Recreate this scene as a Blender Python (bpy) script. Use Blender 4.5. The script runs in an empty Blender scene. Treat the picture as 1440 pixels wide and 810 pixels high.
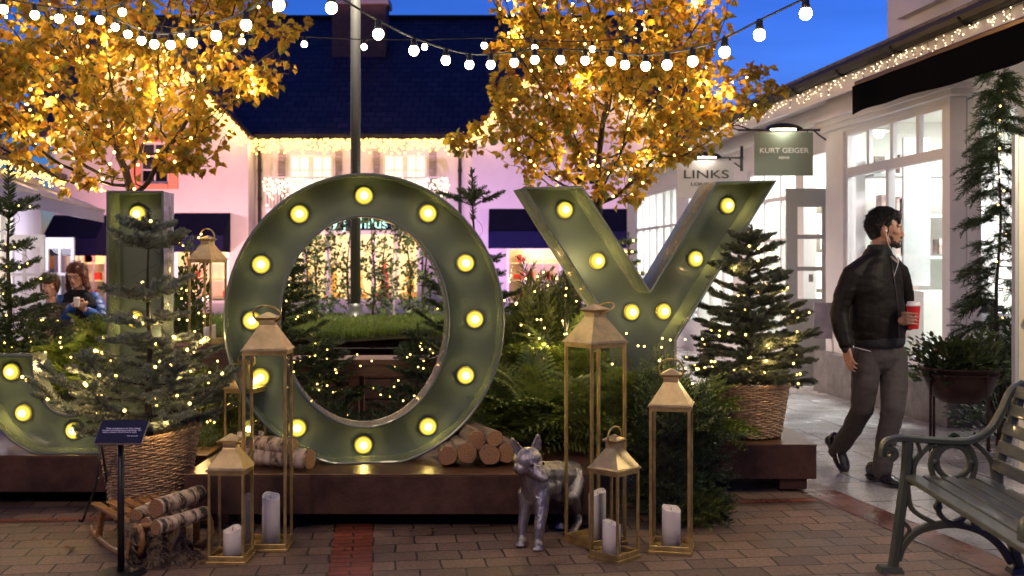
import bpy, bmesh, math, random
import numpy as np
from mathutils import Vector, Matrix, Quaternion, kdtree
R = math.radians
random.seed(7)
rng = np.random.default_rng(7)
sc = bpy.context.scene
COL = sc.collection
F = 1500.0; CX = 720.0; HY = 375.0; CAMZ = 1.4

def W(px, py, Y):
    """measured image position at a known distance -> world point"""
    return Vector(((px-CX)/F*Y, Y, CAMZ-(py-HY)/F*Y))
def GP(px, py, z=0.0):
    Y = F*(CAMZ-z)/(py-HY)
    return Vector(((px-CX)/F*Y, Y, z))

# ------------------------------------------------------------------ materials
MATS = {}
def nodes(m):
    m.use_nodes = True
    nt = m.node_tree
    return nt, nt.nodes, nt.links
def pmat(name, col, rough=0.6, metal=0.0, var=0.0, vscale=8.0, col2=None, bump=0.0, bscale=40.0,
         spec=0.5, coat=0.0, emit=None, estr=0.0, trans=0.0, stretch=None, island=0.0, rvar=0.0):
    if name in MATS: return MATS[name]
    m = bpy.data.materials.new(name); nt, N, L = nodes(m)
    b = N['Principled BSDF']
    b.inputs['Base Color'].default_value = (*col, 1)
    b.inputs['Roughness'].default_value = rough
    b.inputs['Metallic'].default_value = metal
    b.inputs['Specular IOR Level'].default_value = spec
    b.inputs['Coat Weight'].default_value = coat
    if emit is not None:
        b.inputs['Emission Color'].default_value = (*emit, 1)
        b.inputs['Emission Strength'].default_value = estr
    tc = N.new('ShaderNodeTexCoord')
    mp = N.new('ShaderNodeMapping'); L.new(tc.outputs['Object'], mp.inputs['Vector'])
    if stretch: mp.inputs['Scale'].default_value = stretch
    if var > 0 or col2 is not None:
        n = N.new('ShaderNodeTexNoise'); n.inputs['Scale'].default_value = vscale; n.inputs['Detail'].default_value = 5
        n.inputs['Roughness'].default_value = 0.65
        L.new(mp.outputs[0], n.inputs['Vector'])
        r = N.new('ShaderNodeValToRGB'); r.color_ramp.elements[0].position = 0.33; r.color_ramp.elements[1].position = 0.67
        c1 = tuple(max(0, c*(1-var)) for c in col); c2 = col2 if col2 is not None else tuple(min(1, c*(1+var)) for c in col)
        r.color_ramp.elements[0].color = (*c1, 1); r.color_ramp.elements[1].color = (*c2, 1)
        L.new(n.outputs['Fac'], r.inputs['Fac'])
        L.new(r.outputs['Color'], b.inputs['Base Color'])
        if island > 0:
            gi = N.new('ShaderNodeNewGeometry'); hs = N.new('ShaderNodeHueSaturation')
            ma = N.new('ShaderNodeMapRange'); ma.inputs['To Min'].default_value = 1-island; ma.inputs['To Max'].default_value = 1+island
            L.new(gi.outputs['Random Per Island'], ma.inputs['Value']); L.new(ma.outputs[0], hs.inputs['Value'])
            L.new(r.outputs['Color'], hs.inputs['Color']); L.new(hs.outputs[0], b.inputs['Base Color'])
        if rvar > 0:
            mr = N.new('ShaderNodeMapRange'); mr.inputs['To Min'].default_value = max(0.03, rough-rvar); mr.inputs['To Max'].default_value = min(1, rough+rvar)
            L.new(n.outputs['Fac'], mr.inputs['Value']); L.new(mr.outputs[0], b.inputs['Roughness'])
    if bump > 0:
        n2 = N.new('ShaderNodeTexNoise'); n2.inputs['Scale'].default_value = bscale; n2.inputs['Detail'].default_value = 4
        L.new(mp.outputs[0], n2.inputs['Vector'])
        bp = N.new('ShaderNodeBump'); bp.inputs['Strength'].default_value = bump; bp.inputs['Distance'].default_value = 0.02
        L.new(n2.outputs['Fac'], bp.inputs['Height']); L.new(bp.outputs[0], b.inputs['Normal'])
    if trans > 0:
        t = N.new('ShaderNodeBsdfTranslucent'); mx = N.new('ShaderNodeMixShader'); mx.inputs[0].default_value = trans
        out = N['Material Output']
        src = b.inputs['Base Color'].links[0].from_socket if b.inputs['Base Color'].links else None
        if src: L.new(src, t.inputs['Color'])
        else: t.inputs['Color'].default_value = (*col, 1)
        L.new(b.outputs[0], mx.inputs[1]); L.new(t.outputs[0], mx.inputs[2]); L.new(mx.outputs[0], out.inputs['Surface'])
    MATS[name] = m
    return m
def emat(name, col, strength, sample=False):
    if name in MATS: return MATS[name]
    m = bpy.data.materials.new(name); nt, N, L = nodes(m)
    N.remove(N['Principled BSDF'])
    e = N.new('ShaderNodeEmission'); e.inputs['Color'].default_value = (*col, 1); e.inputs['Strength'].default_value = strength
    L.new(e.outputs[0], N['Material Output'].inputs['Surface'])
    m.cycles.emission_sampling = 'FRONT' if sample else 'NONE'
    MATS[name] = m
    return m
def glassmat(name, tint=(0.985,0.99,0.99), refl=0.1, rough=0.02):
    if name in MATS: return MATS[name]
    m = bpy.data.materials.new(name); nt, N, L = nodes(m)
    N.remove(N['Principled BSDF'])
    t = N.new('ShaderNodeBsdfTransparent'); t.inputs[0].default_value = (*tint, 1)
    g = N.new('ShaderNodeBsdfGlossy'); g.inputs['Roughness'].default_value = rough
    fr = N.new('ShaderNodeLayerWeight'); fr.inputs[0].default_value = 0.5
    pw = N.new('ShaderNodeMath'); pw.operation = 'POWER'; pw.inputs[1].default_value = 4.0
    L.new(fr.outputs['Facing'], pw.inputs[0])
    ad = N.new('ShaderNodeMath'); ad.operation = 'MULTIPLY_ADD'; ad.inputs[1].default_value = 0.5; ad.inputs[2].default_value = refl*0.25
    mx = N.new('ShaderNodeMixShader')
    L.new(pw.outputs[0], ad.inputs[0]); L.new(ad.outputs[0], mx.inputs[0])
    L.new(t.outputs[0], mx.inputs[1]); L.new(g.outputs[0], mx.inputs[2]); L.new(mx.outputs[0], N['Material Output'].inputs['Surface'])
    MATS[name] = m
    return m

# ------------------------------------------------------------------ mesh accumulators
class G:
    def __init__(s): s.v = []; s.f = []; s.m = []
    def add(s, vs, fs, m=0):
        o = len(s.v); s.v += [tuple(v) for v in vs]; s.f += [tuple(i+o for i in f) for f in fs]; s.m += [m]*len(fs); return s
    def box(s, c, d, rot=None, m=0):
        x, y, z = d[0]/2, d[1]/2, d[2]/2
        vs = [Vector((a*x, b*y, e*z)) for a in (-1,1) for b in (-1,1) for e in (-1,1)]
        if rot is not None: vs = [rot @ v for v in vs]
        c = Vector(c)
        return s.add([v+c for v in vs], [(0,1,3,2),(4,6,7,5),(0,4,5,1),(2,3,7,6),(0,2,6,4),(1,5,7,3)], m)
    def hexa(s, p, m=0):
        """8 points: bottom 4 (ccw), top 4"""
        return s.add(p, [(3,2,1,0),(4,5,6,7),(0,1,5,4),(1,2,6,5),(2,3,7,6),(3,0,4,7)], m)
    def beam(s, a, b, w, h, up=(0,0,1), m=0):
        a = Vector(a); b = Vector(b); d = (b-a).normalized(); u = Vector(up)
        r = d.cross(u)
        if r.length < 1e-4: r = d.cross(Vector((1,0,0)))
        r.normalize(); u = r.cross(d).normalized(); r = r*w/2; u = u*h/2
        return s.hexa([a-r-u, a+r-u, b+r-u, b-r-u, a-r+u, a+r+u, b+r+u, b-r+u], m)
    def tube(s, pts, rad, n=8, m=0, cap=True, flat=None, closed=False):
        pts = [Vector(p) for p in pts]; k = len(pts)
        if not hasattr(rad, '__len__'): rad = [rad]*k
        prev = None; vs = []; 
        for i, p in enumerate(pts):
            if closed: t = (pts[(i+1) % k]-pts[i-1])
            else: t = pts[min(i+1, k-1)]-pts[max(i-1, 0)]
            if t.length < 1e-9: t = Vector((0,0,1))
            t.normalize()
            if prev is None:
                a = Vector((0,0,1)) if abs(t.z) < 0.9 else Vector((1,0,0))
                x = t.cross(a).normalized()
            else:
                x = prev - t*prev.dot(t)
                if x.length < 1e-6: x = t.cross(Vector((0.3,0.5,0.8)))
                x.normalize()
            prev = x; y = t.cross(x)
            for j in range(n):
                an = 2*math.pi*j/n
                q = x*math.cos(an)*rad[i] + y*math.sin(an)*rad[i]
                if flat is not None:
                    fa, fr = Vector(flat[0]), flat[1]
                    q = q - fa*q.dot(fa)*(1-fr)
                vs.append(p+q)
        fs = []
        for i in range(k if closed else k-1):
            i2 = (i+1) % k
            for j in range(n):
                j2 = (j+1) % n
                fs.append((i*n+j, i*n+j2, i2*n+j2, i2*n+j))
        if cap and not closed:
            fs.append(tuple(reversed(range(n)))); fs.append(tuple((k-1)*n+j for j in range(n)))
        return s.add(vs, fs, m)
    def lathe(s, prof, n=24, c=(0,0,0), m=0, axis=None, cap=True):
        """prof: list of (r,z)"""
        c = Vector(c); vs = []; q = Quaternion((1,0,0,0)) if axis is None else Vector((0,0,1)).rotation_difference(Vector(axis))
        for r, z in prof:
            for j in range(n):
                an = 2*math.pi*j/n
                vs.append(q @ Vector((r*math.cos(an), r*math.sin(an), z))+c)
        fs = []
        for i in range(len(prof)-1):
            for j in range(n):
                j2 = (j+1) % n
                fs.append((i*n+j, i*n+j2, (i+1)*n+j2, (i+1)*n+j))
        if cap:
            fs.append(tuple(reversed(range(n)))); fs.append(tuple((len(prof)-1)*n+j for j in range(n)))
        return s.add(vs, fs, m)
    def ball(s, c, r, seg=12, rings=8, m=0, rot=None):
        if not hasattr(r, '__len__'): r = (r, r, r)
        c = Vector(c); vs = [Vector((0,0,-r[2]))]
        for i in range(1, rings):
            ph = -math.pi/2+math.pi*i/rings
            for j in range(seg):
                th = 2*math.pi*j/seg
                vs.append(Vector((r[0]*math.cos(ph)*math.cos(th), r[1]*math.cos(ph)*math.sin(th), r[2]*math.sin(ph))))
        vs.append(Vector((0,0,r[2])))
        fs = [(0, 1+(j+1) % seg, 1+j) for j in range(seg)]
        for i in range(rings-2):
            for j in range(seg):
                a = 1+i*seg; fs.append((a+j, a+(j+1) % seg, a+seg+(j+1) % seg, a+seg+j))
        t = len(vs)-1; a = 1+(rings-2)*seg
        fs += [(a+j, a+(j+1) % seg, t) for j in range(seg)]
        if rot is not None: vs = [rot @ v for v in vs]
        return s.add([v+c for v in vs], fs, m)
    def capsule(s, a, ra, b, rb, n=12, rings=4):
        a = Vector(a); b = Vector(b); d = b-a; ln = max(d.length, 1e-6); prof = []
        for i in range(rings+1):
            t = math.pi/2*(i/rings); prof.append((max(ra*math.sin(t), 1e-4), -ra*math.cos(t)))
        for i in range(rings+1):
            t = math.pi/2*(i/rings); prof.append((max(rb*math.cos(t), 1e-4), ln+rb*math.sin(t)))
        return s.lathe(prof, n, a, axis=d.normalized())

WL = {}   # world location of roots
def props(o, label=None, cat=None, group=None, kind=None):
    if label: o['label'] = label
    if cat: o['category'] = cat
    if group: o['group'] = group
    if kind: o['kind'] = kind
    return o
def thing(name, label, cat, loc=(0,0,0), rz=0.0, group=None, world=False):
    """Empty at a thing's base. world=True: parts are given in world coordinates"""
    o = bpy.data.objects.new(name, None); COL.objects.link(o)
    o.location = loc; o.rotation_euler = (0,0,rz); o.empty_display_size = 0.1
    WL[o.name] = Vector(loc) if world else Vector((0,0,0))
    return props(o, label, cat, group)
def obj(name, g, mats, parent=None, smooth=False, bevel=0.0, label=None, kind=None, solid=0.0, autosm=None, off=None):
    me = bpy.data.meshes.new(name)
    d = off if off is not None else (WL.get(parent.name, Vector((0,0,0))) if parent else Vector((0,0,0)))
    vs = [(v[0]-d[0], v[1]-d[1], v[2]-d[2]) for v in g.v] if (d[0] or d[1] or d[2]) else g.v
    me.from_pydata(vs, [], g.f)
    if not isinstance(mats, (list, tuple)): mats = [mats]
    for m in mats: me.materials.append(m)
    if len(mats) > 1: me.polygons.foreach_set('material_index', g.m)
    if smooth: me.polygons.foreach_set('use_smooth', [True]*len(me.polygons))
    me.update()
    if autosm is not None:
        me.polygons.foreach_set('use_smooth', [True]*len(me.polygons))
        me.set_sharp_from_angle(angle=R(autosm))
    o = bpy.data.objects.new(name, me); COL.objects.link(o)
    if parent: o.parent = parent
    if parent: WL[o.name] = WL.get(parent.name, Vector((0,0,0)))
    else:
        WL[o.name] = Vector(d)
        if off is not None: o.location = d
    if bevel > 0:
        b = o.modifiers.new('bevel', 'BEVEL'); b.width = bevel; b.segments = 2; b.limit_method = 'ANGLE'; b.angle_limit = R(40)
    props(o, label=label, kind=kind)
    return o
def copy_tree(o, parent=None):
    c = o.copy(); COL.objects.link(c); c.parent = parent
    for ch in o.children: copy_tree(ch, c)
    WL[c.name] = WL.get(o.name, Vector((0,0,0)))
    return c
def bulk(name, tmpls, mat, parent=None, off=(0,0,0), kind=None, label=None):
    """tmpls: list of (verts (V,3), faces list of equal length tuples, rots (N,3,3), locs (N,3)) -> ONE mesh"""
    VV = []; loops = []; sizes = []; o = 0
    for tv, tf, rot, loc in tmpls:
        n = len(rot)
        if n == 0: continue
        v = np.einsum('nij,vj->nvi', rot, tv)+loc[:, None, :]
        VV.append(v.reshape(-1, 3))
        nv = len(tv)
        flat = np.array([i for f in tf for i in f]); sz = np.array([len(f) for f in tf])
        idx = (np.arange(n)[:, None]*nv+flat[None, :]+o).reshape(-1)
        loops.append(idx); sizes.append(np.tile(sz, n)); o += n*nv
    V = np.concatenate(VV)-np.array(off)[None, :]; Lp = np.concatenate(loops); S = np.concatenate(sizes)
    me = bpy.data.meshes.new(name)
    me.vertices.add(len(V)); me.vertices.foreach_set('co', V.astype(np.float32).ravel())
    me.loops.add(len(Lp)); me.loops.foreach_set('vertex_index', Lp.astype(np.int32))
    me.polygons.add(len(S)); st = np.concatenate([[0], np.cumsum(S)[:-1]])
    me.polygons.foreach_set('loop_start', st.astype(np.int32))
    me.update(calc_edges=True); me.validate()
    if not isinstance(mat, (list, tuple)): mat = [mat]
    for m in mat: me.materials.append(m)
    ob = bpy.data.objects.new(name, me); COL.objects.link(ob)
    if parent: ob.parent = parent
    props(ob, kind=kind, label=label)
    return ob
def rot_from(dirs, rolls=None, scale=None):
    """(N,3) directions -> (N,3,3) with x axis along dir; z roughly up with roll"""
    d = dirs/np.linalg.norm(dirs, axis=1, keepdims=True)
    up = np.tile(np.array([0,0,1.0]), (len(d), 1)); bad = np.abs(d[:, 2]) > 0.98; up[bad] = [1,0,0]
    y = np.cross(up, d); y /= np.linalg.norm(y, axis=1, keepdims=True); z = np.cross(d, y)
    if rolls is not None:
        c, s = np.cos(rolls)[:, None], np.sin(rolls)[:, None]
        y, z = y*c+z*s, z*c-y*s
    M = np.stack([d, y, z], axis=2)
    if scale is not None: M = M*np.asarray(scale).reshape(-1, 1, 1)
    return M
def remeshed(name, g, mat, voxel, parent=None, smooth=6, factor=0.5, off=None, cut=None, label=None):
    """union of overlapping volumes -> one continuous skin"""
    me = bpy.data.meshes.new('tmp'); me.from_pydata(g.v, [], g.f); me.update()
    o = bpy.data.objects.new('tmp', me); COL.objects.link(o)
    r = o.modifiers.new('r', 'REMESH'); r.mode = 'VOXEL'; r.voxel_size = voxel; r.use_smooth_shade = True
    if smooth:
        s = o.modifiers.new('s', 'SMOOTH'); s.factor = factor; s.iterations = smooth
    dg = bpy.context.evaluated_depsgraph_get(); dg.update()
    m2 = bpy.data.meshes.new_from_object(o.evaluated_get(dg))
    bpy.data.objects.remove(o)
    m2.name = name
    d = off if off is not None else (WL.get(parent.name, Vector((0,0,0))) if parent else Vector((0,0,0)))
    m2.transform(Matrix.Translation(-Vector(d)))
    m2.materials.clear(); 
    for q in (mat if isinstance(mat, (list, tuple)) else [mat]): m2.materials.append(q)
    m2.polygons.foreach_set('use_smooth', [True]*len(m2.polygons))
    ob = bpy.data.objects.new(name, m2); COL.objects.link(ob)
    if parent: ob.parent = parent
    elif off is not None: ob.location = off
    WL[ob.name] = Vector(d)
    props(ob, label=label)
    return ob
def text(name, body, size, mat, loc, rot, parent=None, extrude=0.004, align='CENTER', width=1.0, off=None, bold=0.0, spacing=1.0):
    cu = bpy.data.curves.new(name, 'FONT'); cu.body = body; cu.size = size; cu.extrude = extrude; cu.align_x = align; cu.align_y = 'CENTER'
    cu.offset = bold; cu.space_character = spacing
    o = bpy.data.objects.new('tmpt', cu); COL.objects.link(o)
    dg = bpy.context.evaluated_depsgraph_get(); dg.update()
    me = bpy.data.meshes.new_from_object(o.evaluated_get(dg)); bpy.data.objects.remove(o)
    d = WL.get(parent.name, Vector((0,0,0))) if parent else Vector((0,0,0))
    M = Matrix.Translation(Vector(loc)-d) @ (rot.to_matrix().to_4x4() if hasattr(rot, 'to_matrix') else rot.to_4x4()) @ Matrix.Diagonal((width,1,1,1))
    me.transform(M); me.name = name; me.materials.clear(); me.materials.append(mat)
    ob = bpy.data.objects.new(name, me); COL.objects.link(ob)
    if parent: ob.parent = parent
    return ob
LIGHTROOT = []
def plight(p, watts, col, size=0.03, name='lamp_or_fill_light', typ='POINT', rot=None, parent=None, sizey=None, spot=None, blend=0.5):
    l = bpy.data.lights.new(name, typ); l.energy = watts; l.color = col
    if typ in ('POINT', 'SPOT'): l.shadow_soft_size = size
    if typ == 'SPOT': l.spot_size = spot; l.spot_blend = blend
    if typ == 'AREA':
        l.shape = 'RECTANGLE'; l.size = size; l.size_y = sizey or size
    o = bpy.data.objects.new(name, l); COL.objects.link(o); o.location = p
    if rot is not None: o.rotation_euler = rot
    if parent is not None:
        o.parent = parent; o.location = Vector(p)-WL.get(parent.name, Vector((0,0,0)))
    return o

# ------------------------------------------------------------------ shared materials
M_green = pmat('sage_enamel', (0.108,0.138,0.130), 0.26, 0.0, var=0.06, vscale=1.6, coat=0.3, bump=0.05, bscale=160)
M_greenrim = pmat('sage_enamel_rim', (0.14,0.17,0.14), 0.24, 0.0, var=0.08, vscale=2, coat=0.4)
M_cup = pmat('lamp_cup', (0.75,0.62,0.12), 0.3, 0.5)
M_bulb = emat('marquee_bulb', (1.0,0.74,0.20), 100.0, True)
M_b1 = emat('lens_centre', (1.0,0.86,0.34), 2.6, False); M_b2 = emat('lens_middle', (1.0,0.74,0.10), 1.15, False); M_b3 = emat('lens_edge', (0.80,0.60,0.05), 0.62, False)
M_bulbd = emat('marquee_bulb_skirt', (1.0,0.66,0.05), 1.6, False)
M_fairy = emat('fairy_bulb', (1.0,0.62,0.15), 9.0, False)
M_fairyfar = emat('fairy_bulb_distant', (1.0,0.58,0.12), 5.0, False)
M_fairydim = emat('fairy_bulb_dim', (1.0,0.72,0.40), 9.0, False)
M_fairywhite = emat('fairy_bulb_white', (1.0,0.80,0.50), 3.2, False)
M_festoon = emat('festoon_glass', (1.0,0.86,0.60), 28.0, True)
M_wire = pmat('dark_wire', (0.02,0.022,0.02), 0.6)
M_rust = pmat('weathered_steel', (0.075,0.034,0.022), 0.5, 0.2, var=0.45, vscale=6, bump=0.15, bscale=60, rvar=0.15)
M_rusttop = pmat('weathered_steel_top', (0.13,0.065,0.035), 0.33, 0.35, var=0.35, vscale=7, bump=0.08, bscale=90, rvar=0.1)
M_brass = pmat('aged_brass', (0.50,0.37,0.15), 0.40, 0.85, var=0.3, vscale=14, bump=0.06, bscale=90, rvar=0.12)
M_brassroof = pmat('brushed_brass_roof', (0.55,0.42,0.21), 0.42, 0.78, var=0.2, vscale=20, bump=0.08, bscale=140, rvar=0.1)
M_glass = glassmat('lantern_glass', refl=0.02)
M_win = glassmat('window_glass', refl=0.08)
M_wax = pmat('wax', (0.80,0.72,0.66), 0.5, var=0.04, vscale=20)
M_black = pmat('black_metal', (0.014,0.014,0.015), 0.45)
M_darkpole = pmat('painted_pole', (0.06,0.065,0.06), 0.4, 0.3)
M_wicker = pmat('wicker', (0.42,0.28,0.165), 0.6, var=0.35, vscale=25, bump=0.25, bscale=120)
M_white = pmat('white_paint', (0.74,0.70,0.72), 0.5, var=0.04, vscale=3)
M_whitesh = pmat('white_joinery', (0.72,0.69,0.72), 0.45, var=0.04, vscale=5)
M_grey = pmat('grey_paint', (0.36,0.37,0.38), 0.4, var=0.05, vscale=4)
M_wood = pmat('varnished_wood', (0.30,0.15,0.05), 0.4, var=0.35, vscale=10, stretch=(1,8,8), bump=0.1, bscale=40)
M_bark = pmat('dark_bark', (0.032,0.024,0.018), 0.95, var=0.4, vscale=18, bump=0.5, bscale=40)
M_timber = pmat('old_timber', (0.14,0.075,0.05), 0.75, var=0.35, vscale=7, stretch=(1,8,8), bump=0.25, bscale=30)
M_navy = pmat('navy_canvas', (0.006,0.007,0.030), 0.95, var=0.15, vscale=3, spec=0.05)
M_soil = pmat('dark_soil', (0.03,0.022,0.016), 0.95, var=0.4, vscale=20, bump=0.6, bscale=40)
SKY=1.3; EXPO=0.12; FL=1150; SHOP=190.0; POLE=2000; FRONT=400; OVER=19  # last three set the strength of added fill lamps
# ================================================================== SETTING
SL = -190/F       # street direction: x shift per metre away from the camera
def S(a, w, z): return Vector((w+SL*a, a, z))     # right-hand building frame
SL2 = -260/F
def T(a, w, z): return Vector((-w+SL2*a, a, z))   # left-hand building frame

def brick_mat(name, c1, c2, mortar, bw, bh, msz, rough=0.55, rot=0.0, bump=0.6, red=None):
    m = bpy.data.materials.new(name); nt, N, L = nodes(m); b = N['Principled BSDF']
    tc = N.new('ShaderNodeTexCoord'); mp = N.new('ShaderNodeMapping'); mp.inputs['Rotation'].default_value = (0,0,rot)
    L.new(tc.outputs['Object'], mp.inputs['Vector'])
    wn = N.new('ShaderNodeTexNoise'); wn.inputs['Scale'].default_value = 5; L.new(mp.outputs[0], wn.inputs['Vector'])
    ad = N.new('ShaderNodeVectorMath'); ad.operation = 'MULTIPLY_ADD'; ad.inputs[1].default_value = (0.035,0.03,0)
    L.new(wn.outputs['Color'], ad.inputs[0]); L.new(mp.outputs[0], ad.inputs[2])
    br = N.new('ShaderNodeTexBrick'); L.new(ad.outputs[0], br.inputs['Vector'])
    br.inputs['Color1'].default_value = (*c1, 1); br.inputs['Color2'].default_value = (*c2, 1); br.inputs['Mortar'].default_value = (*mortar, 1)
    br.inputs['Scale'].default_value = 1.0; br.inputs['Brick Width'].default_value = bw; br.inputs['Row Height'].default_value = bh
    br.inputs['Mortar Size'].default_value = msz; br.inputs['Mortar Smooth'].default_value = 0.35; br.inputs['Bias'].default_value = -0.1
    n = N.new('ShaderNodeTexNoise'); n.inputs['Scale'].default_value = 2.2; n.inputs['Detail'].default_value = 8; L.new(mp.outputs[0], n.inputs['Vector'])
    n2 = N.new('ShaderNodeTexNoise'); n2.inputs['Scale'].default_value = 55; n2.inputs['Detail'].default_value = 5; L.new(mp.outputs[0], n2.inputs['Vector'])
    mr = N.new('ShaderNodeMapRange'); mr.inputs['From Min'].default_value = 0.3; mr.inputs['From Max'].default_value = 0.7
    mr.inputs['To Min'].default_value = 0.65; mr.inputs['To Max'].default_value = 1.25; L.new(n.outputs['Fac'], mr.inputs['Value'])
    mr2 = N.new('ShaderNodeMapRange'); mr2.inputs['From Min'].default_value = 0.3; mr2.inputs['From Max'].default_value = 0.7
    mr2.inputs['To Min'].default_value = 0.7; mr2.inputs['To Max'].default_value = 1.3; L.new(n2.outputs['Fac'], mr2.inputs['Value'])
    mm = N.new('ShaderNodeMath'); mm.operation = 'MULTIPLY'; L.new(mr.outputs[0], mm.inputs[0]); L.new(mr2.outputs[0], mm.inputs[1])
    hs = N.new('ShaderNodeHueSaturation'); L.new(br.outputs['Color'], hs.inputs['Color']); L.new(mm.outputs[0], hs.inputs['Value'])
    L.new(hs.outputs[0], b.inputs['Base Color'])
    rr = N.new('ShaderNodeMapRange'); rr.inputs['From Min'].default_value = 0.35; rr.inputs['From Max'].default_value = 0.65
    rr.inputs['To Min'].default_value = rough-min(0.15,rough*0.4); rr.inputs['To Max'].default_value = rough+min(0.15,rough*0.5)
    L.new(n.outputs['Fac'], rr.inputs['Value']); L.new(rr.outputs[0], b.inputs['Roughness'])
    s1 = N.new('ShaderNodeMath'); s1.operation = 'MULTIPLY_ADD'; s1.inputs[1].default_value = -1.0
    L.new(br.outputs['Fac'], s1.inputs[0])
    s2 = N.new('ShaderNodeMath'); s2.operation = 'MULTIPLY'; s2.inputs[1].default_value = 0.35; L.new(n2.outputs['Fac'], s2.inputs[0]); L.new(s2.outputs[0], s1.inputs[2])
    bp = N.new('ShaderNodeBump'); bp.inputs['Strength'].default_value = bump; bp.inputs['Distance'].default_value = 0.008
    L.new(s1.outputs[0], bp.inputs['Height']); L.new(bp.outputs[0], b.inputs['Normal'])
    return m
ANG = -math.atan(-SL)
M_pave = brick_mat('brick_paving_mat', (0.23,0.15,0.105), (0.12,0.078,0.062), (0.035,0.026,0.022), 0.21, 0.155, 0.006, 0.6, rot=-0.126*1.0)
M_red = brick_mat('red_brick_mat', (0.30,0.075,0.035), (0.20,0.05,0.03), (0.03,0.02,0.016), 0.205, 0.07, 0.006, 0.4, rot=-0.126)
M_redk = brick_mat('red_kerb_mat', (0.19,0.065,0.042), (0.12,0.042,0.03), (0.03,0.02,0.016), 0.16, 0.21, 0.006, 0.28, rot=-0.21, bump=0.4)
M_slab = brick_mat('granite_slab_mat', (0.42,0.41,0.42), (0.35,0.34,0.35), (0.08,0.075,0.075), 0.9, 0.55, 0.008, 0.20, rot=-0.126, bump=0.25)
M_asph = pmat('ground_mat', (0.06,0.055,0.055), 0.8, var=0.3, vscale=4, bump=0.3, bscale=50)

def sheet(name, pts, z, mat):
    g = G(); g.add([(p[0], p[1], z) for p in pts], [tuple(range(len(pts)))])
    o = obj(name, g, mat); props(o, kind='structure'); return o
sheet('ground', [(-400,-60),(400,-60),(400,700),(-400,700)], 0.0-0.004, M_asph)
def KX(y): return 1.974+(y-6.885)*(-0.213)
sheet('brick_paving', [(-14,-3),(KX(-3),-3),(KX(14),14),(-14,14)], 0.0, M_pave)
sheet('brick_kerb_band', [(KX(-3)-0.23,-3),(KX(-3),-3),(KX(14),14),(KX(14)-0.23,14)], 0.004, M_redk)
sheet('stone_pavement', [(KX(-3),-3),(14,-3),(14,29),(KX(14),29),(KX(14),14)], 0.002, M_slab)
# red soldier bands
def band(c0, c1, w, name):
    c0 = Vector(c0); c1 = Vector(c1); d = (c1-c0).normalized(); n = Vector((-d.y, d.x))*w/2
    sheet(name, [c0-n, c1-n, c1+n, c0+n][::1], 0.004, M_red)
def sx(y, x0, y0=5.2): return x0+SL*(y-y0)
band((sx(2.0,-0.78), 2.0), (sx(5.88,-0.78), 5.88), 0.20, 'red_brick_band')
band((-8.0, 5.94-0.126*5.4), (KX(6.5)-0.23, 5.94+0.126*4.36-0.10), 0.075, 'red_brick_band')

# ---------------------------------------------------------------- sky and light
w = bpy.data.worlds.new('World'); sc.world = w; w.use_nodes = True
N = w.node_tree.nodes; L = w.node_tree.links
sky = N.new('ShaderNodeTexSky'); sky.sky_type = 'NISHITA'; sky.sun_disc = False
sky.sun_elevation = R(-1.0); sky.sun_rotation = R(8); sky.altitude = 0; sky.air_density = 1.0; sky.dust_density = 0.3; sky.ozone_density = 6.0
bg = N['Background']; tcw = N.new('ShaderNodeTexCoord'); mpw = N.new('ShaderNodeMapping'); mpw.inputs['Scale'].default_value = (1.2,1.2,7.0); L.new(tcw.outputs['Generated'], mpw.inputs[0])
nw = N.new('ShaderNodeTexNoise'); nw.inputs['Scale'].default_value = 2.2; nw.inputs['Detail'].default_value = 6; L.new(mpw.outputs[0], nw.inputs['Vector'])
mw = N.new('ShaderNodeMapRange'); mw.inputs['From Min'].default_value = 0.3; mw.inputs['From Max'].default_value = 0.7; mw.inputs['To Min'].default_value = 0.78; mw.inputs['To Max'].default_value = 1.18; L.new(nw.outputs['Fac'], mw.inputs['Value'])
vm = N.new('ShaderNodeVectorMath'); vm.operation = 'SCALE'; L.new(sky.outputs[0], vm.inputs[0]); L.new(mw.outputs[0], vm.inputs['Scale']); L.new(vm.outputs[0], bg.inputs['Color']); bg.inputs['Strength'].default_value = SKY
sl = bpy.data.lights.new('sun', 'SUN'); sl.energy = 0.012; sl.angle = R(20); sl.color = (0.75,0.7,1.0)
so = bpy.data.objects.new('sun', sl); COL.objects.link(so); so.rotation_euler = (R(-60), 0, R(-8)); so.location = (0,0,20)

cam = bpy.data.cameras.new('camera'); co = bpy.data.objects.new('camera', cam); COL.objects.link(co)
co.location = (0,0,CAMZ); co.rotation_euler = (R(90),0,0); cam.sensor_width = 36; cam.lens = 37.5; cam.shift_y = -30/1440
cam.clip_start = 0.05; cam.clip_end = 2000
cam.dof.use_dof = True; cam.dof.focus_distance = 5.9; cam.dof.aperture_fstop = 3.2
sc.camera = co
sc.view_settings.view_transform = 'Standard'; sc.view_settings.look = 'None'; sc.view_settings.gamma = 1; sc.view_settings.exposure = EXPO
sc.cycles.use_denoising = True
try: sc.cycles.denoiser = 'OPENIMAGEDENOISE'
except Exception: pass
sc.cycles.max_bounces = 7; sc.cycles.diffuse_bounces = 3; sc.cycles.glossy_bounces = 3; sc.cycles.transmission_bounces = 3
sc.cycles.transparent_max_bounces = 10; sc.cycles.sample_clamp_indirect = 4.0; sc.cycles.caustics_reflective = False; sc.cycles.caustics_refractive = False
sc.cycles.use_light_tree = True; sc.cycles.adaptive_threshold = 0.015

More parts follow.
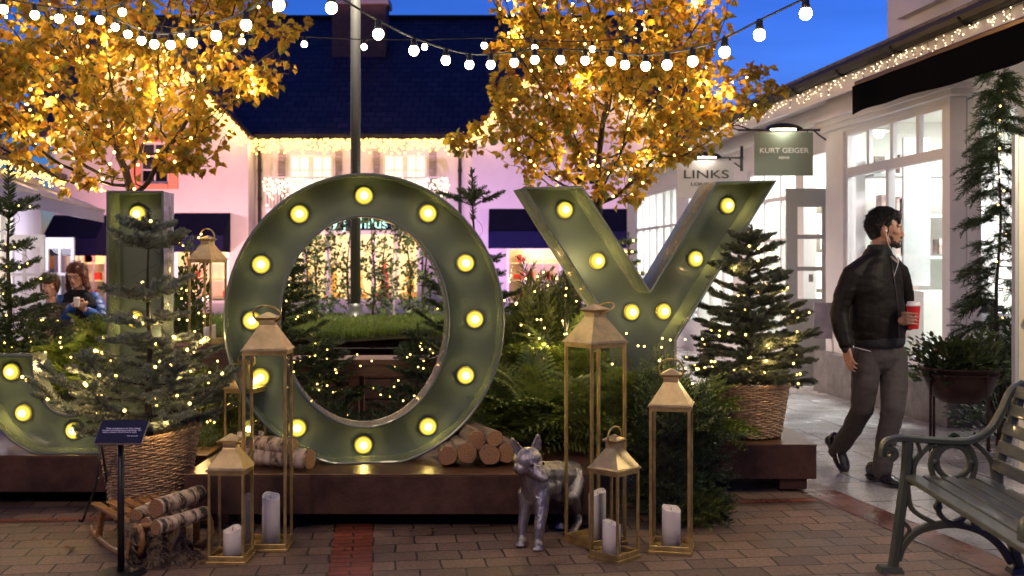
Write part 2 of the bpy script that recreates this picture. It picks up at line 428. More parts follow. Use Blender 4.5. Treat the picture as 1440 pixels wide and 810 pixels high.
# ---------------------------------------------------------------- walls with openings
def pwall(g, P, u0, u1, z0, z1, holes, t, m=0):
    """P(u, z, d) -> world; boxes of a wall t thick (d from 0 to t) round its openings"""
    us = sorted({u0, u1, *[h[0] for h in holes], *[h[1] for h in holes]}); zs = sorted({z0, z1, *[h[2] for h in holes], *[h[3] for h in holes]})
    us = [u for u in us if u0 <= u <= u1]; zs = [z for z in zs if z0 <= z <= z1]
    for i in range(len(us)-1):
        run = None
        for j in range(len(zs)):
            solid = j < len(zs)-1 and not any(h[0] <= (us[i]+us[i+1])/2 <= h[1] and h[2] <= (zs[j]+zs[j+1])/2 <= h[3] for h in holes)
            if solid and run is None: run = zs[j]
            if not solid and run is not None:
                a, b, c, d = us[i], us[i+1], run, zs[j]
                g.hexa([P(a,c,0), P(b,c,0), P(b,c,t), P(a,c,t), P(a,d,0), P(b,d,0), P(b,d,t), P(a,d,t)], m)
                run = None
def win(P, u0, u1, z0, z1, nu, nz, parent, fm, pm, fw=0.05, bw=0.03, dep=(0.03,0.09), name='window', zsplit=None, label=None):
    """window part with a frame and glazing bars; pane as sub-part"""
    g = G(); d0, d1 = dep
    def bx(a, b, c, d, e0=d0, e1=d1):
        g.hexa([P(a,c,e0), P(b,c,e0), P(b,c,e1), P(a,c,e1), P(a,d,e0), P(b,d,e0), P(b,d,e1), P(a,d,e1)])
    bx(u0, u0+fw, z0, z1); bx(u1-fw, u1, z0, z1); bx(u0+fw, u1-fw, z0, z0+fw); bx(u0+fw, u1-fw, z1-fw, z1)
    zz = zsplit if zsplit is not None else [z0+(z1-z0)*k/nz for k in range(1, nz)]
    for z in zz: bx(u0+fw, u1-fw, z-bw/2, z+bw/2, d0+0.004, d1-0.004)
    for k in range(1, nu):
        u = u0+(u1-u0)*k/nu; bx(u-bw/2, u+bw/2, z0+fw, z1-fw, d0+0.008, d1-0.008)
    f = obj(name, g, fm, parent, label=label)
    q = G(); m = (d0+d1)/2
    q.hexa([P(u0+fw,z0+fw,m-0.003), P(u1-fw,z0+fw,m-0.003), P(u1-fw,z0+fw,m+0.003), P(u0+fw,z0+fw,m+0.003),
            P(u0+fw,z1-fw,m-0.003), P(u1-fw,z1-fw,m-0.003), P(u1-fw,z1-fw,m+0.003), P(u0+fw,z1-fw,m+0.003)])
    obj('pane', q, pm, f)
    return f

# ---------------------------------------------------------------- fairy lights
def fairy(label, pts, r, mat, wire=None, wr=0.0025, group=None, loc=None, keep=100, cat='string lights', name='fairy_lights'):
    """one string of lights: a cable and its bulbs (at most 100 of them as parts, the rest as one)"""
    pts = [Vector(p) for p in pts]
    base = Vector(loc) if loc is not None else Vector(pts[0])
    t = thing(name, label, cat, base, 0, group, world=True)
    g = G()
    for wpts in (wire or []): g.tube(wpts, wr, 4, cap=False)
    if wire: obj('cable', g, M_wire, t)
    me = None
    order = sorted(pts, key=lambda p: p.y)
    for i, p in enumerate(order[:keep]):
        if me is None:
            g = G(); g.ball((0,0,0), r, 8, 6); b = obj('bulb', g, mat, t, smooth=True, off=Vector((0,0,0))); me = b.data
        else:
            b = bpy.data.objects.new('bulb', me); COL.objects.link(b); b.parent = t
        b.location = p-base
    rest = order[keep:]
    if rest:
        g = G()
        for p in rest: g.ball(p, r, 6, 4)
        o = obj('bulbs', g, mat, t, smooth=True); o['kind'] = 'stuff'
    return t
def icicles(a, b, n, drop, r, mat, label, j=0.02, wdir=None, **kw):
    """icicle lights hanging along the line a-b"""
    a = Vector(a); b = Vector(b); pts = []; wires = [[a, b]]
    for i in range(n):
        t = (i+random.random()*0.6)/n; p = a.lerp(b, t); d = drop*random.uniform(0.3, 1.0); k = random.randint(2, 5)
        q = []
        for s in range(k):
            pp = p+Vector((random.uniform(-j, j), random.uniform(-j, j), -d*(s+random.uniform(0.1,0.9))/k)); pts.append(pp); q.append(pp)
        wires.append([p]+q)
    return fairy(label, pts, r, mat, wires, wr=0.003, loc=a, **kw)
# ================================================================== MARQUEE LETTERS
def letter(name, label, C, th, outer, inner, bulbs, depth, zbot, bulbr=0.053):
    """outer / inner outlines measured on the front edge; tray open to the front with its face at the back"""
    C = Vector((C[0], C[1], 0)); tv = Vector((math.cos(th), math.sin(th), 0)); nv = Vector((math.sin(th), -math.cos(th), 0))
    root = thing(name, label, 'letter sign', (C.x, C.y, zbot), th)
    def plane(px, py, back=0.0):
        d = Vector(((px-CX)/F, 1, -(py-HY)/F)); o = Vector((0,0,CAMZ)); c = C-nv*back
        t = (c-o).dot(nv)/d.dot(nv); p = o+d*t
        return Vector(((p-c).dot(tv), p.z-zbot))
    def clip(poly):
        return [Vector((p.x, max(p.y, 0.001))) for p in poly]
    O = clip([plane(*p) for p in outer]); I = clip([plane(*p) for p in inner]) if inner else None
    def dedup(P):
        out = []
        for p in P:
            if not out or (p-out[-1]).length > 1e-4: out.append(p)
        return out
    O = dedup(O); I = dedup(I) if I else None
    def area(P): return sum(P[i].x*P[(i+1) % len(P)].y-P[(i+1) % len(P)].x*P[i].y for i in range(len(P)))
    if area(O) < 0: O.reverse()
    if I and area(I) < 0: I.reverse()
    # face (back plate) with thickness via bmesh triangle fill
    bm = bmesh.new()
    def loop(P, y): 
        vs = [bm.verts.new((p.x, y, p.y)) for p in P]
        return [bm.edges.new((vs[i], vs[(i+1) % len(vs)])) for i in range(len(vs))]
    yb = depth-0.004
    es = loop(O, yb)+(loop(I, yb) if I else [])
    bmesh.ops.triangle_fill(bm, use_beauty=True, use_dissolve=False, edges=es)
    ret = bmesh.ops.extrude_face_region(bm, geom=bm.faces[:])
    bmesh.ops.translate(bm, vec=(0,0.008,0), verts=[e for e in ret['geom'] if isinstance(e, bmesh.types.BMVert)])
    bmesh.ops.recalc_face_normals(bm, faces=bm.faces)
    me = bpy.data.meshes.new('face'); bm.to_mesh(me); bm.free(); me.materials.append(M_green)
    fo = bpy.data.objects.new('face', me); COL.objects.link(fo); fo.parent = root
    # rims: thin sheet bands with a rolled front lip
    def rim(P, sgn, nm):
        n = len(P); t = 0.007; nor = []
        for i in range(n):
            e1 = (P[i]-P[i-1]).normalized(); e2 = (P[(i+1) % n]-P[i]).normalized()
            a = Vector((e1.y, -e1.x)); b = Vector((e2.y, -e2.x)); m = (a+b)
            m = m.normalized() if m.length > 1e-3 else a
            nor.append(m*min(1.6, 1/max(0.4, m.dot(a))))
        g = G(); rings = [(0.0, 0.0), (0.0, 1), (0.004, 1.35), (0.004, -0.35), (0.0, 0.0)]
        vs = []
        prof = [(depth, 0.0), (depth, t), (0.012, t), (0.004, t+0.004), (0.0, t/2), (0.004, -0.004), (0.012, 0.0)]
        for i in range(n):
            for (y, o) in prof:
                q = P[i]+nor[i]*(o*sgn); vs.append((q.x, y, q.y))
        k = len(prof); fs = []
        for i in range(n):
            i2 = (i+1) % n
            for j in range(k):
                j2 = (j+1) % k; f = (i*k+j, i2*k+j, i2*k+j2, i*k+j2)
                fs.append(f if sgn < 0 else tuple(reversed(f)))
        g.add(vs, fs); obj(nm, g, M_greenrim, root, autosm=35)
    rim(O, -1, 'outer_rim')
    if I: rim(I, 1, 'inner_rim')
    for (px, py) in bulbs:
        p = plane(px, py, depth-0.02)
        # dished brass cup with a glowing domed lamp
        g = G(); c = (p.x, depth-0.004, p.y)
        g.lathe([(bulbr*1.0, 0.0), (bulbr*1.01, 0.007), (bulbr*0.96, 0.010), (bulbr*0.92, 0.006)], 28, c, axis=(0,-1,0))
        cup = obj('lamp_socket', g, M_cup, root, smooth=True)
        g = G(); pr = [(1.0,0.93,0.004),(0.85,0.93,0.011),(0.6,0.85,0.018),(0.3,0.68,0.024),(0.0,0.46,0.029),(0.0,0.24,0.032)]
        vs = []; n = 24; fs = []; ms = []
        for (_, r_, y_) in pr:
            for j in range(n): an = 2*math.pi*j/n; vs.append((p.x+bulbr*r_*math.cos(an), c[1]-y_, p.y+bulbr*r_*math.sin(an)))
        for i, mi in enumerate((2,2,1,1,0)):
            for j in range(n): g.add([], [], 0); fs.append((i*n+j, i*n+(j+1) % n, (i+1)*n+(j+1) % n, (i+1)*n+j)); ms.append(mi)
        g.v = vs; g.f = fs+[tuple(5*n+j for j in range(n))]; g.m = ms+[0]
        obj('lens', g, [M_b1, M_b2, M_b3], cup, smooth=True)
        g = G(); g.ball((p.x, depth-0.004-0.040, p.y), bulbr*0.27, 14, 10)
        obj('bulb', g, M_bulb, cup, smooth=True)
    return root
def ell(cx, cy, rx, ry, a0, a1, n, flat=1.0): return [(cx+rx*math.cos(R(a0+(a1-a0)*i/n)), cy-ry*math.sin(R(a0+(a1-a0)*i/n))) for i in range(n+1)]
PT = 0.300   # plinth top
letter('marquee_letter', 'big green letter O with a ring of twelve glowing yellow bulbs', ((511-CX)/F*5.95, 5.95), R(10),
    ell(512, 451, 197, 207, 0, 357, 120), ell(512, 452, 118.5, 148, 0, 356, 90),
    [(512,275),(602,300),(655,370),(668,449),(655,528),(602,600),(511,626),(418,602),(366,531),(354,451),(367,372),(421,301)], 0.22, PT)
J = [(150,269),(229,269),(229,515)]+ell(97, 515, 132, 133, 0, -180, 44)+[(-35,500),(45,500)]+ell(97.5, 515, 52.5, 70, 180, 360, 30)
letter('marquee_letter', 'tall green letter J with glowing bulbs behind the blue-grey fir', ((190-CX)/F*6.25, 6.25), R(0),
    J, None, [(193,301),(189,449),(15,523),(32,581),(103,606),(170,585)], 0.20, PT, 0.052)
letter('marquee_letter', 'green letter Y with glowing bulbs rising out of the ferns', ((912-CX)/F*6.75, 6.75), R(16),
    [(737,264),(819,262),(915,410),(1008,256),(1092,254),(951,478),(951,640),(877,640),(877,486)], None,
    [(795,295),(841,367),(889,439),(934,438),(979,364),(1024,289)], 0.24, PT, 0.055)

# ================================================================== PLINTHS
def plinth(label, x0, x1, y0, y1, feet):
    c = Vector(((x0+x1)/2, (y0+y1)/2, 0)); t = thing('plinth', label, 'plinth', c, 0, 'rusty steel plinths under the letters', world=True)
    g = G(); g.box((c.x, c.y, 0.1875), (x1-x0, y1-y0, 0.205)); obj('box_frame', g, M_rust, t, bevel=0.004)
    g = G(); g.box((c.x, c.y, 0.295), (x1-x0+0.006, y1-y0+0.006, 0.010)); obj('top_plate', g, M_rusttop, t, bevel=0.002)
    for (fx, fy) in feet:
        g = G(); g.box((fx, fy, 0.05), (0.17, 0.17, 0.07)); g.lathe([(0.03,0.002),(0.03,0.018)], 12, (fx,fy,0)); obj('foot', g, M_rust, t, bevel=0.003)
plinth('long rusty plinth under the letter J', -4.6, -1.78, 6.22, 7.5, [(-4.4,6.35),(-3.2,6.35),(-1.95,6.35),(-4.4,7.35),(-1.95,7.35)])
plinth('rusty plinth in front under the letter O', -1.74, 0.55, 5.66, 6.95, [(-1.6,5.8),(0.42,5.8),(-1.6,6.8),(0.42,6.8)])
plinth('rusty plinth carrying the letter Y and a basket', 0.585, 1.885, 6.60, 7.6, [(1.75,6.72),(0.7,6.72),(1.75,7.45),(0.7,7.45)])

# ================================================================== LANTERNS AND CANDLES
def lantern(w, ze, label, cat='lantern', ring=60, group='brass lanterns with glass sides'):
    """local build, origin at the centre of the foot"""
    t = thing('lantern', label, cat, (0,0,0), 0, group); h = w/2; p = 0.0145 if ze > 0.6 else 0.012
    g = G()
    g.box((0,0,0.008), (w+0.012, w+0.012, 0.016)); 
    for s in (-1, 1):
        g.box((0, s*(h-p/2), 0.028), (w, p, 0.024)); g.box((s*(h-p/2), 0, 0.028), (p, w-2*p, 0.024))
    obj('base', g, M_brass, t, bevel=0.002)
    for sx_ in (-1, 1):
        for sy in (-1, 1):
            g = G(); g.box((sx_*(h-p/2), sy*(h-p/2), (0.04+ze-0.02)/2), (p, p, ze-0.06)); obj('post', g, M_brass, t, bevel=0.0015)
    g = G()
    for s in (-1, 1):
        g.box((0, s*(h-p/2), ze-0.011), (w, p, 0.02)); g.box((s*(h-p/2), 0, ze-0.011), (p, w-2*p, 0.02))
    obj('top_frame', g, M_brass, t, bevel=0.0015)
    g = G()
    for (dx, dy, rx, ry) in ((0,-1,1,0), (0,1,1,0), (-1,0,0,1), (1,0,0,1)):
        g.box((dx*(h-p/2), dy*(h-p/2), (0.04+ze-0.02)/2), (abs(rx)*(w-2*p)+abs(dx)*0.002, abs(ry)*(w-2*p)+abs(dy)*0.002, ze-0.06-0.004))
    obj('glass', g, M_glass, t)
    # hipped roof, flared at the eaves
    g = G(); rh = w*0.56; prof = [(h+0.007, ze), (h+0.007, ze+0.006), (h*0.99, ze+0.013), (h*0.37, ze+rh), (h*0.35, ze+rh+0.004)]
    vs = [(sx_*r, sy*r, z) for r, z in prof for sx_, sy in ((-1,-1),(1,-1),(1,1),(-1,1))]; fs = [(3,2,1,0)]
    for i in range(len(prof)-1):
        for j in range(4): fs.append((i*4+j, i*4+(j+1) % 4, (i+1)*4+(j+1) % 4, (i+1)*4+j))
    k = (len(prof)-1)*4; fs.append((k,k+1,k+2,k+3)); g.add(vs, fs); roof = obj('roof', g, M_brassroof, t)
    zt = ze+rh+0.004
    g = G(); g.box((0,0,zt+0.012), (h*0.72, h*0.72, 0.024)); 
    zc = zt+0.024
    g.add([(sx_*r, sy*r, z) for r, z in ((h*0.36, zc), (h*0.50, zc+0.012), (h*0.50, zc+0.016), (h*0.16, zc+0.034), (h*0.05, zc+0.040)) for sx_, sy in ((-1,-1),(1,-1),(1,1),(-1,1))],
          [(3,2,1,0)]+[(i*4+j, i*4+(j+1) % 4, (i+1)*4+(j+1) % 4, (i+1)*4+j) for i in range(4) for j in range(4)]+[(16,17,18,19)])
    obj('chimney', g, M_brassroof, roof, bevel=0.001)
    # ring handle hinged on the chimney sides
    g = G(); a = R(ring); rr = w*0.31; pts = []
    for i in range(25):
        an = R(-60+300*i/24); x = rr*math.cos(an); zz = rr*0.88*(math.sin(an)+0.85)
        pts.append((x, -zz*math.cos(a), zt+0.014+zz*math.sin(a)))
    g.tube(pts, 0.0052, 6); obj('handle', g, M_brass, t, smooth=True)
    return t
def place(t, x, y, z=0.0, rz=0.0): t.location = (x, y, z); t.rotation_euler = (0,0,rz); return t
place(lantern(0.215, 0.985, 'tallest brass lantern left of the letter O, its ring fallen aside', ring=50), (377-CX)/F*5.33, 5.33, 0, R(3))
place(lantern(0.172, 0.440, 'small brass lantern by the birch logs on the sled', ring=18), (325-CX)/F*5.09, 5.09, 0, R(-2))
place(lantern(0.172, 0.415, 'small brass lantern standing up on the plinth behind the tallest one', ring=105), (347-CX)/F*6.05, 6.02, PT, R(-14))
place(lantern(0.225, 1.015, 'tall brass lantern beside the silver fox, seen corner-on', ring=150), (837-CX)/F*5.42, 5.42, 0, R(-56))
place(lantern(0.172, 0.430, 'small brass lantern turned corner-on in front of the tall one', ring=88), (864-CX)/F*5.13, 5.13, 0, R(47))
place(lantern(0.200, 0.715, 'middle-height brass lantern in front of the dark green bush', ring=80), (944-CX)/F*5.28, 5.28, 0, R(-13))
place(lantern(0.200, 0.62, 'distant brass lantern behind the letters, between J and O', ring=85), (292-CX)/F*7.9, 7.9, 0.83, R(-20))
def candle(x, y, z, r, h, label):
    t = thing('candle', label, 'candle', (x, y, z), random.uniform(0, 6), 'white pillar candles in the lanterns')
    g = G(); n = 28; vs = []; fs = []
    prof = [(r, 0.0), (r, 0.5), (r, 1.0), (r*0.94, 1.02), (r*0.84, 0.99), (r*0.6, 0.955), (r*0.1, 0.95)]
    for i, (rr, zz) in enumerate(prof):
        for j in range(n):
            a = 2*math.pi*j/n; tilt = 0.012*math.cos(a)+0.003*math.sin(3*a)
            vs.append((rr*math.cos(a), rr*math.sin(a), h*zz+(tilt if zz > 0.6 else 0)))
    for i in range(len(prof)-1):
        for j in range(n): fs.append((i*n+j, i*n+(j+1) % n, (i+1)*n+(j+1) % n, (i+1)*n+j))
    fs.append(tuple(reversed(range(n)))); fs.append(tuple((len(prof)-1)*n+j for j in range(n)))
    g.add(vs, fs); obj('wax', g, M_wax, t, smooth=True)
    g = G(); g.tube([(0,0,h*0.94),(0.001,0,h*0.94+0.012),(0.003,0.001,h*0.94+0.018)], 0.0012, 5); obj('wick', g, M_black, t)
candle((381-CX)/F*5.33, 5.33, 0.017, 0.044, 0.235, 'tall white candle in the tallest lantern')
candle((327-CX)/F*5.09, 5.09, 0.017, 0.043, 0.13, 'short white candle in the lantern by the sled')
candle((345-CX)/F*6.03, 6.03, PT+0.017, 0.045, 0.14, 'white candle in the lantern standing on the plinth')
candle((840-CX)/F*5.42, 5.42, 0.017, 0.044, 0.235, 'tall white candle in the lantern beside the silver fox')
candle((860-CX)/F*5.12, 5.12, 0.017, 0.044, 0.155, 'white candle in the small corner-on lantern')
candle((944-CX)/F*5.28, 5.28, 0.017, 0.046, 0.185, 'white candle in the middle-height lantern before the bush')
candle((295-CX)/F*7.9, 7.9, 0.848, 0.044, 0.11, 'white candle in the distant lantern between J and O')
# the timber block that the distant lantern stands on
t = thing('timber_block', 'old timber block under the distant lantern', 'timber block', ((292-CX)/F*7.9, 7.95, 0), 0)
g = G()
for k in range(4): g.box((0,0,0.105+0.208*k), (0.62, 0.42, 0.2))
obj('beam', g, M_timber, t, bevel=0.01)

# ================================================================== LOGS
def wood_end():
    m = bpy.data.materials.new('log_end'); nt, N, L = nodes(m); b = N['Principled BSDF']
    tc = N.new('ShaderNodeTexCoord'); sp = N.new('ShaderNodeVectorMath'); sp.operation = 'MULTIPLY'; sp.inputs[1].default_value = (1,0,1)
    L.new(tc.outputs['Object'], sp.inputs[0]); ln = N.new('ShaderNodeVectorMath'); ln.operation = 'LENGTH'; L.new(sp.outputs[0], ln.inputs[0])
    n = N.new('ShaderNodeTexNoise'); n.inputs['Scale'].default_value = 26; n.inputs['Detail'].default_value = 6; L.new(tc.outputs['Object'], n.inputs['Vector'])
    ma = N.new('ShaderNodeMath'); ma.operation = 'MULTIPLY_ADD'; ma.inputs[1].default_value = 0.05; L.new(n.outputs['Fac'], ma.inputs[0]); L.new(ln.outputs['Value'], ma.inputs[2])
    m2 = N.new('ShaderNodeMath'); m2.operation = 'MULTIPLY'; m2.inputs[1].default_value = 520; L.new(ma.outputs[0], m2.inputs[0])
    si = N.new('ShaderNodeMath'); si.operation = 'SINE'; L.new(m2.outputs[0], si.inputs[0])
    r = N.new('ShaderNodeValToRGB'); r.color_ramp.elements[0].color = (0.24,0.12,0.055,1); r.color_ramp.elements[1].color = (0.38,0.21,0.10,1)
    mr = N.new('ShaderNodeMapRange'); mr.inputs['From Min'].default_value = -1; L.new(si.outputs[0], mr.inputs['Value']); L.new(mr.outputs[0], r.inputs['Fac'])
    L.new(r.outputs[0], b.inputs['Base Color']); b.inputs['Roughness'].default_value = 0.8
    return m
M_end = wood_end()
M_logbark = pmat('log_bark', (0.13,0.085,0.055), 0.9, col2=(0.30,0.22,0.16), vscale=9, stretch=(1,0.35,1), bump=0.7, bscale=30)
def birch():
    m = bpy.data.materials.new('birch_bark'); nt, N, L = nodes(m); b = N['Principled BSDF']
    tc = N.new('ShaderNodeTexCoord'); mp = N.new('ShaderNodeMapping'); mp.inputs['Scale'].default_value = (1.0,3.2,1.0); L.new(tc.outputs['Object'], mp.inputs[0])
    n = N.new('ShaderNodeTexNoise'); n.inputs['Scale'].default_value = 6.5; n.inputs['Detail'].default_value = 7; n.inputs['Roughness'].default_value = 0.75; L.new(mp.outputs[0], n.inputs['Vector'])
    r = N.new('ShaderNodeValToRGB'); e = r.color_ramp.elements; e[0].position = 0.42; e[0].color = (0.02,0.017,0.013,1); e[1].position = 0.50; e[1].color = (0.50,0.37,0.25,1)
    x = r.color_ramp.elements.new(0.62); x.color = (0.66,0.54,0.43,1)
    L.new(n.outputs['Fac'], r.inputs['Fac']); L.new(r.outputs[0], b.inputs['Base Color']); b.inputs['Roughness'].default_value = 0.65
    mp2 = N.new('ShaderNodeMapping'); mp2.inputs['Scale'].default_value = (1,14,1); L.new(tc.outputs['Object'], mp2.inputs[0])
    n2 = N.new('ShaderNodeTexNoise'); n2.inputs['Scale'].default_value = 9; n2.inputs['Detail'].default_value = 6; L.new(mp2.outputs[0], n2.inputs['Vector'])
    bp = N.new('ShaderNodeBump'); bp.inputs['Strength'].default_value = 0.5; bp.inputs['Distance'].default_value = 0.006; L.new(n2.outputs['Fac'], bp.inputs['Height']); L.new(bp.outputs[0], b.inputs['Normal'])
    return m
M_birch = birch()
def log(a, b, r, bark, label, group, name='firewood_log'):
    """log from its front end a to its far end b; one mesh with bark and sawn ends"""
    a = Vector(a); b = Vector(b); ln = (b-a).length; t = thing(name, label, 'log', a, 0, group)
    q = Vector((0,1,0)).rotation_difference((b-a).normalized()); t.rotation_mode = 'QUATERNION'; t.rotation_quaternion = q @ Quaternion((0,1,0), random.uniform(0,6))
    n = 26; ks = 9; vs = []; fs = []; ph = [random.uniform(0,6) for _ in range(4)]
    def rad(an, k): return r*(1+0.05*math.sin(2*an+ph[0]+k*0.2)+0.035*math.sin(5*an+ph[1]+k*0.5)+0.02*math.sin(9*an+ph[2])+0.02*math.sin(k*1.7+ph[3]))
    for k in range(ks):
        for j in range(n):
            an = 2*math.pi*j/n; rr = rad(an, k); vs.append((rr*math.cos(an), ln*k/(ks-1), rr*math.sin(an)))
    for k in range(ks-1):
        for j in range(n): fs.append((k*n+j, k*n+(j+1) % n, (k+1)*n+(j+1) % n, (k+1)*n+j))
    g = G(); g.add(vs, [tuple(reversed(f)) for f in fs]); obj('bark', g, bark, t, smooth=True)
    for k, s in ((0, -0.003), (ks-1, 0.003)):
        rr = [rad(2*math.pi*j/n, k)*0.93 for j in range(n)]
        y = ln*k/(ks-1); g = G()
        v = [(rr[j]*math.cos(2*math.pi*j/n), y+s, rr[j]*math.sin(2*math.pi*j/n)) for j in range(n)]+[(rr[j]*1.075*math.cos(2*math.pi*j/n), y-s, rr[j]*1.075*math.sin(2*math.pi*j/n)) for j in range(n)]
        f = [tuple(range(n))]+[(j, (j+1) % n, n+(j+1) % n, n+j) for j in range(n)]
        g.add(v, f); obj('sawn_end', g, M_end, t)
    return t
def lp(px, py, Y): return W(px, py, Y)
gl = 'cut logs stacked on the plinth right of the letter O'
for (px, py, rr, Y, ln, lab, dx) in ((630,641,13.5,5.83,0.30,'sawn log lying loose nearest the letter O',0.0), (657,637,15,5.83,0.34,'second sawn log from the letter O, bottom row',-0.10), (689,640,14.5,5.83,0.33,'third sawn log from the letter O, split-edged, bottom row',-0.05),
        (713,637,13.5,5.86,0.3,'sawn log at the right end of the bottom row behind the fox',-0.04), (671,619,12.5,5.86,0.34,'sawn log on top of the stack, nearer the letter O',-0.10), (696,617,12,5.86,0.34,'sawn log on top of the stack, nearer the fox',-0.14)):
    p = W(px, py, Y); r = rr/F*Y; p.z = max(p.z, PT+r+0.001) if py > 630 else p.z
    log(p, p+Vector((dx, ln, 0)), r, M_logbark, lab, gl)
gl = 'birch logs on the plinth left of the letter O'
p = W(412, 640, 5.80); log(W(411,634,5.79)+Vector((0,0,0.022)), W(344,628,5.93)+Vector((0,0,0.02)), 0.048, M_birch, 'upper birch log behind the tallest lantern', gl)
q = W(436, 650, 5.77); q.z = PT+0.057; q2 = W(352, 652, 5.90); q2.z = PT+0.056
log(q, q2, 0.056, M_birch, 'lower birch log whose sawn end shows right of the tallest lantern', gl)
q = W(418, 650, 5.92); q.z = PT+0.05; q2 = W(348, 645, 6.0); q2.z = PT+0.05

# ================================================================== SLED with logs and throw
def sled():
    c = Vector((-1.80, 5.30, 0)); ax = Vector((0.61,-0.79,0)).normalized(); sd = Vector((-ax.y, ax.x, 0))
    t = thing('wooden_sled', 'old varnished wooden sled carrying birch logs', 'sled', c, 0, world=True)
    def P(a, s, z): return c+ax*a+sd*s+Vector((0,0,z*0.70))
    for s in (-0.165, 0.165):
        pts = [P(-0.40, s, 0.075)]+[P(-0.36+0.09*i, s, 0.018+0.0035*(i-3.0)**2*0.9) for i in range(7)]+[P(0.29, s, 0.075), P(0.355, s, 0.13), P(0.385, s, 0.195), P(0.375, s, 0.25), P(0.34, s, 0.285)]
        g = G(); 
        for i in range(len(pts)-1): pass
        g.tube(pts, 0.02, 8, flat=(sd, 0.62)); obj('runner', g, M_wood, t, smooth=True)
        for a in (-0.27, 0.20):
            g = G(); g.beam(P(a-0.01, s, 0.03), P(a+0.02, s*0.93, 0.235), 0.032, 0.02); obj('upright', g, M_wood, t, bevel=0.003)
    for a in (-0.25, 0.22):
        g = G(); g.beam(P(a, -0.17, 0.232), P(a, 0.17, 0.232), 0.03, 0.022); obj('crossbar', g, M_wood, t, bevel=0.003)
    for k in range(5):
        s = -0.15+0.075*k; g = G(); g.beam(P(-0.38, s, 0.254), P(0.30, s, 0.254), 0.045, 0.014); obj('slat', g, M_wood, t, bevel=0.003)
    g = G(); g.tube([P(0.34,-0.165,0.285), P(0.352,0,0.288), P(0.34,0.165,0.285)], 0.013, 8); obj('front_bar', g, M_wood, t, smooth=True)
    gl = 'birch logs lying on the sled'
    def lg(x0, y0, Ya, x1, y1, Yb, r, lab): log(W(x0,y0,Ya), W(x1,y1,Yb), r, M_birch, lab, gl, 'birch_log')
    lg(190,725,5.10, 226,708,5.36, 0.030, 'thin birch log at the back of the sled load')
    lg(205,737,4.97, 262,722,5.22, 0.030, 'birch log in the middle of the sled, under the big one')
    lg(219,715,4.94, 281,694,5.20, 0.044, 'fat birch log with a dark end on top of the sled load')
    lg(219,742,4.80, 288,721,5.06, 0.034, 'birch log with a ragged end, lowest at the front of the sled')
    # tattered brown throw hanging over the front
    M_fur = pmat('frayed_throw', (0.12,0.085,0.055), 0.95, var=0.45, vscale=22, bump=0.9, bscale=60)
    g = G(); nu, nv_ = 26, 20; vs = []
    for i in range(nu):
        for j in range(nv_):
            u = i/(nu-1); v = j/(nv_-1)
            off = 0.035*math.sin(u*17+v*2)+0.02*math.sin(u*41+3*v)+0.012*math.sin(v*19+u*7)
            a = 0.315+0.05*v+off; s = -0.19+0.30*u+0.02*math.sin(v*6+u*9)*v; zz = 0.275-0.262*v*(0.86+0.14*math.sin(u*13))
            if v < 0.12: a -= (0.12-v)*1.1
            vs.append(P(a, s-0.03, max(zz, 0.012)))
    n0 = len(vs); vs2 = [v-ax*0.008 for v in vs]
    fs = [(i*nv_+j, (i+1)*nv_+j, (i+1)*nv_+j+1, i*nv_+j+1) for i in range(nu-1) for j in range(nv_-1)]
    g.add(vs+vs2, fs+[tuple(n0+k for k in reversed(f)) for f in fs])
    tt = thing('throw', 'tattered brown throw hanging off the front of the sled', 'throw', c+ax*0.34, 0, world=True)
    obj('cloth', g, M_fur, tt, smooth=True)
    g = G()
    for k in range(420):
        i = random.randrange(nu); j = random.choice([nv_-1, random.randrange(3, nv_)]); p = vs[i*nv_+j]
        d = Vector((random.uniform(-0.03,0.03)+0.012, random.uniform(-0.03,0.0), random.uniform(-0.035,0.0)))
        e = p+d; e.z = max(e.z, 0.004); mid = (p+e)/2+Vector((random.uniform(-.006,.006),)*3); mid.z = max(mid.z, 0.006)
        g.tube([p, mid, e], [0.0022,0.0016,0.0006], 3)
    obj('fringe', g, pmat('throw_fringe', (0.20,0.145,0.095), 0.95), tt)
sled()

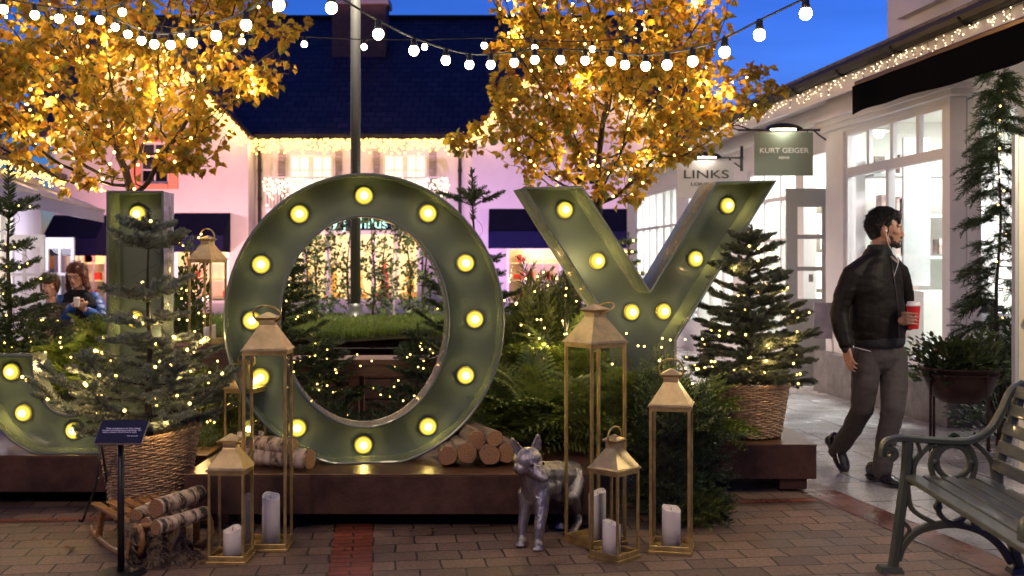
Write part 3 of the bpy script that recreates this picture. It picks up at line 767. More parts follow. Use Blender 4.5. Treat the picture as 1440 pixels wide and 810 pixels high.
# ================================================================== WICKER BASKETS
def basket(label, x, y, z, r0, r1, h, rim_tilt=0.0):
    t = thing('wicker_basket', label, 'basket', (x, y, z), 0, 'wicker baskets holding fir trees')
    g = G(); ns = 34; rows = int(h/0.0125); nj = ns*4
    def prof(v): return r0+(r1-r0)*(v**0.85)
    for k in range(rows):
        v = (k+0.5)/rows; zz = 0.012+(h-0.03)*v
        for ph in (0,):
            pts = []
            for j in range(nj):
                an = 2*math.pi*j/nj; wv = 0.0058*math.sin(ns/2*an+math.pi*(k % 2)); rr = prof(v)+wv+0.0015*math.sin(3*an+k)
                tl = rim_tilt*v*math.cos(an)
                pts.append((rr*math.cos(an), rr*math.sin(an), zz+0.0022*math.sin(5*an+k*1.3)+tl))
            g.tube(pts, 0.0056+0.0009*math.sin(k*2.1), 5, closed=True)
    obj('weave', g, M_wicker, t, smooth=True)
    g = G()
    for j in range(ns):
        an = 2*math.pi*(j+0.5)/ns
        g.tube([((prof(v))*math.cos(an), prof(v)*math.sin(an), h*v+rim_tilt*v*math.cos(an)) for v in (0,0.25,0.5,0.75,1)], 0.005, 5)
    obj('stakes', g, M_wicker, t, smooth=True)
    g = G()
    for q in range(3):
        pts = [((r1+0.003+0.008*math.cos(an*16+q*2.1))*math.cos(an), (r1+0.003+0.008*math.cos(an*16+q*2.1))*math.sin(an), h-0.004+0.009*math.sin(an*16+q*2.1)+rim_tilt*math.cos(an)) for an in [2*math.pi*j/144 for j in range(144)]]
        g.tube(pts, 0.0065, 5, closed=True)
    obj('rim', g, M_wicker, t, smooth=True)
    g = G(); g.lathe([(r0*0.95,0.004),(r0*0.97,0.02),(r1*0.93,h*0.86),(0.02,h*0.88)], 32); obj('soil', g, M_soil, t, smooth=True)
    return t
basket('big wicker basket standing behind the sled', -2.02, 5.95, 0, 0.185, 0.262, 0.475, 0.035)
basket('round wicker basket at the right end of the plinth', 1.545, 6.93, PT, 0.19, 0.245, 0.345)

# ================================================================== INFO SIGN
t = thing('info_sign', 'small navy information sign on a black post', 'sign', ((170-CX)/F*4.86, 4.86, 0), 0, world=True)
bx, by = (170-CX)/F*4.86, 4.86
g = G(); g.tube([(bx,by,0.0),(bx,by,0.66)], 0.0155, 14); obj('post', g, M_black, t, smooth=True)
g = G(); g.lathe([(0.11,0.0),(0.11,0.006),(0.105,0.010),(0.02,0.012)], 28, (bx,by,0)); obj('base_plate', g, M_black, t)
A = [W(132,623,4.74), W(199,623,4.74), W(210,591,4.92), W(143,591,4.92)]
nrm = (A[1]-A[0]).cross(A[3]-A[0]).normalized()
g = G(); g.hexa([p-nrm*0.010 for p in A]+[p-nrm*0.001 for p in A]); obj('backing', g, pmat('sign_edge', (0.25,0.22,0.22), 0.4, 0.3), t)
g = G(); ins = [A[0].lerp(A[2], 0.012), A[1].lerp(A[3], 0.012), A[2].lerp(A[0], 0.012), A[3].lerp(A[1], 0.012)]
g.hexa([p-nrm*0.001 for p in ins]+[p+nrm*0.002 for p in ins]); obj('panel', g, pmat('sign_navy', (0.010,0.012,0.045), 0.8, spec=0.15), t)
xax = (A[1]-A[0]).normalized(); yax = (A[3]-A[0]); yv = yax.normalized(); zax = nrm
# sheared lettering frame follows the sloping plate
rot = Matrix((xax, zax.cross(xax), zax)).transposed()
M_txt = pmat('sign_lettering', (0.55,0.55,0.75), 0.6)
cen = (A[0]+A[1]+A[2]+A[3])/4; up = zax.cross(xax)
for k, (s, sz, dx, dy) in enumerate((('This sculpture is the ideal', 0.0145, 0.0, 0.020), ('social photograph setting. So', 0.0145, 0.0, 0.004), ('take yours and share joy.', 0.0145, -0.004, -0.012), ('THE VILLAGE', 0.008, 0.062, -0.044))):
    text('lettering', s, sz, M_txt, cen+xax*dx+up*dy+nrm*0.0035, rot, t, extrude=0.0006, width=1.05, bold=0.0003)
# easel behind the sign
t = thing('easel_stand', 'thin black folding stand behind the small sign', 'stand', W(138,740,5.6), 0, world=True)
g = G(); a = W(142,620,5.55); 
g.tube([a, W(136,680,5.55), GP(116,737)+Vector((0,0,0.012)), GP(113,740)+Vector((-0.006,0,0.03))], 0.0065, 8)
g.tube([a, W(148,660,5.72), GP(152,722)+Vector((0,0,0.01))], 0.0065, 8)
g.tube([W(134,678,5.55), W(150,662,5.7)], 0.004, 6)
obj('frame', g, M_black, t, smooth=True)

# ================================================================== PARK BENCH
def bench():
    M_b = pmat('bench_green_iron', (0.08,0.095,0.068), 0.48, 0.15, var=0.18, vscale=8, coat=0.3, bump=0.12, bscale=70, rvar=0.1)
    M_s = pmat('bench_green_slats', (0.095,0.108,0.088), 0.42, 0.0, var=0.35, vscale=9, stretch=(6,1,6), coat=0.15, bump=0.3, bscale=60, rvar=0.1)
    o = Vector((1.735, 4.90, 0)); t = thing('park_bench', 'green slatted park bench with ornate cast-iron ends', 'bench', o, R(-3), world=False)
    def end(y, nm):
        e = thing(nm, None, None); del_ = None
        g = G()
        def P(x, z): return Vector((x, y, z))
        def bar(pts, w=0.026, d=0.042, n=8):
            # smooth curve of near-rectangular section
            q = []
            P_ = [Vector(p) for p in pts]
            for i in range(len(P_)-1):
                p0 = P_[max(i-1,0)]; p1 = P_[i]; p2 = P_[i+1]; p3 = P_[min(i+2,len(P_)-1)]
                for k in range(n):
                    s = k/n; q.append(0.5*((2*p1)+(-p0+p2)*s+(2*p0-5*p1+4*p2-p3)*s*s+(-p0+3*p1-3*p2+p3)*s**3))
            q.append(P_[-1]); vs = []; m = len(q)
            for i in range(m):
                tt = (q[min(i+1,m-1)]-q[max(i-1,0)]).normalized(); nn = Vector((-tt.z, 0, tt.x)) if tt.length else Vector((1,0,0))
                for (a, b) in ((-1,-0.6),(-0.6,-1),(0.6,-1),(1,-0.6),(1,0.6),(0.6,1),(-0.6,1),(-1,0.6)):
                    vs.append(q[i]+nn*a*w/2+Vector((0,b*d/2,0)))
            fs = [(i*8+j, i*8+(j+1) % 8, (i+1)*8+(j+1) % 8, (i+1)*8+j) for i in range(m-1) for j in range(8)]
            fs += [tuple(reversed(range(8))), tuple((m-1)*8+j for j in range(8))]
            g.add(vs, fs)
        # front leg, rear leg with back post, arm with scroll, arches, ring
        bar([P(0.015,0.02), P(0.03,0.12), P(0.05,0.28), P(0.072,0.44), P(0.082,0.603)], 0.042, 0.05)
        bar([P(0.585,0.02), P(0.55,0.14), P(0.505,0.27), P(0.485,0.40), P(0.50,0.52), P(0.545,0.68), P(0.60,0.85)], 0.042, 0.05)
        bar([P(0.0,0.515), P(0.022,0.535), P(0.012,0.565), P(-0.022,0.565), P(-0.032,0.53), P(-0.022,0.588), P(0.04,0.612), P(0.16,0.606), P(0.30,0.60), P(0.38,0.61), P(0.45,0.655), P(0.50,0.735), P(0.545,0.83), P(0.60,0.87)], 0.03, 0.058)
        bar([P(0.06,0.415), P(0.49,0.40)], 0.032, 0.045)
        bar([P(0.035,0.055), P(0.065,0.13), P(0.14,0.195), P(0.28,0.222), P(0.40,0.195), P(0.49,0.13), P(0.545,0.05)], 0.034, 0.04)
        bar([P(0.08,0.40), P(0.10,0.29), P(0.20,0.225)], 0.022, 0.03); bar([P(0.49,0.38), P(0.46,0.29), P(0.37,0.225)], 0.022, 0.03)
        def ring(cx, cz, r, w=0.024):
            bar([P(cx+r*math.cos(R(a)), cz+r*math.sin(R(a))) for a in range(0, 361, 30)], w, 0.034, 4)
        ring(0.285, 0.508, 0.075, 0.026); ring(0.285, 0.300, 0.068, 0.024)
        bar([P(0.105,0.425), P(0.115,0.50), P(0.165,0.565), P(0.20,0.585)], 0.02, 0.03); bar([P(0.20,0.425), P(0.185,0.50), P(0.205,0.56), P(0.235,0.59)], 0.024, 0.03)
        bar([P(0.37,0.425), P(0.385,0.50), P(0.365,0.56), P(0.335,0.59)], 0.024, 0.03); bar([P(0.47,0.425), P(0.455,0.51), P(0.415,0.565), P(0.375,0.598)], 0.022, 0.03)
        bar([P(0.09,0.50), P(0.135,0.545), P(0.125,0.59)], 0.016, 0.026)
        bar([P(0.04,0.25), P(0.09,0.19), P(0.05,0.13)], 0.018, 0.026); bar([P(0.525,0.28), P(0.49,0.235), P(0.54,0.18)], 0.018, 0.026)
        for (cx, cz) in ((0.205,0.508),(0.365,0.508),(0.217,0.300),(0.353,0.300)): g.ball((cx, y, cz), (0.022,0.024,0.02), 10, 8)
        for cx in (0.0, 0.585): g.hexa([P(cx-0.055,0)+Vector((0,s*0.045,0)) if False else Vector((cx+a*0.055, y+s*0.045, 0.0)) for a, s in ((-1,-1),(1,-1),(1,1),(-1,1))]+[Vector((cx+a*0.045, y+s*0.035, 0.026)) for a, s in ((-1,-1),(1,-1),(1,1),(-1,1))])
        bpy.data.objects.remove(e)
        return obj('end_frame', g, M_b, t, autosm=40)
    end(0.0, 'e'); end(-1.52, 'e2')
    xs = [0.095,0.175,0.255,0.335,0.415]; zs = [0.432,0.430,0.426,0.422,0.420]
    for x, z in zip(xs, zs):
        g = G(); g.box((x, -0.76, z+0.004), (0.064, 1.50, 0.026)); s = obj('seat_slat', g, M_s, t, bevel=0.006)
    for k in range(5):
        f = k/4; x = 0.497+0.095*f**1.1; z = 0.50+0.083*k
        g = G(); g.box((x-0.03, -0.76, z), (0.022, 1.50, 0.055), Matrix.Rotation(R(12+6*f), 3, 'Y')); obj('back_slat', g, M_s, t, bevel=0.006)
bench()
import mathutils
# ================================================================== TREES AND PLANTS
def colonize(starts, att, step=0.09, infl=0.6, kill=0.13, iters=140, bias=(0,0,0.0)):
    nodes_ = [Vector(p) for p in starts]; par = [i-1 for i in range(len(starts))]
    alive = [Vector(a) for a in att]
    for it in range(iters):
        kd = kdtree.KDTree(len(nodes_))
        for i, p in enumerate(nodes_): kd.insert(p, i)
        kd.balance(); dirs = {}; keep = []
        for a in alive:
            co_, i, d = kd.find(a)
            if d < kill: continue
            keep.append(a)
            if d < infl or it < 70 and d < 3.0: dirs.setdefault(i, []).append((a-co_).normalized())
        alive = keep
        if not dirs: break
        added = 0
        for i, ds in dirs.items():
            v = sum(ds, Vector())+Vector(bias)
            if v.length < 1e-3: v = ds[0]
            v.normalize(); v = (v+Vector((random.uniform(-.18,.18), random.uniform(-.18,.18), random.uniform(-.18,.18)))).normalized()
            p = nodes_[i]+v*step
            co_, k, d = kd.find(p)
            if d < step*0.4: continue
            nodes_.append(p); par.append(i); added += 1
        if not added: break
        if len(nodes_) > 5200: break
    return nodes_, par
def radii(nodes_, par, tip=0.0028, ex=2.35, rmax=0.09):
    n = len(nodes_); acc = [0.0]*n; ch = [[] for _ in range(n)]
    for i in range(n):
        if par[i] >= 0: ch[par[i]].append(i)
    r = [0.0]*n
    for i in range(n-1, -1, -1):
        r[i] = tip if not ch[i] else (sum(r[c]**ex for c in ch[i]))**(1/ex)
    return [min(x, rmax) for x in r], ch
def branch_mesh(g, nodes_, par, r, ch):
    started = [(0, None)]
    while started:
        i, p = started.pop(); pts = []; rr = []
        if p is not None: pts.append(nodes_[p]); rr.append(min(r[p], r[i]*1.15))
        while True:
            pts.append(nodes_[i]); rr.append(r[i])
            if not ch[i]: break
            c = sorted(ch[i], key=lambda k: -r[k])
            for k in c[1:]: started.append((k, i))
            i = c[0]
        if len(pts) > 1: g.tube(pts, rr, 8 if rr[0] > 0.02 else (5 if rr[0] > 0.006 else 3))
def leafmat(name, cols, trans=0.35):
    m = bpy.data.materials.new(name); nt, N, L = nodes(m); b = N['Principled BSDF']; b.inputs['Roughness'].default_value = 0.55
    gi = N.new('ShaderNodeNewGeometry'); r = N.new('ShaderNodeValToRGB')
    while len(r.color_ramp.elements) < len(cols): r.color_ramp.elements.new(0.5)
    for i, c in enumerate(cols): r.color_ramp.elements[i].position = i/(len(cols)-1); r.color_ramp.elements[i].color = (*c, 1)
    L.new(gi.outputs['Random Per Island'], r.inputs['Fac'])
    n = N.new('ShaderNodeTexNoise'); n.inputs['Scale'].default_value = 3.0; tc = N.new('ShaderNodeTexCoord'); L.new(tc.outputs['Object'], n.inputs['Vector'])
    hs = N.new('ShaderNodeHueSaturation'); mr = N.new('ShaderNodeMapRange'); mr.inputs['From Min'].default_value = 0.3; mr.inputs['From Max'].default_value = 0.7; mr.inputs['To Min'].default_value = 0.65; mr.inputs['To Max'].default_value = 1.35
    L.new(n.outputs['Fac'], mr.inputs['Value']); L.new(mr.outputs[0], hs.inputs['Value']); L.new(r.outputs[0], hs.inputs['Color']); L.new(hs.outputs[0], b.inputs['Base Color'])
    t = N.new('ShaderNodeBsdfTranslucent'); mx = N.new('ShaderNodeMixShader'); mx.inputs[0].default_value = trans
    L.new(hs.outputs[0], t.inputs['Color']); L.new(b.outputs[0], mx.inputs[1]); L.new(t.outputs[0], mx.inputs[2]); L.new(mx.outputs[0], N['Material Output'].inputs['Surface'])
    return m
M_maple = leafmat('autumn_leaves', [(0.20,0.08,0.010),(0.44,0.25,0.02),(0.52,0.34,0.03),(0.28,0.15,0.015),(0.15,0.18,0.03),(0.48,0.30,0.025),(0.22,0.21,0.03)], 0.45)
def maple_leaf():
    # half outlines of a broad lobed leaf, stalk at the origin, tip along +x
    h = [(0.0,0.0),(0.10,0.16),(0.02,0.34),(0.26,0.30),(0.38,0.52),(0.54,0.34),(0.70,0.38),(0.74,0.18),(1.0,0.0)]
    up = [(x-0.0, y*0.96, y*0.42-0.35*(x-0.4)**2) for x, y in h]; dn = [(x, -y*0.96, y*0.42-0.35*(x-0.4)**2) for x, y in h]
    v = up+dn[1:-1]; n = len(h)
    f = [tuple(range(n-1, -1, -1)), (0,)+tuple(range(n, n+len(h)-2))+(n-1,)]
    # triangulate as fans along the midrib for clean folds
    mid = [(0.28,0,-0.0),(0.55,0,-0.0)]
    return np.array(v, float), f
LEAF = maple_leaf()
def maple(label, base, Y, ellipses, n_att, start, seed, leaf=0.085, n_leaf=4.2, lab_l='', nb=300, lw=16.0):
    random.seed(seed); rg = np.random.default_rng(seed)
    att = []; tot = sum(rx*ry for _, _, rx, ry, _, _ in ellipses)
    for (px, py, rx, ry, dy, dd) in ellipses:
        k = int(n_att*rx*ry/tot)
        for _ in range(k):
            while True:
                a, b, c = (random.uniform(-1,1) for _ in range(3))
                q = a*a+b*b+c*c
                if 0.02 < q < 1: break
            att.append(W(px+a*rx, py+b*ry, Y+dy)+Vector((0, c*dd, 0)))
    nd, par = colonize(start, att, step=0.075, infl=0.55, kill=0.11, iters=150, bias=(0,0,0.35))
    r, ch = radii(nd, par, rmax=0.075)
    t = thing('autumn_tree', label, 'tree', base, 0, 'autumn trees wound with fairy lights', world=True)
    g = G(); branch_mesh(g, nd, par, r, ch); obj('trunk', g, M_bark, t, smooth=True)
    # leaves
    loc = []; dr = []
    for i, p in enumerate(nd):
        if r[i] > 0.010 or par[i] < 0 or p.z < 1.75: continue
        d = (p-nd[par[i]]).normalized(); k = np.random.default_rng(i+seed).poisson(n_leaf*(1.0 if r[i] < 0.005 else 0.45)*min(1.9, max(0.18, 1.0+2.6*mathutils.noise.noise(p*2.6+Vector((seed,0,0))))))
        for _ in range(k):
            o = Vector((random.gauss(0,1), random.gauss(0,1), random.gauss(0,1))).normalized()
            loc.append(p+o*random.uniform(0.01,0.06)); q = (d*0.5+o*0.9+Vector((0,0,-0.55))).normalized(); dr.append(q)
    loc = np.array([tuple(x) for x in loc]); dr = np.array([tuple(x) for x in dr])
    sc_ = rg.uniform(0.6, 1.15, len(loc))*leaf
    M = rot_from(dr, rg.uniform(-1.3, 1.3, len(loc)), sc_)
    bulk('crown', [(LEAF[0], LEAF[1], M, loc)], M_maple, t, off=base)
    # lights wound along the limbs
    pts = []; cand = [i for i in range(len(nd)) if 0.004 < r[i] < 0.08 and nd[i].z > 1.7]
    random.shuffle(cand)
    for i in cand[:nb]:
        o = Vector((random.gauss(0,1), random.gauss(0,1)-0.4, random.gauss(0,1))).normalized(); pts.append(nd[i]+o*(r[i]+random.uniform(0.008,0.03)))
    wires = []; 
    order = []; rem = list(range(len(pts))); 
    kd = kdtree.KDTree(len(pts)); [kd.insert(p, i) for i, p in enumerate(pts)]; kd.balance(); used = set(); cur = 0; path = [pts[0]]; used.add(0)
    for _ in range(len(pts)-1):
        nx = None
        for co_, i, d in kd.find_n(pts[cur], 14):
            if i not in used: nx = (i, d); break
        if nx is None or nx[1] > 0.35:
            if len(path) > 1: wires.append(path)
            left = [i for i in range(len(pts)) if i not in used]
            if not left: break
            cur = left[0]; used.add(cur); path = [pts[cur]]; continue
        cur = nx[0]; used.add(cur); path.append(pts[cur])
    if len(path) > 1: wires.append(path)
    fl = fairy(lab_l, pts, 0.0125, M_fairy, wires, wr=0.0016)
    ctr = [p for p in pts]; random.shuffle(ctr)
    for p in ctr[:16]: plight(p+Vector((0,-0.02,0)), lw/16, (1.0,0.60,0.22), 0.03, parent=fl)
    return nd, r
# left tree
Y1 = 9.4
b1 = Vector(((196-CX)/F*Y1, Y1, 0))
e1 = [(110,100,150,95,0.0,0.9),(290,75,130,80,0.1,0.8),(40,40,120,80,0.2,0.8),(30,190,75,55,0.0,0.5),(215,190,110,62,-0.1,0.6),(385,40,50,40,0,0.35),(120,-60,240,80,0,1.0),
      (330,-40,110,60,0,0.7),(130,255,60,30,-0.1,0.3),(285,215,38,32,-0.1,0.25),(5,120,70,80,0,0.5),(-70,80,90,120,0.1,0.7),(175,140,160,90,0.3,0.7)]
maple('orange-leaved tree with fairy lights rising behind the letter J', b1, Y1, e1, 3600,
      [b1, b1+Vector((0.01,0,0.3)), b1+Vector((0.0,0.01,0.6)), b1+Vector((0.02,0,0.9)), b1+Vector((0.0,0,1.2)), b1+Vector((0.01,0,1.5)), b1+Vector((-0.01,0,1.75))], 11,
      lab_l='fairy lights wound through the autumn tree behind the letter J', nb=230, lw=230)
Y2 = 10.6
b2 = Vector(((838-CX)/F*Y2, Y2, 0))
e2 = [(830,60,120,90,0,0.9),(760,190,90,60,-0.1,0.6),(930,60,95,85,0.1,0.8),(1025,132,80,46,0,0.45),(1060,120,40,32,0,0.3),(910,190,110,52,0,0.6),(850,255,75,40,-0.1,0.45),(685,195,55,30,0,0.3),(655,205,28,22,0,0.2),
      (990,25,45,55,0,0.5),(740,60,55,70,0,0.6),(850,-60,220,80,0,1.0),(780,130,100,60,0.2,0.7),(960,195,60,34,-0.1,0.35),(775,262,42,26,0,0.3),(875,120,120,80,-0.3,0.6)]
maple('orange-leaved tree with fairy lights rising behind the letter Y', b2, Y2, e2, 3900,
      [b2]+[b2+Vector((0.01*(k % 2), 0, 0.3*k)) for k in range(1, 7)], 23,
      lab_l='fairy lights wound through the autumn tree behind the letter Y', nb=320, lw=300)

# ---------------------------------------------------------------- firs
def brush(nn, ln=0.13, curl=0.35, seed=0, flat=0.0, wd=0.020, fwd=0.75):
    """needle-covered shoot of unit length along +x"""
    rg = np.random.default_rng(seed); v = []; f = []
    v += [(0,0,0.012),(0,0.010,-0.008),(0,-0.010,-0.008),(1,0,0)]; f += [(0,1,3),(1,2,3),(2,0,3)]
    for i in range(nn):
        x = (i+rg.uniform(0,1))/nn*0.97; a = rg.uniform(0, 2*math.pi); l = ln*rg.uniform(0.75,1.1)*(1 if x < 0.85 else 0.8)
        if flat: a = a if rg.random() > flat else rg.choice([0, math.pi])+rg.normal(0, 0.35)
        d = np.array([fwd if x < 0.88 else 1.3, math.cos(a), math.sin(a)+(curl*0.6)]); d /= np.linalg.norm(d)
        p = np.array([x, 0, 0]); s = np.cross(d, rg.normal(size=3)); s = s/np.linalg.norm(s)*wd
        tip = p+d*l; mid = p+d*l*0.55
        k = len(v); v += [tuple(p-s*0.5), tuple(p+s*0.5), tuple(mid+s), tuple(tip), tuple(mid-s)]; f += [(k,k+1,k+2,k+3,k+4)]
    return np.array(v, float), f
BR = [brush(250, 0.22, seed=i, wd=0.019, fwd=0.5, curl=0.25) for i in range(3)]
BRL = [brush(85, 0.23, seed=10+i, wd=0.022) for i in range(2)]
M_noble = leafmat('noble_fir_needles', [(0.13,0.165,0.13),(0.20,0.24,0.19),(0.28,0.32,0.26)], 0.1)
M_fir = leafmat('dark_fir_needles', [(0.03,0.055,0.022),(0.05,0.085,0.03),(0.07,0.10,0.04)], 0.1)
M_fir2 = leafmat('fir_needles', [(0.075,0.095,0.065),(0.11,0.135,0.09),(0.15,0.17,0.115)], 0.1)
def fir(label, x, y, z0, H, Rb, mat, seed, tiers=11, nbr=6, lights=60, lab_l=None, shoot=0.12, top=0.18, droop=0.0, prof=1.0, z_clear=0.05, skip=None, big=True, tl=None, lw=0.0, fr=0.006, name='fir_tree', lmat=None):
    rg = random.Random(seed); rn = np.random.default_rng(seed)
    base = Vector((x, y, z0)); t = thing(name, label, 'fir tree', base, 0, world=True)
    g = G(); lean = Vector((rg.uniform(-.02,.02), rg.uniform(-.02,.02), 0))
    def trunk(h): return base+Vector((0,0,h))+lean*h+Vector((0.008*math.sin(h*9+seed), 0.008*math.cos(h*7), 0))
    g.tube([trunk(H*k/12) for k in range(13)], [max(0.004, 0.024*(H/1.4)*(1-k/12.5)) for k in range(13)], 8)
    segs = []   # (p, dir, length)
    tops = []
    if tl: tiers = len(tl)
    for ti in range(tiers):
        f = ti/(tiers-1); h = z_clear*H+(H*(1-z_clear)-top)*(f**0.92)
        L_ = Rb*max(0.10, (1-f)**prof)*rg.uniform(0.85,1.1); n = nbr if f < 0.75 else max(4, nbr-1)
        if tl: h = tl[ti][0]-z0; L_ = tl[ti][1]; n = tl[ti][2]; f = h/H
        ph = rg.uniform(0, 6.28)
        for k in range(n):
            an = ph+2*math.pi*k/n+rg.uniform(-.25,.25); l = L_*rg.uniform(0.72,1.12)
            el = 0.10+0.45*f+rg.uniform(-.12,.12)-droop
            d = Vector((math.cos(an)*math.cos(el), math.sin(an)*math.cos(el), math.sin(el)))
            p = trunk(h); pts = [p]; m = max(2, int(l/shoot+0.5)); st = l/m
            for s in range(m):
                d2 = (d+Vector((rg.uniform(-.1,.1), rg.uniform(-.1,.1), 0.09*s*(1-droop*2)-0.05))).normalized()
                q = pts[-1]+d2*st
                segs.append((pts[-1], d2, st*1.18))
                if s > 0 or m == 2:
                    side = d2.cross(Vector((0,0,1))).normalized()
                    for sg in (-1, 1):
                        if rg.random() < 0.88:
                            e = (d2*0.75+side*sg*rg.uniform(0.6,0.95)+Vector((0,0,rg.uniform(-.15,.2)))).normalized()
                            sl_ = shoot*rg.uniform(0.7,1.1)*(1.25-0.35*s/m); segs.append((q, e, sl_))
                            if s < m-1 and rg.random() < 0.6 and l > 0.25:
                                e2 = (e+d2*0.9).normalized(); segs.append((q+e*sl_*0.55, e2, sl_*0.7))
                                e3 = (e-d2*0.1+side*sg*0.5).normalized(); segs.append((q+e*sl_*0.8, e3, sl_*0.7))
                pts.append(q); d = d2
            e = d; segs.append((pts[-1], e, shoot*0.9)); tops.append(pts[-1]+e*shoot*0.5)
            side = d.cross(Vector((0,0,1))).normalized()
            for sg in (-1,1): segs.append((pts[-1], (d*0.8+side*sg*0.7).normalized(), shoot*0.7))
            g.tube(pts, [max(0.0025, 0.009*(l/0.5)*(1-i/len(pts))) for i in range(len(pts))], 4)
    # leader
    pt = trunk(H-top)
    segs.append((pt, Vector((0,0,1)), top)); segs.append((pt-Vector((0,0,top*0.6)), Vector((0.05,0,1)).normalized(), top*0.8))
    for k in range(4):
        an = k*1.57+rg.uniform(0,1); segs.append((pt, Vector((math.cos(an), math.sin(an), 0.75)).normalized(), top*0.55))
    obj('trunk', g, M_bark, t, smooth=True)
    P = np.array([tuple(s[0]) for s in segs]); D = np.array([tuple(s[1]) for s in segs]); Ls = np.array([s[2] for s in segs])
    tm = BR if big else BRL; parts_ = []
    ix = rn.integers(0, len(tm), len(segs))
    for j in range(len(tm)):
        s = ix == j
        if s.any(): parts_.append((tm[j][0], tm[j][1], rot_from(D[s], rn.uniform(-.5,.5,s.sum()), Ls[s]), P[s]))
    bulk('needles', parts_, mat, t, off=base)
    if lights:
        pts = []
        for _ in range(lights):
            s = segs[rg.randrange(len(segs))]; p = s[0]+s[1]*s[2]*rg.uniform(0.1,0.9)
            o = Vector((p.x-x, p.y-y, 0)); o = o.normalized() if o.length > 1e-3 else Vector((0,-1,0))
            pts.append(p+o*0.018+Vector((0,-0.012,0.012)))
        pts.sort(key=lambda p: p.z+0.06*math.atan2(p.y-y, p.x-x))
        spiral = []
        n_ = 60
        for k in range(n_):
            f = k/(n_-1); an = f*2*math.pi*5; rr = Rb*0.42*(1-f)+0.015; spiral.append(Vector((x+rr*math.cos(an), y+rr*math.sin(an), z0+H*(0.1+0.85*f))))
        fl = fairy(lab_l, pts, fr, lmat or M_fairy, [spiral], wr=0.0014, loc=base+Vector((0,0,0.01)))
        if lw > 0:
            for p in rg.sample(pts, min(7, len(pts))): plight(p+Vector((0,-0.03,0.0)), lw/7, (1.0,0.62,0.25), 0.02, parent=fl)
    return t
fir('blue-grey fir with thick shoots standing in the big wicker basket', -2.02, 5.95, 0.40, 1.33, 0.62, M_noble, 3, tiers=11, nbr=8, lights=60, fr=0.0085, lab_l='fairy lights on the blue-grey fir in the big basket', shoot=0.12, top=0.12, prof=1.55, lw=13, tl=[(0.50,0.42,5),(0.56,0.56,6),(0.65,0.58,5),(0.74,0.48,5),(0.84,0.36,5),(0.95,0.24,5),(1.07,0.14,4),(1.21,0.17,5),(1.50,0.13,5),(1.58,0.10,3)])
fir('grey-green fir in the round basket beside the letter Y', 1.545, 6.93, PT+0.31, 1.06, 0.44, M_fir2, 5, tiers=11, nbr=7, lights=80, fr=0.0075, lab_l='fairy lights on the fir in the round basket', shoot=0.11, top=0.13, prof=0.85, lw=9, tl=[(0.65,0.30,8),(0.70,0.37,8),(0.76,0.41,8),(0.83,0.38,8),(0.90,0.37,7),(0.98,0.33,7),(1.06,0.27,7),(1.14,0.25,6),(1.22,0.20,6),(1.30,0.24,5),(1.38,0.14,5),(1.47,0.13,5),(1.55,0.10,4)])
fir('dark green fir at the left edge behind the letter J', -3.42, 7.25, 0.42, 1.66, 0.68, M_fir, 8, tiers=15, nbr=8, lights=90, lab_l='fairy lights on the dark fir at the left edge', shoot=0.12, top=0.30, prof=1.45, big=False, lw=12, tl=[(0.55,0.60,9),(0.64,0.66,9),(0.74,0.62,9),(0.84,0.42,7),(0.94,0.32,7),(1.03,0.24,6),(1.12,0.20,6),(1.22,0.19,5),(1.36,0.16,4),(1.50,0.12,4),(1.74,0.22,4)])
fir('fir tree behind the left side of the letter O', (398-CX)/F*8.2, 8.2, 0.1, 1.55, 0.50, M_fir, 12, tiers=14, nbr=8, lights=80, lab_l='fairy lights on the fir behind the left of the O', shoot=0.11, top=0.16, prof=0.8, big=False, lw=4)
fir('fir tree behind the right side of the letter O', (668-CX)/F*8.0, 8.0, 0.1, 2.03, 0.52, M_fir, 13, tiers=16, nbr=8, lights=30, lab_l='fairy lights on the fir behind the right of the O', shoot=0.12, top=0.24, prof=0.75, big=False, lw=2.5, tl=[(0.28,0.50,8),(0.42,0.52,8),(0.56,0.50,8),(0.70,0.46,8),(0.84,0.42,8),(0.98,0.38,7),(1.12,0.32,7),(1.26,0.25,6),(1.39,0.17,5),(1.86,0.22,4)])
fir('small fir low behind the opening of the letter O', (590-CX)/F*8.5, 8.45, 0.0, 0.95, 0.42, M_fir, 14, tiers=8, nbr=6, lights=14, lab_l='a few fairy lights on the small fir behind the O', shoot=0.11, top=0.12, prof=0.8, big=False)
fir('young fir low behind the left rim of the letter O', (452-CX)/F*8.4, 8.6, 0.0, 0.85, 0.42, M_fir, 15, tiers=8, nbr=6, lights=16, lab_l='a few fairy lights on the young fir behind the O', shoot=0.11, top=0.12, prof=0.8, big=False)
fir('tiny lit fir far behind the notch of the letter Y', (885-CX)/F*17, 17.0, 0.2, 1.75, 0.5, M_fir, 16, tiers=9, nbr=5, lights=60, lab_l='fairy lights on the far fir seen above the Y notch', shoot=0.14, top=0.2, big=False, fr=0.016)

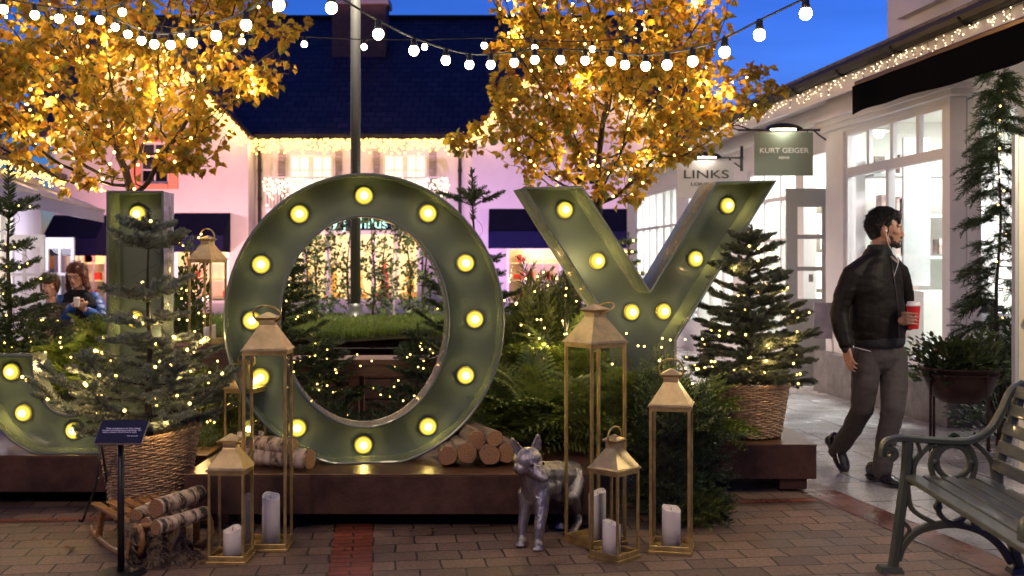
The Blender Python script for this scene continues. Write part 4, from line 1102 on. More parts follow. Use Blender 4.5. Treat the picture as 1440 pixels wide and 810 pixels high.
# ---------------------------------------------------------------- ferns, junipers, leafy shrubs
def frond(seed, n=15):
    rg = np.random.default_rng(seed); v = []; f = []
    def rach(x): return np.array([x, 0.03*math.sin(x*3), 0.34*x-0.62*x*x*x])
    prev = None
    for i in range(13):
        x = i/12; p = rach(x); w_ = 0.008*(1-x)+0.002; k = len(v); v += [tuple(p+[0,w_,0]), tuple(p-[0,w_,0])]
        if i: f.append((k-2,k-1,k+1,k))
    for i in range(n):
        x = 0.12+0.86*i/(n-1); p = rach(x); l = 0.30*math.sin(math.pi*min(1, (x*0.93+0.07)))**0.75*(1.1-0.35*x)+0.03
        for s in (-1, 1):
            d = np.array([0.45, s*0.95, -0.10+rg.normal(0,0.06)]); d /= np.linalg.norm(d); n3 = 4
            side = np.array([1, -s*0.4, 0])*0.5
            for j in range(n3):   # lobed leaflet: four small diamonds
                a = p+d*l*j/n3; b = p+d*l*(j+1.25)/n3; w_ = 0.034*(1-j/n3*0.7)
                m = (a+b)/2; k = len(v); v += [tuple(a), tuple(m+side*w_*2-[0,0,0.01]), tuple(b-[0,0,0.012*j]), tuple(m-side*w_*2-[0,0,0.01])]; f.append((k,k+1,k+2,k+3))
    return np.array(v, float), f
FR = [frond(i) for i in range(3)]
def spray(seed, n=26):
    """juniper / cypress spray of unit length: fine forked scale-leaf twigs"""
    rg = np.random.default_rng(seed); v = []; f = []
    def twig(a, d, l, w_):
        k = len(v); s = np.cross(d, rg.normal(size=3)); s = s/np.linalg.norm(s)*w_; b = a+d*l; m = a+d*l*0.5+[0,0,0.01]
        v.extend([tuple(a-s*.6), tuple(a+s*.6), tuple(m+s), tuple(b), tuple(m-s)]); f.append((k,k+1,k+2,k+3,k+4))
    for i in range(n):
        x = i/n; p = np.array([x, 0.06*math.sin(4*x+seed), 0.18*x-0.28*x*x]); s = 1 if i % 2 else -1
        d = np.array([0.8, s*rg.uniform(0.5,0.9), rg.normal(0,0.35)]); d /= np.linalg.norm(d); l = 0.34*(1-0.55*x)*rg.uniform(0.7,1.15)
        twig(p, d, l, 0.017)
        for j in range(3):
            q = p+d*l*(0.3+0.22*j); e = d+np.array([0.4,-s*0.7*(1 if j % 2 else -1), rg.normal(0,0.3)]); e /= np.linalg.norm(e); twig(q, e, l*0.42, 0.013)
    twig(np.array([0,0,0.]), np.array([1.,0,0]), 1.0, 0.012)
    return np.array(v, float), f
SP = [spray(i) for i in range(3)]
def ovleaf():
    v = [(0,0,0),(0.3,0.26,0.06),(0.7,0.24,0.05),(1,0,-0.04),(0.7,-0.24,0.05),(0.3,-0.26,0.06),(0.5,0,-0.02)]
    return np.array(v, float), [(0,6,2,1),(6,3,2),(0,5,6),(5,4,3,6)]
OV = [ovleaf()]
M_fern = leafmat('fern_fronds', [(0.08,0.13,0.022),(0.13,0.19,0.032),(0.19,0.23,0.04)], 0.3)
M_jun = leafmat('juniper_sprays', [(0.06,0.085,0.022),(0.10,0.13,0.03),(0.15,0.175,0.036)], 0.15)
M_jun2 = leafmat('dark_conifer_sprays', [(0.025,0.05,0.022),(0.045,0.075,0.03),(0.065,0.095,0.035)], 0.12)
M_box = leafmat('shrub_leaves', [(0.04,0.07,0.02),(0.07,0.11,0.03),(0.10,0.13,0.035)], 0.25)
def plant(name, label, cat, c, rad, n, tm, mat, size, seed, up=0.35, group=None, stems=7, bottom=-0.35, jit=0.5, part_name='foliage'):
    """foliage pieces growing outward through an ellipsoid volume, on a few stems; c = centre of the base"""
    rn = np.random.default_rng(seed); base = Vector(c)
    t = thing(name, label, cat, base, 0, group, world=True); cz = rad[2]*(-bottom)
    u = rn.normal(size=(n, 3)); u /= np.linalg.norm(u, axis=1, keepdims=True); u[:, 2] = np.where(u[:, 2] < bottom, -u[:, 2], u[:, 2])
    rr = rn.uniform(0.25, 1.0, n)**0.6
    # lumps: vary the outline by direction
    lump = 1+0.16*np.sin(u[:, 0]*5+seed)+0.13*np.sin(u[:, 2]*7+u[:, 1]*4+seed*2)
    P = u*(rr*lump)[:, None]*np.array(rad)[None, :]; P[:, 2] += cz
    P[:, 2] = np.maximum(P[:, 2], 0.02)
    D = u*np.array([1,1,0.8])+rn.normal(size=(n,3))*jit*0.6; D[:, 2] += up
    P = P+np.array(base)[None, :]; s = rn.uniform(0.6, 1.15, n)*size
    ix = rn.integers(0, len(tm), n); parts_ = []
    M = rot_from(D, rn.uniform(-.9,.9,n), s); Pst = P-M[:, :, 0]*0.5
    Pst[:, 2] = np.maximum(Pst[:, 2], base.z+0.015)
    for j in range(len(tm)):
        q = ix == j
        parts_.append((tm[j][0], tm[j][1], M[q], Pst[q]))
    bulk(part_name, parts_, mat, t, off=base)
    g = G()
    for k in range(stems):
        i = rn.integers(0, n); e = Vector(P[i]); m = base.lerp(e, 0.5)+Vector((0,0,0.06))
        g.tube([base+Vector((rn.uniform(-.04,.04), rn.uniform(-.04,.04), 0.0)), m, e], [0.010,0.007,0.003], 5)
    obj('stems', g, M_bark, t, smooth=True)
    return t
def fernp(label, c, size, n, seed, group='feathery ferns round the letters', mat=None):
    rn = np.random.default_rng(seed); base = Vector(c)
    t = thing('fern', label, 'fern', base, 0, group, world=True); an = rn.uniform(0, 2*math.pi, n); el = rn.uniform(0.25, 1.35, n)
    D = np.stack([np.cos(an)*np.cos(el), np.sin(an)*np.cos(el), np.sin(el)], 1); s = rn.uniform(0.6, 1.1, n)*size
    P = np.array(base)[None, :]+D*rn.uniform(0,0.25,n)[:, None]*size+rn.normal(size=(n,3))*0.03; P[:, 2] = np.maximum(P[:, 2], base.z+0.02)
    ix = rn.integers(0, 3, n); M = rot_from(D, rn.uniform(-.5,.5,n), s)
    bulk('fronds', [(FR[j][0], FR[j][1], M[ix == j], P[ix == j]) for j in range(3)], mat or M_fern, t, off=base)
    return t
gj = 'bushy junipers planted behind the letters'
# between O and Y and below Y
def at(px, Y, z=0.0): return ((px-CX)/F*Y, Y, z)
plant('juniper', 'bushy juniper filling the gap right of the letter O', 'shrub', at(745, 7.6), (0.42,0.40,0.88), 760, SP, M_jun, 0.26, 1, group=gj)
plant('juniper', 'tall juniper behind the left arm of the letter Y', 'shrub', at(800, 7.9), (0.40,0.40,0.92), 760, SP, M_jun, 0.26, 2, group=gj, up=0.6)
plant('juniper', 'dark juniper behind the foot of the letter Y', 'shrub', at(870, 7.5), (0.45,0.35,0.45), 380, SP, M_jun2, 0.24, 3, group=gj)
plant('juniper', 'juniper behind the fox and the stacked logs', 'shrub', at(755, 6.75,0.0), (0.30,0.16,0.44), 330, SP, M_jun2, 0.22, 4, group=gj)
fernp('light green fern hiding the foot of the letter Y', at(905, 6.40, 0.34), 0.46, 110, 5)
fernp('fern to the right of the letter Y, before the round basket', at(970, 6.45, 0.30), 0.42, 84, 6)
fernp('fern behind the tall corner-on lantern', at(838, 6.35, 0.30), 0.46, 74, 7)
fernp('fern reaching over the right rim of the letter O', at(755, 6.5, 0.32), 0.48, 70, 8)
fernp('fern high up between the letters O and Y', at(790, 7.1, 0.5), 0.50, 60, 9)
fernp('fern above the stacked logs beside the letter O', at(722, 6.7, 0.3), 0.42, 50, 28)
# bush in front of the right plinth
plant('conifer_bush', 'dense dark green conifer bush on the paving behind the middle-height lantern', 'shrub', at(945, 6.0), (0.27,0.25,0.50), 520, SP, M_jun2, 0.20, 10, up=0.5, bottom=-0.6)
plant('conifer_bush', 'low bright green juniper spreading at the foot of the dark bush', 'shrub', at(978, 5.86), (0.19,0.17,0.115), 200, SP, M_jun, 0.16, 12, up=0.25, bottom=-0.3)
# left side
fernp('fern hanging over the hook of the letter J', at(90, 7.0, 0.55), 0.42, 66, 13)
fernp('yellow-green fern between the J and the fir at the left', at(135, 7.3, 0.60), 0.44, 55, 14)
plant('juniper', 'juniper between the letters J and O', 'shrub', at(285, 6.95, 0.0), (0.36,0.30,0.52), 430, SP, M_jun, 0.24, 15, group=gj)
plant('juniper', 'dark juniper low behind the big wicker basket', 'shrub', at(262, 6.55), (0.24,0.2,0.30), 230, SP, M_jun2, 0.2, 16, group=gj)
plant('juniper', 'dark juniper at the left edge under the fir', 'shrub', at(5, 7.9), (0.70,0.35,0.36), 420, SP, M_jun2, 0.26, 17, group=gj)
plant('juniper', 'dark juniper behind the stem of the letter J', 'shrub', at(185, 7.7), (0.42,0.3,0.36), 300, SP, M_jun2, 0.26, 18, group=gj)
plant('leafy_shrub', 'tall small-leaved shrub with lights right of the letter J', 'shrub', at(262, 8.3), (0.24,0.26,0.98), 2600, OV, M_box, 0.05, 19, stems=9, bottom=-0.5)
plant('leafy_shrub', 'small-leaved shrub below the distant lantern', 'shrub', at(300, 8.25), (0.20,0.22,0.36), 900, OV, M_box, 0.045, 20, stems=9, bottom=-0.5)
fairy('fairy lights in the tall shrub right of the letter J', [Vector(at(262,8.0))+Vector((random.uniform(-.2,.24), random.uniform(-.1,.1), random.uniform(0.5,1.75))) for _ in range(34)], 0.007, M_fairy, None, loc=at(262,8.0,0.5))
fairy('fairy lights scattered low behind the opening of the O', [W(random.uniform(395,630), random.uniform(490,575), random.uniform(7.2,7.8)) for _ in range(20)], 0.006, M_fairy, None, loc=at(500,7.5,0.4))
fairy('fairy lights in the ferns between the O and the Y', [W(random.uniform(712,800), random.uniform(345,520), random.uniform(6.6,7.1)) for _ in range(16)], 0.006, M_fairy, None, loc=at(750,7.0,0.5))
for (lab, x0, x1, y0, y1, Y, n, wt) in (('added fairy lights strung over the junipers right of the letter O', 705, 830, 360, 500, 7.0, 22, 14.0), ('added fairy lights in the ferns under the letter Y', 840, 990, 465, 560, 6.0, 14, 6.0), ('added fairy lights in the junipers between J and O', 225, 310, 440, 600, 6.6, 18, 9.0), ('added fairy lights over the ferns at the far left', 60, 150, 470, 540, 6.8, 10, 6.0)):  # strings and their lamps added to brighten the foliage
    pp = [W(random.uniform(x0,x1), random.uniform(y0,y1), Y+random.uniform(-.15,.15)) for _ in range(n)]; pp.sort(key=lambda p: p.x)
    fl = fairy(lab, pp, 0.006, M_fairy, [pp], wr=0.0012, loc=pp[0])
    for p in pp[::max(1, n//5)]: plight(p+Vector((0,-0.12,0.05)), wt/5, (1.0,0.68,0.28), 0.02, parent=fl)
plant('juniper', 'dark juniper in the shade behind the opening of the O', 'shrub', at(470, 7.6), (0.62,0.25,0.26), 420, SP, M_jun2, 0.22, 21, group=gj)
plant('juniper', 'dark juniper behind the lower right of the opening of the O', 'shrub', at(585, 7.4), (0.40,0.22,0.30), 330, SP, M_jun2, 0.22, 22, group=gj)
# fallen leaves, one by one
gl = 'fallen leaves and bits on the paving'
M_leafdry = pmat('dry_leaf', (0.22,0.10,0.03), 0.8, island=0.3, var=0.3)
for k in range(26):
    px, py = random.choice([(random.uniform(560,720), random.uniform(738,752)), (random.uniform(280,560), random.uniform(745,800)), (random.uniform(690,1200), random.uniform(700,800)), (random.uniform(0,130), random.uniform(745,790))])
    p = GP(px, py); t = thing('fallen_leaf', 'small dry leaf lying on the brick paving', 'leaf', p+Vector((0,0,0.006)), random.uniform(0,6), gl)
    g = G(); s = random.uniform(0.018,0.038); g.add([(v[0]*s, v[1]*s, abs(v[2])*s*0.7+0.003) for v in LEAF[0]], LEAF[1]); obj('blade', g, M_leafdry, t)

# ---------------------------------------------------------------- plants on the right
def climb(label, x, y, H, seed):
    rg = random.Random(seed); rn = np.random.default_rng(seed); base = Vector((x,y,0.0))
    t = thing('slender_conifer', label, 'conifer', base, 0, world=True)
    g = G(); g.tube([base+Vector((0.02*math.sin(k*0.9), 0, H*k/14)) for k in range(15)], [0.022*(1-k/15.5) for k in range(15)], 8); 
    P = []; D = []; S_ = []
    for k in range(100):
        f = (k/100)**0.9; h = 0.55+(H-0.55)*f; an = rg.uniform(0,6.28); l = (0.34*(1-f)**0.7+0.06)*rg.uniform(0.55,1.1); el = rg.uniform(-0.05,0.45)
        a = base+Vector((0,0,h)); d = Vector((math.cos(an), math.sin(an), math.tan(el))).normalized(); pts = [a]
        for s in range(4):
            d = (d+Vector((0,0,-0.16))).normalized(); pts.append(pts[-1]+d*l/4)
            for q in range(3):
                P.append(pts[-1]); e = d+Vector((rg.gauss(0,.45), rg.gauss(0,.45), rg.gauss(-.18,.25))); D.append(e); S_.append(rg.uniform(0.09,0.18))
        g.tube(pts, [0.005,0.004,0.003,0.002,0.001], 3)
    obj('trunk', g, M_bark, t, smooth=True)
    P = np.array([tuple(p) for p in P]); D = np.array([tuple(p) for p in D]); S_ = np.array(S_); ix = rn.integers(0,3,len(P)); M = rot_from(D, rn.uniform(-1,1,len(P)), S_)
    bulk('needles', [(SP[j][0], SP[j][1], M[ix == j], P[ix == j]) for j in range(3)], M_jun2, t, off=base)
    fairy('fairy lights up the slender conifer by the shop window', [base+Vector((rg.uniform(-.04,.04), -0.05, h)) for h in [1.0+0.11*k for k in range(int((H-1.0)/0.11))]], 0.0075, M_fairy,
          [[base+Vector((0.03*math.sin(k), -0.045, 0.95+0.1*k)) for k in range(int((H-0.95)/0.1))]], wr=0.0016, loc=base+Vector((0,0,1.0)))
climb('slender drooping conifer in front of the shop side window', *at(1404, 8.35)[:2], 2.93, 4)
def bowl():
    c = Vector(at(1350, 8.0)); t = thing('planter_bowl', 'dark iron planter bowl on thin legs beside the shop', 'planter', c, 0, world=True)
    M_iron = pmat('rusty_iron', (0.045,0.02,0.018), 0.5, 0.5, var=0.3)
    g = G(); g.lathe([(0.02,0.37),(0.13,0.385),(0.22,0.45),(0.262,0.55),(0.275,0.63),(0.29,0.635),(0.29,0.65),(0.262,0.65),(0.25,0.56),(0.02,0.52)], 36, (c.x,c.y,0)); obj('bowl', g, M_iron, t, smooth=True)
    g = G(); pts = [(c.x+0.27*math.cos(a), c.y+0.27*math.sin(a), 0.60) for a in [2*math.pi*j/48 for j in range(48)]]; g.tube(pts, 0.009, 6, closed=True); obj('ring', g, M_iron, t, smooth=True)
    for k in range(4):
        a = R(200+90*k); x, y = c.x+0.275*math.cos(a), c.y+0.275*math.sin(a); g = G(); g.tube([(x,y,0.66),(x,y,0.0)], 0.011, 8); g.lathe([(0.018,0.0),(0.018,0.008)], 10, (x,y,0)); obj('leg', g, M_iron, t, smooth=True)
bowl()
plant('leafy_shrub', 'loose green shrub growing in the iron planter bowl', 'shrub', at(1345, 8.0, 0.53), (0.36,0.28,0.34), 1500, OV, M_box, 0.055, 30, stems=14, bottom=-0.15, up=0.1)
plant('leafy_shrub', 'tall dark shrub behind the iron planter bowl', 'shrub', at(1408, 8.75), (0.42,0.25,0.72), 2400, OV, M_jun2, 0.055, 31, stems=16, bottom=-0.4)
# ================================================================== BUILDINGS
M_slate = brick_mat('slate_roof_mat', (0.080,0.062,0.085), (0.040,0.033,0.05), (0.015,0.013,0.025), 0.34, 0.22, 0.02, 0.5, bump=0.5)
def render_mat(name, c): return pmat(name, c, 0.85, var=0.05, vscale=1.5, bump=0.08, bscale=60)
M_rend = render_mat('cream_render', (0.50,0.47,0.50))
M_rendw = render_mat('pale_render', (0.52,0.48,0.47))
M_lit = emat('lit_window', (1.0,0.82,0.50), 2.0, False)
M_roomw = pmat('shop_interior_white', (0.80,0.80,0.76), 0.7)
M_roomwarm = pmat('shop_interior_warm', (0.82,0.74,0.56), 0.7)
M_litpanel = emat('ceiling_panel', (0.95,1.0,0.92), 9.0, False)
M_gut = pmat('black_gutter', (0.007,0.005,0.005), 0.6)
M_stone = pmat('grey_stone', (0.17,0.155,0.155), 0.7, var=0.3, vscale=7, bump=0.3, bscale=50)
M_coral = pmat('coral_render', (0.62,0.22,0.14), 0.8)
M_shutter = pmat('grey_shutter', (0.22,0.19,0.22), 0.6)
M_dark = pmat('dark_interior', (0.03,0.03,0.035), 0.7)
M_redthing = pmat('red_display', (0.55,0.03,0.03), 0.5)
M_gold = pmat('gold_display', (0.7,0.42,0.1), 0.4, 0.3)
def Pf(Y0): return lambda u, z, d: Vector((u, Y0+d, z))
def X30(px, Y=30.0): return (px-CX)/F*Y
def Z30(py, Y=30.0): return CAMZ-(py-HY)/F*Y

# ---------------- the two-storey building closing the square
B = thing('building', 'pale two-storey building with dark slate roof and two gables closing the square', 'building', (-4.2, 30, 0), 0, world=True)
xl, xr = X30(345), X30(668)
g = G(); ho = []
for (a, b) in ((405,468),(538,600)): ho.append((X30(a), X30(b), 3.15, Z30(217)))
ho.append((X30(398), X30(590), 0.12, 2.34))
pwall(g, Pf(30), xl, xr, 0, 5.04, ho, 0.3); obj('wall', g, M_rend, B)
for i, (a, b) in enumerate(((405,468),(538,600))):
    f = win(Pf(30), X30(a), X30(b), 3.15, Z30(217), 4, 2, B, M_whitesh, M_win, fw=0.07, bw=0.035, dep=(0.05,0.12), zsplit=[4.12])
    g = G(); m = (X30(a)+X30(b))/2; g.box((m, 30.085, 4.0), (0.14, 0.05, 1.6)); obj('mullion', g, M_whitesh, f)
    g = G(); g.box((m, 30.27, 3.95), (X30(b)-X30(a)-0.02, 0.02, 1.85)); obj('lit_blind', g, M_lit, f)
    for s in (X30(a)-0.17, X30(b)+0.17):
        g = G(); g.box((s, 29.97, 3.9), (0.19, 0.04, 1.5)); 
        for k in range(14): g.box((s, 29.945, 3.22+k*0.1), (0.15, 0.02, 0.05), Matrix.Rotation(R(30), 3, 'X'))
        obj('shutter', g, M_shutter, B)
# balconies
for (a, b) in ((380,482),(520,632)):
    x0, x1 = X30(a), X30(b); bt = thing('balcony_rail', None, None); bpy.data.objects.remove(bt)
    g = G(); g.box(((x0+x1)/2, 29.72, 2.95), (x1-x0, 0.6, 0.12)); g.box(((x0+x1)/2, 29.45, 3.86), (x1-x0, 0.05, 0.05))
    n = 22
    for k in range(n+1): g.box((x0+(x1-x0)*k/n, 29.45, 3.42), (0.018, 0.018, 0.84))
    for s in (x0, x1): g.box((s, 29.58, 3.86), (0.05, 0.30, 0.04))
    obj('balcony', g, M_whitesh, B)
# shopfront under the first floor
g = G(); x0, x1 = X30(398), X30(590)
for k in range(7): 
    x = x0+(x1-x0)*k/6; g.box((x, 29.94, 1.2), (0.12 if k % 2 == 0 else 0.06, 0.10, 2.2))
g.box(((x0+x1)/2, 29.93, 2.36), (x1-x0+0.3, 0.14, 0.12)); g.box(((x0+x1)/2, 29.95, 0.3), (x1-x0, 0.08, 0.4))
obj('shopfront_frame', g, M_whitesh, B)
g = G(); g.box(((x0+x1)/2, 29.88, 2.60), (x1-x0+0.5, 0.2, 0.34)); fas = obj('fascia_board', g, M_navy, B)
M_signglow = emat('sign_letters', (0.55,1.0,0.78), 2.2, False)
text('lettering', 'my J Philus', 0.42, M_signglow, ((x0+x1)/2+0.10, 29.76, 2.60), Matrix.Rotation(R(90), 3, 'X'), fas, width=1.05)
g = G()
for (p, q) in (((x0-0.05,32.5,1.25),(0.1,5,2.5)), ((x1+0.05,32.5,1.25),(0.1,5,2.5)), (((x0+x1)/2,34.5,1.25),(x1-x0,0.1,2.5)), (((x0+x1)/2,32.3,2.5),(x1-x0,4.3,0.06)), (((x0+x1)/2,32.3,0.05),(x1-x0,4.3,0.06))): g.box(p, q)
obj('shop_interior', g, M_roomwarm, B)
for k in range(5):
    x = x0+0.4+k*(x1-x0-0.8)/4; g = G(); g.box((x, 31.5, 0.35), (0.5,0.4,0.6)); g.lathe([(0.02,0.65),(0.16,0.75),(0.10,1.0),(0.13,1.1),(0.03,1.55)], 12, (x,31.5,0)); obj('display_stand', g, M_gold if k != 3 else M_redthing, B)
plight((x0+1.0, 31.8, 2.2), 170, (1.0,0.84,0.56), 0.4, parent=B); plight((x1-1.0, 31.8, 2.2), 170, (1.0,0.84,0.56), 0.4, parent=B)
# main roof
g = G(); rx0, rx1 = -14.0, 5.2
g.hexa([(rx0,29.6,5.00),(rx1,29.6,5.00),(rx1,35,9.42),(rx0,35,9.42),(rx0,29.6,5.14),(rx1,29.6,5.14),(rx1,35,9.56),(rx0,35,9.56)])
g.hexa([(rx0,35,9.42),(rx1,35,9.42),(rx1+0.9,40.4,5.0),(rx0,40.4,5.0),(rx0,35,9.56),(rx1,35,9.56),(rx1+0.9,40.4,5.14),(rx0,40.4,5.14)])
g.hexa([(rx1-0.01,30.5,5.0),(rx1+1.4,31,5.0),(rx1+1.4,39,5.0),(rx1-0.01,40,5.0),(rx1-0.01,34.9,9.4),(rx1+0.01,34.95,9.4),(rx1+0.01,35.05,9.4),(rx1-0.01,35.1,9.4)])
roof = obj('roof', g, M_slate, B)
g = G(); g.beam((rx0,35,9.58), (rx1,35,9.58), 0.26, 0.10); obj('ridge', g, M_gut, roof)
g = G(); g.beam((xl+0.1,29.55,5.0), (xr-0.1,29.55,5.0), 0.14, 0.12); g.tube([(X30(366),29.85,4.9),(X30(366),29.9,4.6),(X30(366),29.92,0)], 0.05, 8); g.tube([(X30(647),29.85,4.9),(X30(647),29.9,4.6),(X30(647),29.92,0)], 0.05, 8)
for z in (4.1, 3.3, 2.2): 
    for px in (366, 647): g.lathe([(0.065,-0.04),(0.065,0.04)], 10, (X30(px),29.92,z))
obj('gutter', g, M_gut, B)
# chimney
g = G(); cx0, cx1 = X30(467,33), X30(543,33); g.box(((cx0+cx1)/2, 33.4, 8.6), (cx1-cx0, 0.9, 1.85)); ch = obj('chimney', g, pmat('chimney_brick', (0.15,0.085,0.075), 0.85, var=0.2, bump=0.3), roof)
g = G(); g.box(((cx0+cx1)/2, 33.4, 9.62), (cx1-cx0+0.16, 1.06, 0.2)); g.box(((cx0+cx1)/2, 33.4, 9.9), (cx1-cx0-0.15, 0.8, 0.4)); obj('chimney_cap', g, M_rend, roof)
# gabled wings
def wing(x0, x1, xa, za, ze, Yf, holes, tag_):
    g = G(); pwall(g, Pf(Yf), x0, x1, 0, ze, holes, 0.3)
    g.add([(x0,Yf,ze),(x1,Yf,ze),(xa,Yf,za),(x0,Yf+0.3,ze),(x1,Yf+0.3,ze),(xa,Yf+0.3,za)], [(0,1,2),(5,4,3),(0,3,4,1),(1,4,5,2),(2,5,3,0)])
    for s in (x0+0.15, x1-0.15): g.box((s, Yf+0.3+(30.2-Yf)/2, ze/2), (0.3, 30.2-Yf, ze))
    obj('gable_wall', g, M_rend, B)
    g = G(); Yb = 34.5
    for (xe, s) in ((x0-0.1, -1), (x1+0.1, 1)):
        dz = -0.08; a = Vector((xe, Yf-0.25, ze+dz)); b = Vector((xa, Yf-0.25, za)); c = Vector((xa, Yb, za)); d = Vector((xe, Yb, ze+dz)); up = Vector((0,0,0.14))
        p = [a,b,c,d] if s < 0 else [b,a,d,c]
        g.hexa(p+[q+up for q in p])
    rf = obj('gable_roof', g, M_slate, B)
    g = G(); g.beam((x0-0.1,Yf-0.28,ze-0.02), (xa,Yf-0.28,za+0.06), 0.05, 0.16, up=(0,1,0)); g.beam((x1+0.1,Yf-0.28,ze-0.02), (xa,Yf-0.28,za+0.06), 0.05, 0.16, up=(0,1,0)); obj('bargeboard', g, pmat('brown_bargeboard', (0.12,0.05,0.03), 0.6), B)
YW = 29.2
def XW(px): return (px-CX)/F*YW
def ZW(py): return CAMZ-(py-HY)/F*YW
wing(XW(76), XW(349), XW(212), ZW(44), ZW(194), YW, [(XW(196), XW(238), ZW(258), ZW(200)), (XW(60+30), XW(150), 0.15, 2.0), (XW(246), XW(322), 0.4, 2.0)], 'l')
wing(XW(664), XW(938), XW(801), ZW(44), ZW(194), YW, [(XW(805), XW(850), ZW(262), ZW(205)), (XW(712), XW(790), 0.4, 1.95), (XW(800), XW(885), 0.4, 1.95)], 'r')
g = G(); x0, x1, z0, z1 = XW(186), XW(252), ZW(266), ZW(192)
for (c, d) in (((x0+0.12, (z0+z1)/2), (0.26, z1-z0)), ((x1-0.15, (z0+z1)/2), (0.26, z1-z0)), (((x0+x1)/2, z0+0.07), (x1-x0-0.6, 0.14)), (((x0+x1)/2, z1-0.07), (x1-x0-0.6, 0.14))): g.box((c[0], YW-0.03, c[1]), (d[0], 0.08, d[1]))
obj('window_surround', g, M_coral, B)
for (a, b, c, d) in ((196,238,258,200),(805,850,262,205)):
    f = win(Pf(YW), XW(a), XW(b), ZW(c), ZW(d), 2, 3, B, M_whitesh, M_win, fw=0.06)
    g = G(); g.box(((XW(a)+XW(b))/2, YW+0.4, (ZW(c)+ZW(d))/2), (XW(b)-XW(a)+0.3, 0.05, 1.6)); obj('curtain', g, M_dark, f)
for (a, b) in ((90,150),(246,322),(712,790),(800,885)):
    z1 = 2.0 if a < 400 else 1.95; z0 = 0.15 if a == 90 else 0.4
    f = win(Pf(YW), XW(a), XW(b), z0, z1, 3, 1, B, M_whitesh, M_win, fw=0.07)
    g = G(); xc = (XW(a)+XW(b))/2; wd = XW(b)-XW(a)
    g.box((xc, YW+1.6, 1.05), (wd+0.3, 0.05, 2.1)); g.box((xc, YW+0.95, 2.1), (wd+0.3, 1.3, 0.04)); 
    for s in (-1,1): g.box((xc+s*(wd/2+0.17), YW+0.95, 1.05), (0.04, 1.3, 2.1))
    for q in range(3): g.box((xc, YW+1.4, 0.5+q*0.5), (wd*0.9, 0.3, 0.04))
    obj('window_display', g, M_roomwarm, f)
    rgd = random.Random(a); g = G()
    for q in range(10): g.box((xc+rgd.uniform(-.42,.42)*wd, YW+1.38, 0.62+rgd.randrange(3)*0.5), (rgd.uniform(.08,.2), 0.15, rgd.uniform(.12,.3)))
    obj('goods', g, [M_redthing], f)
    plight((xc, YW+0.8, 1.9), 34, (1.0,0.72,0.38), 0.15, parent=B)
# navy awnings, one object each
def awning(x0, x1, z0, z1, Yf, proj, label):
    t = thing('shop_awning', label, 'awning', ((x0+x1)/2, Yf, z1), 0, 'navy shop awnings on the far building', world=True)
    g = G(); yo = Yf-proj; zv = z0+(z1-z0)*0.42
    g.hexa([(x0,yo,zv-0.01),(x1,yo,zv-0.01),(x1,Yf-0.02,z1-0.03),(x0,Yf-0.02,z1-0.03),(x0,yo,zv+0.01),(x1,yo,zv+0.01),(x1,Yf-0.02,z1),(x0,Yf-0.02,z1)])
    for x in (x0, x1):
        s = 0.01; g.add([(x-s,yo,zv),(x-s,Yf-0.03,z1-0.02),(x-s,Yf-0.03,z0),(x-s,yo,z0),(x+s,yo,zv),(x+s,Yf-0.03,z1-0.02),(x+s,Yf-0.03,z0),(x+s,yo,z0)], [(0,1,2,3),(7,6,5,4),(0,4,5,1),(1,5,6,2),(2,6,7,3),(3,7,4,0)])
    obj('canvas', g, M_navy, t)
    g = G(); g.box(((x0+x1)/2, yo-0.012, (z0+zv)/2), (x1-x0+0.02, 0.02, zv-z0)); obj('valance', g, M_navy, t)
    g = G()
    for x in (x0+0.05, x1-0.05): g.tube([(x, Yf-0.02, z0+0.05), (x, yo, zv-0.03)], 0.014, 6)
    obj('arm', g, M_black, t)
awning(XW(246), XW(324), ZW(355), ZW(300), YW, 0.75, 'navy awning between the letters J and O')
awning(XW(76), XW(150), ZW(360), ZW(303), YW, 0.75, 'navy awning seen left of the letter J')
awning(XW(688), XW(892), ZW(350), ZW(294), YW, 0.75, 'long navy awning behind the arms of the letter Y')
# lights on the far building
kw = dict(group='icicle lights on the far building', r=0.030, mat=M_fairyfar)
def icl(a, b, n, drop, label, **k): return icicles(a, b, n, drop, kw['r'], k.pop('mat', kw['mat']), label, j=0.05, group=kw['group'], **k)
icl((xl+0.05,29.42,4.93), (xr-0.05,29.42,4.93), 150, 0.46, 'icicle lights under the long eaves of the far building')
icl((XW(350),YW-0.34,ZW(192)), (XW(214),YW-0.34,ZW(48)), 110, 0.5, 'icicle lights on the right slope of the left gable')
icl((XW(76),YW-0.34,ZW(196)), (XW(210),YW-0.34,ZW(48)), 90, 0.5, 'icicle lights on the left slope of the left gable')
icl((XW(664),YW-0.34,ZW(192)), (XW(799),YW-0.34,ZW(48)), 120, 0.6, 'icicle lights on the left slope of the right gable')
icl((XW(938),YW-0.34,ZW(192)), (XW(803),YW-0.34,ZW(48)), 90, 0.6, 'icicle lights on the right slope of the right gable')
for (a, b, s) in ((379,482,'left'),(522,632,'right')):
    icl((X30(a),29.40,3.84), (X30(b),29.40,3.84), 50, 0.8, 'curtain of lights on the %s balcony of the far building' % s, mat=M_fairywhite)
# real strings light the wall: soft lamps at the bulbs
LR = thing('eaves_lamps', None, None); bpy.data.objects.remove(LR)
for k in range(6): plight((xl+0.5+(xr-xl-1.0)*k/5, 29.3, 4.72), 22, (1.0,0.62,0.22), 0.15)
for (xa_, za_, xb_, zb_) in ((XW(350),ZW(192),XW(212),ZW(44)), (XW(76),ZW(196),XW(212),ZW(44)), (XW(664),ZW(192),XW(801),ZW(44)), (XW(938),ZW(192),XW(801),ZW(44))):
    for f in (0.12, 0.4, 0.68, 0.92): plight((xa_+(xb_-xa_)*f, YW-0.45, za_+(zb_-za_)*f-0.28), 24, (1.0,0.62,0.22), 0.15)
